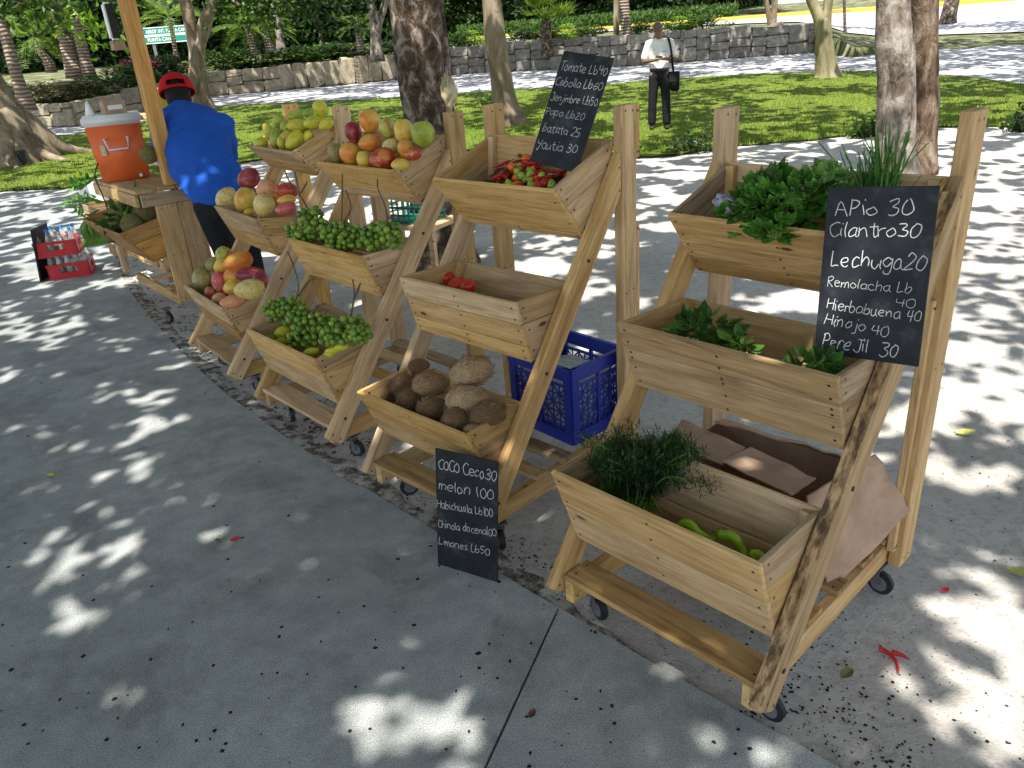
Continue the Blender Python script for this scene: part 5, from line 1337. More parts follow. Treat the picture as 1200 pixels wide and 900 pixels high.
R3 = Matrix.Rotation(rz, 3, 'Z'); q0 = b0+R3 @ V((-.10, -.06, 0))
bm = bmesh.new(); bm_bar(bm, (0, 0, 0), (.06, 0, .46), .30, .014, up=(1, 0, 0)); o = obj('dark_board', bm, M['slate']); o.location = q0+V((.0, .20, .004)); o.rotation_euler = (0, 0, rz-.22); tag(o, 'black board leaning edge on against the red bottle crates', 'board')

# ================================================================== HANGING SACK, TEAL BASKET
bm = bmesh.new(); bm_ball(bm, (0, 0, 0), 1, 4)
for v_ in bm.verts:
    c = v_.co; t = (c.z+1)/2; f = .35+.75*math.sin(math.pi*min(1, (1-t)*.75+.2)); c.x *= f; c.y *= f; c += c.normalized()*(.3*noise.noise(V((c.x*3, c.y*3, c.z*1.2)))+.2*noise.noise(V((c.x*9, c.y*9, c.z*4))))
for f in bm.faces: f.smooth = True
sack = obj('hanging_sack', bm, plain('straw_plastic_sack', (.42, .36, .22), .6, .3, var=.25, bscale=5)); sack.scale = (.07, .06, .14)
tag(sack, 'straw coloured sack hanging on the big dark tree trunk', 'sack')
bm = bmesh.new()
for i in range(9): bm_bar(bm, (-.16+.04*i, 0, 0), (-.16+.04*i, 0, .16), .012, .006); bm_bar(bm, (-.16+.04*i, .24, 0), (-.16+.04*i, .24, .16), .012, .006)
for z in (0, .05, .1, .16):
    for y in (0, .24): bm_bar(bm, (-.17, y, z), (.17, y, z), .008, .014)
    for x in (-.17, .17): bm_bar(bm, (x, 0, z), (x, .24, z), .014, .008)
tk = obj('teal_basket', bm, M['teal']); tk.location = Yp(474, 262, 5.0); tk.rotation_euler = (0, 0, -.5); tag(tk, 'dark teal plastic basket seen behind the berry crates', 'basket')
bm = bmesh.new(); bm_box(bm, (-.14, .01, 0), (.14, .23, .012)); obj('basket_bottom', bm, M['teal'], tk)
bm = bmesh.new(); bm_box(bm, (-.25, -.06, -.03), (.25, .3, -.004)); z = tk.location.z
for sx in (-.22, .22):
    for sy in (-.03, .26): bm_bar(bm, (sx, sy, -.03), (sx, sy, -z), .035)
o = obj('stool', bm, M['wood']); o.location = tk.location; o.rotation_euler = tk.rotation_euler; tag(o, 'low wooden stool behind the stands carrying the teal basket', 'stool')
# ================================================================== PEOPLE
def remeshed(name, chains, voxel, smooth_it, mat, parent, cut=None):
    """chains: lists of (point, (rx,ry,rz)) -- densely filled with ellipsoids, fused into one continuous surface."""
    bm = bmesh.new()
    for ch in chains:
        for i in range(max(1, len(ch)-1)):
            p0, r0 = ch[i]; p1, r1 = ch[min(i+1, len(ch)-1)]; p0, p1, r0, r1 = V(p0), V(p1), V(r0) if not isinstance(r0, float) else V((r0,)*3), V(r1) if not isinstance(r1, float) else V((r1,)*3)
            n = max(1, int((p1-p0).length/(min(min(r0), min(r1))*.35)))
            for k in range(n+1):
                t = k/n; bmesh.ops.create_icosphere(bm, subdivisions=2, radius=1, matrix=Matrix.LocRotScale(p0.lerp(p1, t), None, r0.lerp(r1, t)))
    me = bpy.data.meshes.new(name); bm.to_mesh(me); bm.free(); t = bpy.data.objects.new('tmp', me); C.objects.link(t)
    m1 = t.modifiers.new('r', 'REMESH'); m1.mode = 'VOXEL'; m1.voxel_size = voxel
    m2 = t.modifiers.new('s', 'SMOOTH'); m2.iterations = smooth_it; m2.factor = .5
    dg = bpy.context.evaluated_depsgraph_get(); dg.update(); ev = t.evaluated_get(dg); me2 = bpy.data.meshes.new_from_object(ev); me2.name = name
    bpy.data.objects.remove(t); bpy.data.meshes.remove(me)
    if cut:
        bm = bmesh.new(); bm.from_mesh(me2); bmesh.ops.delete(bm, geom=[v_ for v_ in bm.verts if cut(v_.co)], context='VERTS'); bm.to_mesh(me2); bm.free()
    me2.polygons.foreach_set('use_smooth', [True]*len(me2.polygons)); me2.materials.clear(); me2.materials.append(mat)
    o = bpy.data.objects.new(name, me2); C.objects.link(o); o.parent = parent; return o
def cloth(name, c, var=.12, sc=4, weave=0):
    m = NT(name, .8, .2); f = m.noise(m.tc('Object', (1, 1, 1)), sc, 5, .6)
    m.col(m.ramp(f, [(.3, tuple(x*(1-var) for x in c)), (.7, tuple(min(1, x*(1+var)) for x in c))])); m.bump(m.noise(m.tc('Object', (1, 1, .45)), sc*2.2, 4, .55, 1.), .5, .03); return m.m
SKIN = plain('dark_brown_skin', (.10, .05, .03), .5, .4, var=.12); SKIN2 = plain('brown_skin', (.20, .10, .06), .5, .4, var=.12)
HAIR = plain('black_hair', (.012, .010, .010), .8, .3)
BLUE = cloth('royal_blue_polo', (.012, .085, .42)); BLK = cloth('black_trousers', (.012, .012, .014)); WHT = cloth('white_polo', (.70, .70, .66), .05)
REDC = cloth('red_cap_cloth', (.46, .008, .015)); SHOE = plain('black_shoe', (.015, .013, .012), .4, .5)
def fingers(base, d, n, side, s=1., curl=.5):
    """five separate finger chains: base palm centre, d along the hand, side across, n palm normal."""
    ch = []
    for i, (o_, l_) in enumerate(((-.030, .062), (-.010, .072), (.010, .068), (.029, .054))):
        b = base+d*.045*s+side*o_*s; a = b+d*l_*.5*s+n*.01*s; c = a+(d*(1-curl)+n*curl).normalized()*l_*.5*s; ch.append([(b, .0095*s), (a, .0085*s), (c, .007*s)])
    b = base-side*.032*s+d*.0*s; a = b+(d*.5-side*.8).normalized()*.035*s; c = a+(d*.8+n*.5-side*.1).normalized()*.03*s; ch.append([(b, .012*s), (a, .010*s), (c, .008*s)])
    return ch
def head(chains, c, fwd, s=1.):
    """skull, jaw, nose and ears towards fwd."""
    f = V(fwd).normalized(); sd = f.cross(V((0, 0, 1))).normalized(); up = sd.cross(f)
    chains += [[(c+up*.02, (.076*s, .092*s, .092*s))], [(c+f*.03-up*.05, (.058*s, .06*s, .055*s))], [(c+f*.058-up*.085, (.03*s, .03*s, .022*s))],
               [(c+f*.088-up*.0, (.008, .008, .012)), (c+f*.108-up*.032, (.013, .013, .011))], [(c+f*.086-up*.062, (.022, .012, .008))]]
    for k in (-1, 1): chains.append([(c+sd*k*.078-f*.005+up*.012, (.010, .018, .024)), (c+sd*k*.076-f*.003-up*.015, (.009, .012, .014))])
    return f, sd, up
# ---- vendor, bent over the counter, back to us
def vendor():
    base = V((-1.78, 5.36, 0)); th = empty('person', base, 0, 'person in a royal blue shirt and red backward cap bending over the wooden counter', 'person')
    q = lambda px, py, y: Yp(px, py, y)-base
    hd = q(208, 110, 5.88); nk = q(213, 124, 5.76); ls = q(191, 145, 5.66); rs = q(260, 146, 5.62); ch = q(226, 158, 5.60); ws = q(238, 196, 5.42); hp = q(259, 228, 5.30)
    le, lh = q(188, 188, 5.75), q(206, 224, 5.93); re, rh = q(268, 186, 5.82), q(240, 205, 6.05)
    hl, hr = q(250, 242, 5.30), q(277, 240, 5.28); kl, kr = V((hl.x+.02, hl.y-.0, .46)), V((hr.x+.02, hr.y-.02, .46)); al, ar = V((hl.x+.02, hl.y-.06, .10)), V((hr.x+.05, hr.y-.08, .10))
    fw = V((-.35, .85, -.4)).normalized()
    chains = [[(nk+V((0, -.02, -.05)), .062), (hd+V((0, -.01, -.03)), .06)], [(ls, .07), (ch, (.17, .11, .14)), (ws, (.16, .11, .14)), (hp, (.16, .12, .12))], [(rs, .07), (ch, (.17, .11, .14))],
              [(ls, .062), (le, .047), (lh, .032)], [(rs, .062), (re, .047), (rh, .032)], [(hl, .11), (kl, .07), (al, .045)], [(hr, .11), (kr, .07), (ar, .045)],
              [(al, .045), (al+V((-.03, .10, -.055)), .035)], [(ar, .045), (ar+V((-.02, .10, -.055)), .035)]]
    f, sd, up = head(chains, hd, fw)
    for h, e in ((lh, le), (rh, re)):
        d = (h-e).normalized(); side = d.cross(V((0, 0, 1))).normalized(); n = side.cross(d)
        if n.z > 0: n = -n
        c = h+d*.045; chains.append([(h, .03), (c, (.036, .034, .02)), (c+d*.03, (.036, .032, .018))]); chains += fingers(c, d, n, side)
    remeshed('body', chains, .011, 2, SKIN, th)
    sh = [[(ls+V((.01, 0, -.0)), .085), (ch+V((-.02, 0, .02)), (.225, .15, .17)), (ws, (.235, .15, .17)), (hp+V((.0, 0, .03)), (.235, .16, .13))], [(rs, .09), (ch+V((.03, 0, 0)), (.225, .15, .17)), (ws+V((.02, 0, 0)), (.20, .135, .15))],
          [(nk+V((0, -.015, -.035)), (.085, .075, .05)), (ch+V((0, 0, .05)), (.18, .12, .12))], [(ls, .09), (ls.lerp(le, .95), .068)], [(rs, .09), (rs.lerp(re, .9), .072)], [(ls, .082), (nk+V((0, 0, -.045)), .095), (rs, .085)]]
    remeshed('shirt', sh, .012, 4, BLUE, th)
    so = [c_ for c_ in th.children if c_.name.startswith('shirt')][0]
    for v_ in so.data.vertices:
        c = v_.co; fold = noise.noise(V((c.x*5+c.z*4, c.y*4, c.z*13-c.x*6)))+.5*noise.noise(V((c.x*14, c.y*12, c.z*22-c.x*12))); v_.co += v_.normal*.014*fold
    remeshed('collar', [[(nk+V((math.cos(a)*.068, math.sin(a)*.06, -.02+.012*math.sin(a))), .02) for a in [i*.4 for i in range(17)]]], .007, 2, BLUE, th)
    e0 = ls.lerp(le, .93); e1 = ls.lerp(le, 1.02); bm = bmesh.new(); bm_cyl(bm, e0, e1, .071, .070, 18); smooth(obj('sleeve_cuff', bm, WHT, th))
    remeshed('trousers', [[(hp+V((0, 0, -.02)), (.20, .145, .10)), (hp+V((.0, 0, -.10)), (.20, .14, .11))], [(hl+V((-.01, 0, 0)), .125), (kl, .085), (al+V((0, 0, .03)), .075)], [(hr, .13), (kr, .085), (ar+V((0, 0, .03)), .075)]], .013, 3, BLK, th)
    for a in (al, ar): remeshed('shoe', [[(a+V((0, -.03, -.055)), (.042, .05, .042)), (a+V((-.03, .14, -.065)), (.044, .06, .034))]], .009, 2, SHOE, th)
    remeshed('hair', [[(hd+up*.015-f*.012, (.095, .105, .095))], [(hd-up*.06-f*.04, (.088, .085, .075))]], .009, 2, HAIR, th, cut=lambda c: (c-hd).dot(f) > .035)
    # cap: dome shell with the strap opening at the back, brim hidden in front
    bm = bmesh.new(); bmesh.ops.create_uvsphere(bm, u_segments=36, v_segments=20, radius=1)
    mt = Matrix((sd, f, up)).transposed()
    dele = []
    for v_ in bm.verts:
        c = v_.co
        if c.z < -.2: dele.append(v_); continue
        if c.y < 0 and abs(c.x) < .36 and .02 < c.z < .30-1.1*c.x*c.x: dele.append(v_)
    bmesh.ops.delete(bm, geom=dele, context='VERTS')
    for v_ in bm.verts: c = v_.co; v_.co = hd+up*.02+mt @ V((c.x*.122, c.y*.128, c.z*.125))
    r_ = bmesh.ops.solidify(bm, geom=bm.faces[:], thickness=.004); cap = smooth(obj('cap', bm, REDC, th))
    bm = bmesh.new(); ring = [hd+up*.02+mt @ V((.122*math.sin(a), -.128*math.cos(a), -.012)) for a in [(-.55+1.1*i/8) for i in range(9)]]; bm_tube(bm, ring, .008, 6); obj('cap_strap', bm, REDC, cap)
    bm = bmesh.new(); vs0 = [bm.verts.new(hd+up*.03+mt @ V((.10*math.sin(a), .11*math.cos(a), -.01))) for a in [(-.9+1.8*i/8) for i in range(9)]]; vs1 = [bm.verts.new(hd+up*.015+mt @ V((.085*math.sin(a*1.05), .11*math.cos(a)+.075*math.cos(a*1.5), -.025))) for a in [(-.9+1.8*i/8) for i in range(9)]]
    for i in range(8): bm.faces.new((vs0[i], vs0[i+1], vs1[i+1], vs1[i]))
    bmesh.ops.solidify(bm, geom=bm.faces[:], thickness=.004); obj('cap_brim', bm, REDC, cap)
vendor()
# ---- man on the lawn
def man():
    p = Gt(772, 152); th = empty('person', p+V((0, 0, .02)), -.2, 'person in white polo shirt and black trousers on the lawn, looking down', 'person')
    q = lambda x, y, z: V((x, y, z))
    s = 1.0
    hd = q(-.03, -.05, 1.60); nk = q(-.005, .0, 1.47)
    le, lh = q(-.27, .0, 1.12), q(-.06, -.20, 1.14); re, rh = q(.29, .02, 1.13), q(.05, -.20, 1.15); ls, rs = q(-.18, .0, 1.39), q(.18, .0, 1.39)
    fl, fr = q(-.12, 0, .09), q(.14, .0, .09)
    chains = [[(nk, .052), (hd-V((0, -.02, .05)), .05)], [(q(0, .02, 1.30), (.15, .09, .14)), (q(0, .0, 1.05), (.13, .09, .12)), (q(0, 0, .93), (.15, .10, .10))], [(ls, .055), (q(0, 0, 1.38), .07), (rs, .055)],
              [(ls, .052), (le, .038), (lh, .026)], [(rs, .052), (re, .038), (rh, .026)], [(q(-.09, 0, .9), .09), (q(-.11, 0, .5), .058), (fl, .04)], [(q(.09, 0, .9), .09), (q(.12, 0, .5), .058), (fr, .04)]]
    f, sd, up = head(chains, hd, V((-.1, -1, -.42)))
    for h, e, k in ((lh, le, 1), (rh, re, -1)):
        d = V((k*.5, -.55, .15)).normalized(); n = V((0, .1, 1)); side = d.cross(n).normalized()*k; c = h+d*.04; chains.append([(h, .026), (c, (.034, .034, .017))]); chains += fingers(c, d, V((0, 0, 1)), side, 1, .6)
    remeshed('body', chains, .009, 2, SKIN2, th)
    bm = bmesh.new()
    for k in (-1, 1): bm_ball(bm, hd+f*.082+sd*k*.031+up*.014, .009, 1)
    obj('eyes', bm, plain('dark_eye', (.02, .015, .012), .3), th)
    remeshed('polo_shirt', [[(q(0, 0, 1.36), (.16, .10, .08)), (q(0, .01, 1.20), (.185, .12, .12)), (q(0, 0, 1.04), (.165, .115, .09)), (q(0, 0, 1.0), (.165, .118, .05))], [(ls, .068), (ls.lerp(le, .75), .068)], [(rs, .068), (rs.lerp(re, .75), .068)], [(ls, .07), (nk-V((0, 0, .06)), .07), (rs, .07)]], .010, 3, WHT, th)
    remeshed('collar', [[(nk+V((math.cos(a)*.06, math.sin(a)*.06-.005, -.03+.012*math.sin(a))), .012) for a in [i*.4 for i in range(17)]]], .007, 2, WHT, th)
    bm = bmesh.new(); bmesh.ops.create_uvsphere(bm, u_segments=12, v_segments=8, radius=1, matrix=Matrix.LocRotScale(q(.09, -.122, 1.27), None, (.034, .008, .018))); obj('chest_logo', bm, plain('sky_blue_logo', (.08, .25, .5), .6), th)
    bm = bmesh.new(); bm_bar(bm, q(-.11, -.124, 1.30), q(-.07, -.126, 1.305), .008, .006); obj('chest_mark', bm, plain('grey_mark', (.1, .1, .1), .6), th)
    remeshed('trousers', [[(q(0, 0, .97), (.165, .118, .05)), (q(0, 0, .88), (.17, .12, .09))], [(q(-.085, 0, .86), .10), (q(-.11, 0, .5), .082), (q(-.12, .01, .12), .075)], [(q(.085, 0, .86), .10), (q(.12, 0, .5), .082), (q(.14, .01, .12), .075)]], .011, 3, BLK, th)
    bm = bmesh.new(); bmesh.ops.create_cone(bm, cap_ends=True, segments=32, radius1=1, radius2=1, depth=.035, matrix=Matrix.LocRotScale(q(0, 0, .985), None, (.170, .123, 1))); smooth(obj('belt', bm, SHOE, th), False)
    for a in (fl, fr): remeshed('shoe', [[(a+V((0, .03, -.05)), (.042, .05, .038)), (a+V((.0, -.13, -.058)), (.044, .055, .03))]], .009, 2, SHOE, th)
    remeshed('hair', [[(hd+up*.045-f*.012, (.080, .094, .074))]], .009, 2, HAIR, th, cut=lambda c: (c-hd).dot(f) > .06 or (c-hd).dot(up) < -.02)
    remeshed('cap', [[(hd+up*.058-f*.005, (.086, .10, .07))], [(hd+up*.06+f*.10, (.05, .045, .010))]], .009, 2, plain('grey_brown_cap', (.12, .09, .075), .8, var=.2), th, cut=lambda c: (c-hd).dot(up) < .045)
    bm = bmesh.new(); bm_box(bm, lerp(lh, rh, .5)+V((-.04, -.10, .015)), lerp(lh, rh, .5)+V((.04, -.03, .022))); o = obj('phone', bm, M['white'], None); o.matrix_world = Matrix.Translation(th.location) @ Matrix.Rotation(-.2, 4, 'Z'); tag(o, 'small pale card or phone held by the person on the lawn', 'phone')
    bag = empty('shoulder_bag', th.location+Matrix.Rotation(-.2, 3, 'Z') @ V((.24, -.02, .66)), -.2, 'black shoulder bag hanging at the hip of the person on the lawn', 'bag')
    bm = bmesh.new(); bm_box(bm, (-.07, -.06, -.05), (.10, .06, .27)); bmesh.ops.bevel(bm, geom=bm.edges[:], offset=.025, segments=3, affect='EDGES')
    for v_ in bm.verts: v_.co += v_.co.normalized()*.02*noise.noise(v_.co*9)
    smooth(obj('bag_body', bm, BLK, bag))
    bm = bmesh.new(); bm_box(bm, (-.075, -.072, .10), (.105, -.055, .275)); bmesh.ops.bevel(bm, geom=bm.edges[:], offset=.006, segments=1, affect='EDGES'); obj('bag_flap', bm, BLK, bag)
    bm = bmesh.new(); P = catmull([V((.0, -.06, .26)), V((-.03, -.125, .5)), V((-.06, -.12, .68)), V((-.10, -.02, .815)), V((-.09, .09, .72)), V((-.04, .10, .5)), V((.0, .05, .26))], 5)
    for a, b in zip(P[:-1], P[1:]): bm_bar(bm, a, b+(b-a)*.1, .035, .006, up=(b-a).cross(V((1, 0, 0))))
    obj('strap', bm, BLK, bag)
man()
# ================================================================== TREES
M['bark_dark'] = bark_mat('mottled_dark_bark', (.035, .024, .016), (.10, .07, .05), (.36, .31, .26), 11, .8)
M['bark_brown'] = bark_mat('furrowed_brown_bark', (.04, .027, .018), (.15, .10, .07), (.30, .24, .18), 7, .5)
M['bark_pale'] = bark_mat('pale_flaky_bark', (.06, .045, .035), (.23, .19, .155), (.42, .385, .34), 6, .7)
M['bark_olive'] = bark_mat('olive_smooth_bark', (.16, .14, .08), (.26, .23, .13), (.36, .32, .21), 4, .3)
M['bark_tan'] = bark_mat('tan_smooth_bark', (.13, .10, .07), (.23, .18, .125), (.36, .30, .22), 3, .4)
def ring_bark():
    m = NT('ringed_palm_bark', .9, .15); c = m.n('TexCoord'); w_ = m.n('TexWave', wave_type='BANDS', bands_direction='Z'); w_.inputs['Scale'].default_value = 3.2; w_.inputs['Distortion'].default_value = 2.5; m.l(c.outputs['Object'], w_.inputs[0])
    m.col(m.ramp(w_.outputs['Fac'], [(.2, (.14, .10, .075)), (.7, (.34, .27, .22))])); m.bump(w_.outputs['Fac'], .8, .03); return m.m
M['bark_palm'] = ring_bark()
M['canopy'] = leaf_mat('overhead_leaf', (.035, .085, .014), (.06, .13, .022), (.10, .18, .03), .12)
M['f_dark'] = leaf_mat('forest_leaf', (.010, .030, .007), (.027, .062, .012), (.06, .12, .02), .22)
M['f_mid'] = leaf_mat('tree_leaf', (.025, .06, .01), (.055, .115, .018), (.12, .19, .03), .3)
M['f_lime'] = leaf_mat('lime_leaf', (.12, .24, .02), (.22, .36, .03), (.34, .45, .06), .45)
M['f_dry'] = leaf_mat('dry_bush_leaf', (.10, .11, .05), (.22, .19, .10), (.34, .27, .17), .25)
M['f_pink'] = leaf_mat('pink_blossom', (.45, .04, .16), (.6, .10, .25), None, .3)
M['frond'] = leaf_mat('palm_leaflet', (.07, .13, .03), (.16, .24, .05), (.26, .33, .10), .35)
M['frond_y'] = leaf_mat('yellow_green_fan_leaf', (.14, .24, .03), (.28, .36, .05), None, .4)

def trunk_from(px_pts, wpx, y, name='trunk', mat='bark_olive', parent=None, extend=2.5, flare=1.6, wob=.22, seg=20, base=None, dy=0, zbase=None, root=None):
    """px_pts: base first, upward; wpx widths in photo pixels at each; y = world depth of the base."""
    P = [Yp(x, yy, y+dy*i) for i, (x, yy) in enumerate(px_pts)]
    if base is not None: P[0] = base
    R = [w_/2/FPX*(p-CO).dot(_F) for w_, p in zip(wpx, P)]
    if extend: d = (P[-1]-P[-2]).normalized(); P.append(P[-1]+d*extend); R.append(R[-1]*.8)
    Q = []; RR = []; n = 6
    for i, q in enumerate(catmull(P, n)):
        t = i/n; k = min(int(t), len(R)-2); Q.append(q); RR.append(lerp(R[k], R[k+1], t-k))
    # flare at the foot
    for i in range(len(Q)):
        h = (Q[i]-Q[0]).length; RR[i] *= 1+(flare-1)*math.exp(-h/(R[0]*1.6))
    r0 = V(root) if root is not None else Q[0]
    bm = bmesh.new(); bm_tube(bm, [q-r0 for q in [Q[0]-V((0, 0, .35))]+Q], [RR[0]*1.15]+RR, seg, wob=wob, wsc=1.1/max(.1, R[0])*.35)
    return obj(name, bm, M[mat], parent, None), P, R
def tree(name, label, loc0, group=None, cat='tree'):
    return empty(name, loc0, 0, label, cat, group)
def limbs(bm, top, r, spread, n, hz=2.2):
    for i in range(n):
        a = 6.283*i/n+random.uniform(-.4, .4); d = V((math.cos(a)*spread*random.uniform(.6, 1), math.sin(a)*spread*random.uniform(.6, 1), random.uniform(.7, 1)*hz))
        bm_tube(bm, catmull([top-V((0, 0, .3)), top+d*.35+V((0, 0, .3)), top+d*.7+V((0, 0, .4)), top+d], 3), [r*.6*(1-k/13) for k in range(10)], 7, wob=.2)

TREES = []
def simple_tree(name, label, pxs, ws, mat, y=None, flare=1.6, extend=3, group=None, stems=()):
    b = Gt(*pxs[0]) if y is None else Yp(pxs[0][0], pxs[0][1], y); t = tree(name, label, b, group)
    o, P, R = trunk_from(pxs, ws, b.y, mat=mat, parent=t, flare=flare, extend=extend, root=b)
    for k, (pp_, ww, dy_, *mm_) in enumerate(stems): trunk_from(pp_, ww, b.y+dy_, mat=mm_[0] if mm_ else mat, parent=t, flare=1.2, extend=3, root=b)
    TREES.append((t, b, P[-1], R[-1])); return t
T_MAIN = simple_tree('shade_tree', 'dark mottled tree trunk rising behind the round mango crate', [(517, 308), (512, 232), (503, 150), (493, 80), (484, -5)], [66, 56, 52, 51, 60], 'bark_dark', flare=1.35, stems=[([(528, 290), (524, 150), (519, 60), (512, -5)], [22, 18, 15, 15], .35)])
T_1060 = simple_tree('shade_tree', 'thick pale flaky double trunk behind the herb stand', [(1050, 208), (1050, 120), (1049, 60), (1047, -5)], [46, 42, 40, 38], 'bark_pale', flare=1.15, stems=[([(1080, 200), (1082, 120), (1084, 60), (1083, -5)], [34, 31, 30, 32], .22, 'bark_brown')])
T_580 = simple_tree('shade_tree', 'slim grey trunk on the lawn left of the leaning chalkboard', [(596, 146), (589, 100), (583, 60), (575, -5)], [30, 24, 24, 22], 'bark_tan', flare=1.5)
T_960 = simple_tree('shade_tree', 'yellowish forked tree at the far edge of the lawn', [(970, 91), (967, 60), (963, 28)], [22, 20, 15], 'bark_olive', flare=1.5, extend=0.1, stems=[([(965, 45), (958, 18), (948, -8)], [14, 13, 12], 0), ([(966, 45), (968, 18), (972, -8)], [14, 12, 10], .1)])
T_905 = simple_tree('wall_tree', 'small forked tree with roots spread down the stone wall', [(906, 58), (905, 40), (904, 24)], [13, 10, 9], 'bark_tan', flare=2.2, extend=0, stems=[([(904, 30), (900, 14), (896, -6)], [8, 6, 6], 0), ([(905, 30), (907, 14), (909, -6)], [8, 7, 6], .1)])
rb = Gt(906, 60); bm = bmesh.new()
for i in range(14):
    x = -1.1+2.2*i/13; bm_tube(bm, catmull([V((x*.12, -.25, .95)), V((x*.45, -.28, .55)), V((x*.8, -.22, .2)), V((x, -.3, -.05))], 3), [.05*(1-k/14) for k in range(10)], 5, wob=.3)
obj('roots', bm, M['bark_tan'], T_905)
T_230 = simple_tree('twin_tree', 'smooth twisted twin trunk behind the person in blue', [(241, 128), (236, 105), (232, 78), (226, 45), (219, 10), (214, -10)], [17, 15, 17, 15, 14, 14], 'bark_tan', flare=1.5, stems=[([(230, 126), (228, 100), (231, 70), (237, 40), (246, 10), (252, -10)], [15, 13, 15, 14, 14, 14], -.15)])
T_L = simple_tree('big_shade_tree', 'massive pale leaning trunk at the left edge of the photo', [(10, 190), (-4, 160), (-22, 120), (-50, 60), (-75, 0)], [88, 70, 66, 60, 58], 'bark_tan', flare=1.3)
bt = TREES[-1][1]; bm = bmesh.new()
for dx, dy_ in ((.9, -.3), (.5, -.7), (-.3, -.8), (1.1, .3)): bm_tube(bm, catmull([V((dx*.3, dy_*.3, .9)), V((dx*.75, dy_*.75, .32)), V((dx*1.15, dy_*1.15, .08)), V((dx*1.8, dy_*1.8, -.05))], 4), [.30, .28, .25, .22, .2, .17, .14, .12, .1, .08, .06, .05, .03], 9, wob=.2)
obj('roots', bm, M['bark_tan'], T_L)
bm = bmesh.new(); bm_cyl(bm, (0, 0, 0), (0, 0, .28), .10, .09, 16); bm_cyl(bm, (0, 0, .28), (0, 0, .36), .12, .12, 16); o = obj('garden_light', bm, M['black']); o.location = Gt(29, 194); o.scale = (.7, .7, .8); tag(o, 'small black garden light on the grass at the foot of the massive trunk', 'lamp')
sack.location = Yp(524, 110, TREES[0][1].y-.05)
T_440 = simple_tree('bank_tree', 'forked grey trunk behind the wall above the mango stand', [(441, 60), (440, 36), (437, 14), (430, -8)], [11, 11, 10, 9], 'bark_pale', y=30, flare=1.4, stems=[([(441, 40), (447, 18), (455, -8)], [8, 8, 8], .2)])
T_513 = simple_tree('bank_tree', 'thin dark trunk just right of the big mottled trunk', [(520, 55), (516, 20), (511, -8)], [8, 8, 8], 'bark_dark', y=31)
T_990 = simple_tree('sapling', 'thin dark sapling right of the forked yellowish tree', [(991, 54), (990, 25), (989, -5)], [4, 3.4, 3], 'bark_dark', y=30, extend=1.5)
T_1110 = simple_tree('bank_tree', 'dark straight trunk right of the double trunk, beyond the road', [(1109, 41), (1112, 20), (1117, -6)], [19, 16, 15], 'bark_dark', y=33)
T_1163 = simple_tree('sapling', 'thin leaning trunk near the right corner beyond the road', [(1162, 19), (1164, 8), (1167, -5)], [6, 5, 5], 'bark_dark', y=40, extend=1.5)
# extra shade trees outside the picture, left, right and behind
for x, y, lb in ((-6.6, 3.4, 'shade tree left of the concrete path'), (7.2, 2.2, 'shade tree right of the sand'), (2.2, -3.2, 'shade tree behind the viewpoint'), (-3.4, -2.6, 'second shade tree behind the viewpoint'), (9.5, 13.5, 'shade tree at the right end of the lawn')):
    t = tree('shade_tree', lb+', outside the photo', (x, y, 0)); bm = bmesh.new(); P = [V((0, 0, -.3)), V((.05, 0, 1.2)), V((.1, .1, 2.6)), V((.15, .1, 4.4))]
    bm_tube(bm, catmull(P, 5), [.3-.008*i for i in range(16)], 16, wob=.25, wsc=1.4); obj('trunk', bm, M['bark_dark'], t); TREES.append((t, V((x, y, 0)), V((x+.15, y+.1, 4.4)), .2))

# ---- unseen overhead leaves, placed back along the sun to shape shade and sun spots
LIT = [(270, 255, 52, 24), (160, 340, 78, 20), (235, 330, 40, 12), (120, 125, 70, 15), (30, 205, 25, 16), (180, 445, 58, 18), (60, 505, 40, 18), (140, 560, 105, 46), (60, 575, 60, 24), (150, 640, 108, 34), (230, 495, 68, 34), (345, 430, 55, 22), (240, 392, 24, 10),
 (470, 387, 22, 10), (38, 305, 22, 9), (52, 352, 18, 8), (245, 352, 32, 9), (435, 650, 34, 16), (735, 562, 24, 11), (660, 795, 100, 46), (790, 830, 110, 48), (870, 885, 60, 40), (700, 870, 120, 40), (315, 770, 22, 13), (200, 160, 42, 9), (110, 80, 28, 8), (15, 215, 30, 9), (18, 125, 38, 26), (15, 90, 34, 9),
 (300, 290, 26, 8), (365, 352, 24, 8), (190, 370, 36, 11), (130, 345, 60, 16), (60, 410, 30, 10), (600, 880, 60, 20), (300, 200, 20, 6), (200, 235, 40, 8), (80, 160, 30, 8), (250, 300, 30, 9)]
LIT = [(x/1.5, y/1.5+300, a/1.5+5, b/1.5+4) for x, y, a, b in LIT]+[(1150, 310, 110, 90), (1140, 420, 70, 50), (1160, 660, 50, 18), (1150, 780, 80, 42), (1075, 850, 60, 26), (1000, 610, 30, 12), (1130, 560, 60, 22), (1180, 880, 70, 30), (990, 640, 26, 30), (1020, 700, 40, 14), (960, 880, 40, 14), (1010, 880, 30, 12), (1120, 200, 90, 26), (770, 230, 30, 10), (720, 290, 26, 14), (690, 330, 20, 10), (820, 200, 50, 8), (640, 290, 24, 12)]
SHX, SHY = SD.x/-SD.z, SD.y/-SD.z
stand_cells = set()
def cell(x, y): return (round(x/.12), round(y/.12))
for k, s in enumerate(STD):
    for zi in range(0, 15):
        for ui in range(-1, 9):
            for vi in range(-1, 12):
                v_ = -.1+vi*.09; z_ = zi*.1
                if z_ > 1.32: continue
                if z_ < .5 and k == 0 and v_ > .45: continue
                if v_ < (z_-.45)*.55-.15: continue
                p = STD[k]['M'] @ V((-ui*.08, v_, z_)); stand_cells.add(cell(p.x+SHX*z_, p.y+SHY*z_))
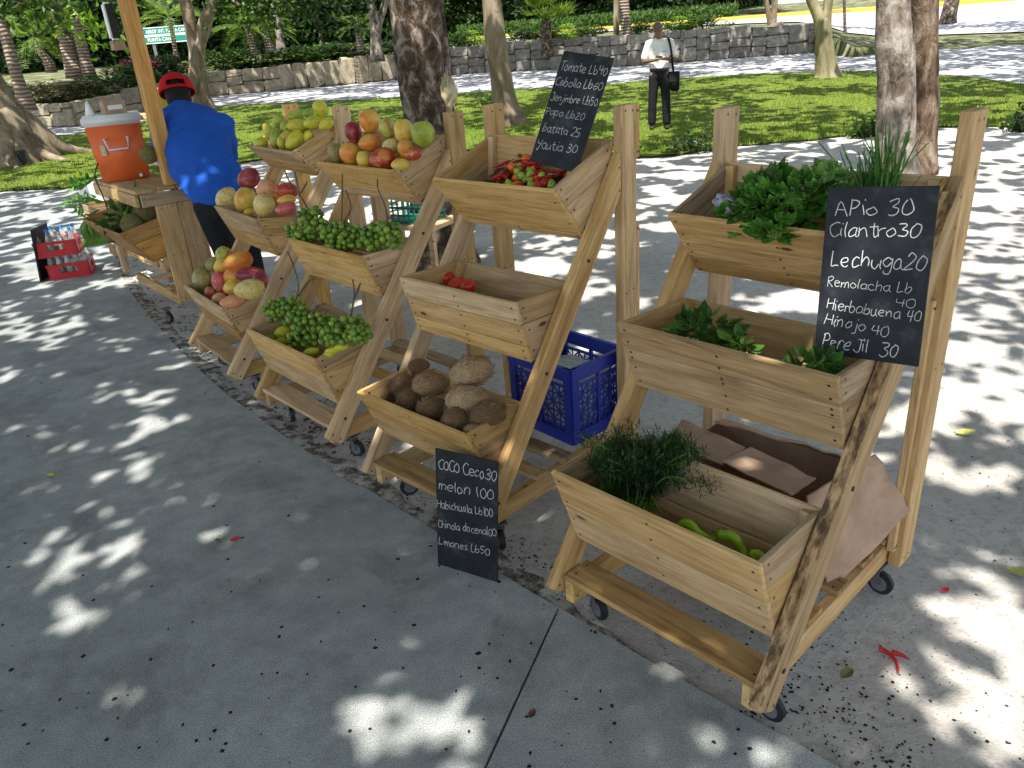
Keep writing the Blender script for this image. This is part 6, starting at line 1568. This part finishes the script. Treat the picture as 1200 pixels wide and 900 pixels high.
for zi in range(5, 17):
    for xi in range(12):
        for yi in range(10): z_ = zi*.1; stand_cells.add(cell(-2.7+xi*.12+SHX*z_, 5.1+yi*.12+SHY*z_))
WSEG = [(V((a.x, a.y, 0)), V((b.x, b.y, 0))) for a, b in zip(ext[:-1], ext[1:])]
def lit_at(x, y):
    n1 = noise.noise(V((x*1.15, y*1.15, 2.2))); n2 = noise.noise(V((x*3.3, y*3.3, 9))); n3 = noise.noise(V((x*.35, y*.35, 5)))
    if cell(x, y) in stand_cells: return n2+.3*n1 > .40
    q = PJ((x, y, 0))
    if q and -60 < q[0] < 1260 and q[1] > 0:
        px, py = q
        if y < 13.2:
            wob = 1+.3*n2+.75*noise.noise(V((x*7, y*7, 1)))
            for ex, ey, a, b in LIT:
                if ((px-ex)/a)**2+((py-ey)/b)**2 < wob: return noise.noise(V((x*10, y*10, 8))) > -.30
        if in_path(V((x, y, 0))) and y < 13.2:
            if py < 345: return n1*.4+n2 > -.02
            n8 = noise.noise(V((x*7.5, y*7.5, 6)))
            if py < 480: return n2*.6+n8*.6 > .24
            return n2*.5+.4*n1+n8*.6 > (.36 if px < 330 else .50)
        if y < 13.2:
            if px < 700: return n2+.4*n1+.4*noise.noise(V((x*7, y*7, 4))) > .02
            n4 = noise.noise(V((x*6.5, y*6.5, 4))); return (n1*.45+n2*.6+n4*.45 > -.03) if px > 900 else (n1*.4+n2*.6+n4*.5 > .05)
        for (wa, wb_) in WSEG:  # leaves added overhead to keep most of the wall in shade
            ab = wb_-wa; tt = max(0, min(1, (V((x, y, 0))-wa).dot(ab)/ab.length_squared)); dd_ = (V((x, y, 0))-wa-ab*tt).length
            if dd_ < 1.3: return n2+.5*n1 > (.1 if 395 < px < 515 else .42)
        if y < 30: return noise.noise(V((x*.9, y*.7, 1)))+.7*n2+.5*n3 > .0
        return n3+.5*n1 > -.15
    return n1+n2 > .15
trees_xy = [(t, b, tp, r) for t, b, tp, r in TREES if t.name.split('.')[0] in ('shade_tree', 'big_shade_tree', 'twin_tree')]
LV = {t.name: Leaves() for t, *_ in trees_xy}
rc = random.Random(11)
def add_leaf(gx, gy, l, w_):
    z0 = terr(gx, gy); h = rc.uniform(4.4, 7.4)+max(0, gy-12)*.06
    x, y = gx-SHX*h, gy-SHY*h
    t = min(trees_xy, key=lambda q: (q[1].x-x)**2+(q[1].y-y)**2)
    L = LV[t[0].name]; d = V((rc.gauss(0, 1), rc.gauss(0, 1), rc.gauss(0, .35))); L.leaf(V((x, y, h+z0)), d, V((rc.gauss(0, .3)-SD.x*.6, rc.gauss(0, .3)-SD.y*.6, 1)), l*rc.uniform(.75, 1.2), w_*rc.uniform(.8, 1.2))
random.seed(3)
for i in range(52000):      # near: small leaves, crisp gaps
    gx, gy = rc.uniform(-5, 5.5), rc.uniform(.2, 6.8)
    if gx < -2.2-gy*.66 or gx > 2.2+gy*.75: continue
    if not lit_at(gx, gy): add_leaf(gx, gy, .165, .105)
for i in range(54000):      # farther: larger leaves
    gx, gy = rc.uniform(-15, 20), rc.uniform(6, 33)
    if abs(gx) > 3+gy*.78: continue
    if gy < 6.8 and rc.random() < .5: continue
    if not lit_at(gx, gy): add_leaf(gx, gy, .34, .22)
for i in range(9000):       # the rest of the crowns around and behind
    gx, gy = rc.uniform(-9, 9), rc.uniform(-3, 6)
    if abs(gx) < 2.2+max(0, gy)*.7 and gy > .2: continue
    if not lit_at(gx, gy): add_leaf(gx, gy, .34, .22)
for t, b, tp, r in trees_xy:
    L = LV[t.name]; L.v = [V(v_)-b for v_ in L.v]
    if L.f: tag(L.build('crown', M['canopy'], t), kind='stuff')
    bm = bmesh.new(); top = V((tp.x, tp.y, max(tp.z, 4.0)))-b; 
    limbs(bm, top, max(.07, r), 2.2 if b.y < 12 else 1.6, 5, 2.); obj('limbs', bm, M['bark_dark'], t)

# ---- leaf clusters as crowns for the background
def crown_mesh(name, n, rx, rz, size, mat, seed, clumps=14):
    rr = random.Random(seed); L = Leaves(); cs = []
    for i in range(clumps):
        a = rr.uniform(0, 6.283); r = rr.uniform(0, .85)**.7; z = rr.uniform(-.8, .95); cs.append((V((math.cos(a)*r*rx*math.sqrt(max(.1, 1-z*z)), math.sin(a)*r*rx*math.sqrt(max(.1, 1-z*z)), z*rz)), rr.uniform(.28, .5)*rx))
    for i in range(n):
        c, cr_ = rr.choice(cs); q = V((rr.gauss(0, 1), rr.gauss(0, 1), rr.gauss(0, .8))).normalized()*cr_*rr.uniform(.55, 1.05)**.6
        d = q.normalized()+V((rr.gauss(0, .6), rr.gauss(0, .6), rr.gauss(0, .4)-.3)); L.leaf(c+q, d, V((rr.gauss(0, .6), rr.gauss(0, .6), 1)), size*rr.uniform(.6, 1.3), size*.5)
    me = bpy.data.meshes.new(name); me.from_pydata([tuple(v_) for v_ in L.v], [], L.f); me.materials.append(M[mat]); return me
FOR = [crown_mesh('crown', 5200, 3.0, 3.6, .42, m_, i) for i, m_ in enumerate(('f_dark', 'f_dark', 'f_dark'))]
bm = bmesh.new(); bm_tube(bm, catmull([V((0, 0, -1)), V((.1, 0, 1.5)), V((-.05, .1, 4)), V((.1, 0, 6))], 4), [.2-.008*i for i in range(13)], 9, wob=.25); TRK = bpy.data.meshes.new('trunk'); bm.normal_update(); bm.to_mesh(TRK); bm.free(); TRK.materials.append(M['bark_dark'])
rf = random.Random(21)
kinds = ['dark dense', 'mid green', 'dark shadowy']
spots = [(px+rf.uniform(-16, 16), off) for off, stp in ((24, 72), (30, 62), (37, 60)) for px in range(-60, 900 if off > 28 else 840, stp)]
PLACE = lambda px: 'behind the far left palms' if px < 110 else 'behind the green road sign' if px < 230 else 'above the hedge right of the twin trunk' if px < 340 else 'behind the pale straight trunk' if px < 430 else 'behind the big mottled trunk' if px < 530 else 'above the stone wall at the centre' if px < 640 else 'behind the fan palm' if px < 700 else 'behind the ringed palm trunk' if px < 800 else 'at the right end of the wood'
FSEEN = {}
def FLAB(a, b, c):
    s_ = f'{a} tree of the wood {b}, {c} row'; FSEEN[s_] = FSEEN.get(s_, 0)+1; n_ = FSEEN[s_]
    return s_ if n_ == 1 else s_.replace(' of the wood', '')+(', further right' if n_ == 2 else ', rightmost')
for i, (px, off) in enumerate(spots):
    p = bank(px, off); k = rf.randrange(3); s_ = rf.uniform(.85, 1.25)
    t = tree('forest_tree', FLAB(kinds[k], PLACE(px), 'front' if off < 28 else 'second' if off < 34 else 'back'), p, 'trees of the wood beyond the bank')
    for nm, me, z in (('trunk', TRK, 0), ('crown', FOR[k], 3.6*s_)):
        o = bpy.data.objects.new(nm, me); C.objects.link(o); o.parent = t; o.location = (0, 0, z); o.scale = (s_*(1 if nm == 'crown' else .8),)*2+(s_,); o.rotation_euler = (0, 0, rf.uniform(0, 6.28))
L = Leaves()
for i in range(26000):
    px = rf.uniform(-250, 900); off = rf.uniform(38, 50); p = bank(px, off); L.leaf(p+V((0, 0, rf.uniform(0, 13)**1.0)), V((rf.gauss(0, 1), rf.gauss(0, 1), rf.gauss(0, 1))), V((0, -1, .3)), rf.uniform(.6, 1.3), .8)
tag(L.build('distant_wood', M['f_dark']), kind='stuff')
L = Leaves()      # undergrowth at the foot of the wood
for i in range(16000):
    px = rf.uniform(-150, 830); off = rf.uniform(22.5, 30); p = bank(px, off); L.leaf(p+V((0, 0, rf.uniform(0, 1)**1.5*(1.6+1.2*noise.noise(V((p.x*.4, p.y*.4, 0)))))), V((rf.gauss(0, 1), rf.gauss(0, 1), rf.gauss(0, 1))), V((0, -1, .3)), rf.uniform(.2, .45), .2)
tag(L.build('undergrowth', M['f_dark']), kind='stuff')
L = Leaves()      # trimmed ground cover between kerb and wood
for i in range(15000):
    px = rf.uniform(540, 860); off = rf.uniform(15.5, 20); p = bank(px, off); L.leaf(p+V((0, 0, rf.uniform(0, .75))), V((rf.gauss(0, 1), rf.gauss(0, 1), rf.gauss(0, 1)+.4)), V((0, -1, .3)), rf.uniform(.12, .28), .12)
tag(L.build('clipped_ground_cover', M['f_mid']), kind='stuff')

# ---- shrubs on the bank
SHM = {}
def shrub(px, off, w_, h, mat, label, n=1500, flowers=0):
    h *= .36 if px < 130 else .46 if px < 500 else .7
    p = bank(px, off); key = (mat, n)
    if key not in SHM: SHM[key] = crown_mesh('foliage', n, 1., .8, .17, mat, len(SHM)+5, 9)
    t = empty('shrub', p, 0, label, 'shrub', 'shrubs on the bank'); o = bpy.data.objects.new('foliage', SHM[key]); C.objects.link(o); o.parent = t; o.location = (0, 0, h*.5); o.scale = (w_/2, w_/2*.8, h/1.6); o.rotation_euler = (0, 0, random.uniform(0, 6.28))
    bm = bmesh.new()
    for i in range(5): a = i*1.25; bm_tube(bm, [V((0, 0, -.1)), V((math.cos(a)*.15*w_, math.sin(a)*.15*w_, h*.4)), V((math.cos(a)*.3*w_, math.sin(a)*.3*w_, h*.8))], .018, 5)
    obj('stem', bm, M['twig'], t)
    if flowers:
        L = Leaves()
        for i in range(flowers): L.rnd(V((random.gauss(0, w_*.16), random.gauss(-.3*w_, .15*w_), h*random.uniform(.5, 1.15))), .13, .1)
        tag(L.build('flowers', M['f_pink'], t), kind='stuff')
for a in [(-20, 2.5, 2.6, 1.5, 'f_dry', 'dry brown bush at the far left above the wall'), (22, 1.6, 2.2, 1.2, 'f_dry', 'dry olive bush beside the leaning palm trunk'), (55, 1.8, 2.2, 1.4, 'f_dry', 'twiggy tan bush below the three palm trunks'), (88, 1.4, 2.0, 1.3, 'f_dry', 'pale dry bush right of the three palm trunks'), (116, 1.6, 2.4, 1.5, 'f_mid', 'green bush just left of the orange post', 1500), (143, 2.2, 2.4, 1.6, 'f_mid', 'green bush right behind the orange post'),
          (172, 2.4, 2.6, 1.7, 'f_dark', 'dark green bush with pink blossoms right of the post', 1500, 90), (200, 2.2, 2.4, 1.7, 'f_mid', 'bushy green shrub below the road sign'), (262, 2.0, 2.8, 1.6, 'f_mid', 'rounded green shrub right of the twin trunk'), (287, 2.6, 2.4, 1.3, 'f_dark', 'dark shrub where the hedge ends before the pale gap'), (335, 2.2, 2.6, 1.2, 'f_dark', 'dark green shrub left of the pale straight trunk'), (365, 2.0, 2.8, 1.3, 'f_mid', 'leafy green shrub above the wall left of the forked trunk'), (398, 1.8, 2.6, 1.3, 'f_dark', 'dark leafy shrub just left of the forked grey trunk'), (424, 2.4, 2.4, 1.1, 'f_mid', 'green shrub at the foot of the forked grey trunk'), (455, 1.8, 2.4, 1.1, 'f_dark', 'dark shrub between the forked trunk and the mottled trunk'),
          (534, 1.8, 1.8, .8, 'f_mid', 'low pale shrub right of the mottled trunk'), (556, 2.0, 1.8, .7, 'f_lime', 'low lime green plant left of the slim grey trunk'), (610, 1.4, 1.6, .6, 'f_mid', 'low plant right of the slim grey trunk on the wall'), (640, 1.2, 1.8, .6, 'f_mid', 'low spreading plant at the foot of the fan palm'), (668, 1.6, 1.6, .65, 'f_lime', 'lime green plant right of the fan palm'), (694, 1.2, 1.6, .55, 'f_mid', 'low plant left of the ringed palm trunk'), (745, 1.4, 1.6, .5, 'f_mid', 'low plant behind the head of the person on the lawn'), (790, 1.6, 1.7, .6, 'f_lime', 'yellow green plant right of the person on the lawn'), (826, 1.8, 1.8, .65, 'f_mid', 'low leafy plant left of the rooted tree on the wall')]: shrub(*a)
def little(px, py, w_, h, mat, label, zz=0):
    p = Gt(px, py); t = empty('small_plant', p, 0, label, 'plant'); L = Leaves()
    for i in range(260): L.rnd(V((random.gauss(0, w_*.28), random.gauss(0, w_*.2), abs(random.gauss(0, h*.5)))), .09, .05)
    tag(L.build('leaves', M[mat], t), kind='stuff'); bm = bmesh.new()
    for i in range(6): bm_tube(bm, [V((0, 0, -.02)), V((random.gauss(0, w_*.3), random.gauss(0, w_*.2), h*.7))], .006, 4)
    obj('stem', bm, M['twig'], t)
little(812, 178, .55, .22, 'f_dark', 'low dark green plant at the lawn edge by the left post of the herb stand')
little(1008, 160, .35, .2, 'f_mid', 'small green weed at the lawn edge left of the double trunk')
little(1198, 153, .4, .25, 'f_dark', 'dark plant at the lawn edge by the right side of the photo')
little(1026, 158, .3, .25, 'f_dark', 'small plant at the foot of the double trunk')
little(575, 128, .5, .3, 'f_mid', 'small shoots beside the slim grey trunk')

# ---- palms
def frond_mesh(ln, droop, nl, ll, mat, fan=False, seed=0):
    rr = random.Random(seed); L = Leaves(); bm = bmesh.new()
    P = [V((ln*t, 0, ln*(.55*t-droop*t*t))) for t in [i/10 for i in range(11)]]
    if fan:
        P = [V((ln*.45*t, 0, ln*.3*t)) for t in [i/4 for i in range(5)]]; c = P[-1]
        for i in range(nl): a = -1.9+3.8*i/(nl-1); L.leaf(c, V((math.cos(a), math.sin(a), .25+rr.uniform(-.1, .1))), V((0, 0, 1)), ll*rr.uniform(.85, 1.05), .07)
    else:
        for i in range(nl):
            t = .15+.85*i/nl; k = t*10; j = min(9, int(k)); p = P[j].lerp(P[j+1], k-j)
            for s in (-1, 1): L.leaf(p, V((.55, s*1, -.25+rr.uniform(-.25, .15))), V((0, 0, 1)), ll*math.sin(math.pi*min(.95, t*.8+.15))*rr.uniform(.85, 1.1), .06)
    me = bpy.data.meshes.new('frond'); bm_tube(bm, P, [.025]*3+[.016]*(len(P)-3), 4); 
    for f in L.f:
        bm.faces.new([bm.verts.new(L.v[i]) for i in f])
    bm.to_mesh(me); bm.free(); me.materials.append(M[mat]); return me
FR = frond_mesh(2.2, .75, 26, .6, 'frond'); FR2 = frond_mesh(1.5, .5, 22, .75, 'frond_y', True)
def palm(label, pxs, ws, y, nf, fr, s, mat='bark_palm', name='palm_tree', top=True):
    b = Yp(*pxs[0], y); t = tree(name, label, b, 'palms on the bank'); o, P, R = trunk_from(pxs, ws, y, mat=mat, parent=t, flare=1.25, extend=0 if top else 3.2, wob=.08, seg=14, root=b); tp = P[-1]-b
    for i in range(nf):
        f = bpy.data.objects.new('frond', fr); C.objects.link(f); f.parent = t; f.location = tp; f.scale = (s*random.uniform(.85, 1.1),)*3; f.rotation_euler = (0, random.uniform(-.75, .35), 6.283*i/nf+random.uniform(-.2, .2))
palm('leaning brown palm trunk nearest the left edge', [(28, 114), (20, 90), (12, 62), (2, 30), (-8, 0)], [15, 13, 13, 12, 12], 22, 10, FR, 1., top=False)
palm('thick leaning palm trunk, left one of three close together', [(86, 78), (76, 45), (64, 12), (56, -10)], [17, 15, 14, 14], 27, 10, FR, 1., top=False)
palm('thin palm trunk, middle one of three close together', [(95, 76), (84, 45), (72, 14), (64, -10)], [8, 7, 7, 7], 27.5, 10, FR, 1., top=False)
palm('straight palm trunk, right one of three close together', [(102, 79), (95, 50), (88, 20), (82, -10)], [12, 12, 11, 11], 27, 10, FR, 1., top=False)
palm('young palm with bright arching fronds at the upper left', [(57, 73), (48, 60), (41, 46)], [9, 8, 7], 30, 16, FR, .95)
palm('young slim palm in front of the green road sign', [(206, 64), (203, 44), (198, 22)], [5, 5, 4.5], 33, 12, FR, .8)
palm('low palm with pale hanging fronds left of the pale straight trunk', [(297, 58), (294, 46), (290, 34)], [7, 7, 6], 34, 14, FR, .85)
palm('second low palm with drooping fronds beside the other', [(316, 56), (312, 44), (307, 30)], [8, 8, 7], 35, 12, FR, .8)
palm('pale straight royal palm trunk above the hedge', [(329, 56), (326, 30), (322, 4), (321, -10)], [9, 8, 7, 7], 33, 8, FR, .8, 'bark_pale', top=False)
palm('small palm with long pale leaves low behind the wall left of the forked trunk', [(421, 48), (420, 42), (419, 34)], [6, 6, 5], 31, 12, FR, .55)
palm('fan palm with yellow green leaves on a short dark trunk above the wall', [(641, 53), (640, 38), (640, 24)], [11, 12, 11], 30, 16, FR2, .85, 'bark_dark', 'fan_palm')
palm('ringed palm trunk left of the person on the lawn', [(736, 50), (733, 25), (731, -8)], [13, 11, 11], 30, 8, FR, 1., 'bark_palm', top=False)
palm('slender grey trunk right beside the ringed palm', [(723, 50), (722, 25), (723, -8)], [7, 7, 7], 30.3, 8, FR, .9, 'bark_tan', top=False)
# leafy branches that hang into the top of the picture
def branch(t_i, pts, n, size, mat, spread, label=None):
    t, b, tp, r = TREES[t_i]; L = Leaves(); P = [q-b for q in pts]; bm = bmesh.new(); Q = catmull(P, 4); bm_tube(bm, Q, [.05*(1-i/len(Q))+.008 for i in range(len(Q))], 6); obj('branch', bm, M['bark_dark'], t)
    for i in range(n):
        q = Q[random.randrange(len(Q)//3, len(Q))]+V((random.gauss(0, spread), random.gauss(0, spread), random.gauss(0, spread*.6))); L.rnd(q, size, size*.55)
    tag(L.build('branch_leaves', M[mat], t), kind='stuff')
branch(6, [Yp(60, -40, 17), Yp(80, 8, 16), Yp(100, 30, 15.5), Yp(118, 36, 15)], 170, .16, 'f_lime', .28)
branch(6, [Yp(-30, -50, 16), Yp(0, -10, 15), Yp(25, 5, 15), Yp(55, 2, 15)], 260, .2, 'f_mid', .35)
i230 = 5
branch(i230, [Yp(245, -30, 24), Yp(275, 2, 23), Yp(300, 14, 23), Yp(325, 8, 23)], 380, .22, 'f_mid', .45)
branch(i230, [Yp(215, -60, 24), Yp(190, -30, 23), Yp(160, -18, 23), Yp(130, -14, 23)], 400, .22, 'f_mid', .45)
branch(i230, [Yp(250, -30, 24), Yp(330, -10, 23), Yp(380, 4, 23), Yp(410, 8, 23)], 400, .22, 'f_dark', .5)

# ---- grass blades on the lawn
def grass():
    L = Leaves(); rg = random.Random(8); vs = []; fs = []
    for i in range(52000):
        y = 11.5+rg.random()**1.6*12; x = rg.uniform(-.72, .72)*y
        q = PJ((x, y, terr(x, y)))
        if not q: continue
        # keep to the lawn: between its near and far edges
        if not (-40 < q[0] < 1240): continue
        ne = EDG(q[0]); 
        if q[1] > ne[0] or q[1] < ne[1]: continue
        p = V((x, y, terr(x, y)+.018)); h = rg.uniform(.03, .065); a = rg.uniform(0, 6.28); w_ = .007*(1+y*.03); s = V((math.cos(a)*w_, math.sin(a)*w_, 0)); t = V((rg.gauss(0, .018), rg.gauss(0, .018), h)); k = len(vs); vs += [p-s, p+s, p+t]; fs.append((k, k+1, k+2))
    tag(quads('grass_blades', vs, fs, M['grassb']), kind='stuff')
M['grassb'] = leaf_mat('grass_blade', (.12, .20, .02), (.21, .29, .035), (.33, .38, .06), .3)
NEARE = [(-40, 226), (112, 219), (146, 212), (185, 211), (300, 188), (430, 180), (600, 176), (720, 184), (790, 182), (850, 172), (950, 164), (1040, 152), (1110, 148), (1250, 150)]
FARE = [(-40, 163), (60, 160), (110, 158), (180, 140), (250, 126), (330, 121), (440, 116), (600, 106), (700, 100), (800, 92), (900, 87), (1000, 84), (1100, 88), (1200, 99), (1300, 112)]
def interp(T, x):
    for (a, b), (c, d) in zip(T[:-1], T[1:]):
        if a <= x <= c: return b+(d-b)*(x-a)/(c-a)
    return T[-1][1]
def EDG(x): return interp(NEARE, x)+1.5, interp(FARE, x)
grass()

# ================================================================== ROAD SIGN
def road_sign():
    y = 40.; TLp, TRp, BLp = Yp(162, 33.5, y), Yp(224, 28.5, y), Yp(164, 52.5, y); W = (TRp-TLp).length; H = (TLp-BLp).length
    X = V((TRp.x-TLp.x, 0, 0)).normalized(); base = bank(190, 12)
    th = empty('road_sign', (BLp.x, y, base.z), 0, 'green highway direction sign on two posts behind the twin trunk', 'road sign'); z0 = BLp.z-base.z
    GR = plain('sign_green', (.01, .20, .15), .45, .4); WP = plain('sign_white', (.75, .78, .76), .5, .3); BL = plain('sign_blue', (.02, .12, .42), .5, .3)
    for i, (za, zb) in enumerate(((0, H*.47), (H*.50, H))):
        bm = bmesh.new(); bm_box(bm, (0, 0, z0+za), (W, .04, z0+zb)); obj('sign_panel', bm, GR, th)
        bm = bmesh.new(); b = .035
        for lo, hi in (((0, -.004, z0+za), (W, -.001, z0+za+b)), ((0, -.004, z0+zb-b), (W, -.001, z0+zb)), ((0, -.004, z0+za+b), (b, -.001, z0+zb-b)), ((W-b, -.004, z0+za+b), (W, -.001, z0+zb-b))): bm_box(bm, lo, hi)
        obj('sign_border', bm, WP, th)
    def txt(s, x, z, size):
        cu = bpy.data.curves.new('t', 'FONT'); cu.body = s; cu.size = size; cu.offset = .004; o = bpy.data.objects.new('t', cu); C.objects.link(o)
        dg = bpy.context.evaluated_depsgraph_get(); me = bpy.data.meshes.new_from_object(o.evaluated_get(dg)); bpy.data.objects.remove(o); me.name = 'sign_lettering'; me.materials.clear(); me.materials.append(WP)
        w_ = max(v_.co.x for v_ in me.vertices); o = obj('sign_lettering', me, None, th); o.location = (x, -.006, z); o.rotation_euler = (math.pi/2, 0, 0); return o, w_
    bm = bmesh.new(); bm_box(bm, (.12, -.006, z0+H*.57), (.12+H*.34, -.002, z0+H*.93)); obj('sign_symbol_field', bm, BL, th)
    cx, cz, s = .12+H*.17, z0+H*.75, H*.13; bm = bmesh.new()
    for a, b, w_ in (((0, -1), (0, 1), .22), ((-1, -.1), (0, .3), .2), ((1, -.1), (0, .3), .2), ((-.4, -.9), (0, -.6), .14), ((.4, -.9), (0, -.6), .14)): bm_bar(bm, (cx+a[0]*s, -.008, cz+a[1]*s), (cx+b[0]*s, -.008, cz+b[1]*s), w_*s, .003, up=(0, 1, 0))
    obj('plane_symbol', bm, WP, th)
    bm = bmesh.new(); cz = z0+H*.23
    for a, b in (((-.8, .8), (.8, -.8)), ((-.8, .8), (.2, .8)), ((-.8, .8), (-.8, -.2))): bm_bar(bm, (cx+a[0]*s, -.008, cz+a[1]*s), (cx+b[0]*s, -.008, cz+b[1]*s), .34*s, .003, up=(0, 1, 0))
    obj('arrow_symbol', bm, WP, th)
    for s_, zf, x0 in (('AEROP. INT. PUNTA CANA', .64, .12+H*.42), ('PUNTA CANA', .14, .12+H*.42)):
        o, w_ = txt(s_, x0, z0+H*zf, H*.30); av = (W-x0-.08) if 'AEROP' in s_ else (W-x0-.08)*.62; o.scale = (av/w_, 1, 1)
    for x in (W*.25, W*.62): bm = bmesh.new(); bm_box(bm, (x-.07, .045, -.4), (x+.07, .13, z0+H*.8)); obj('sign_post', bm, M['steel'], th)
road_sign()
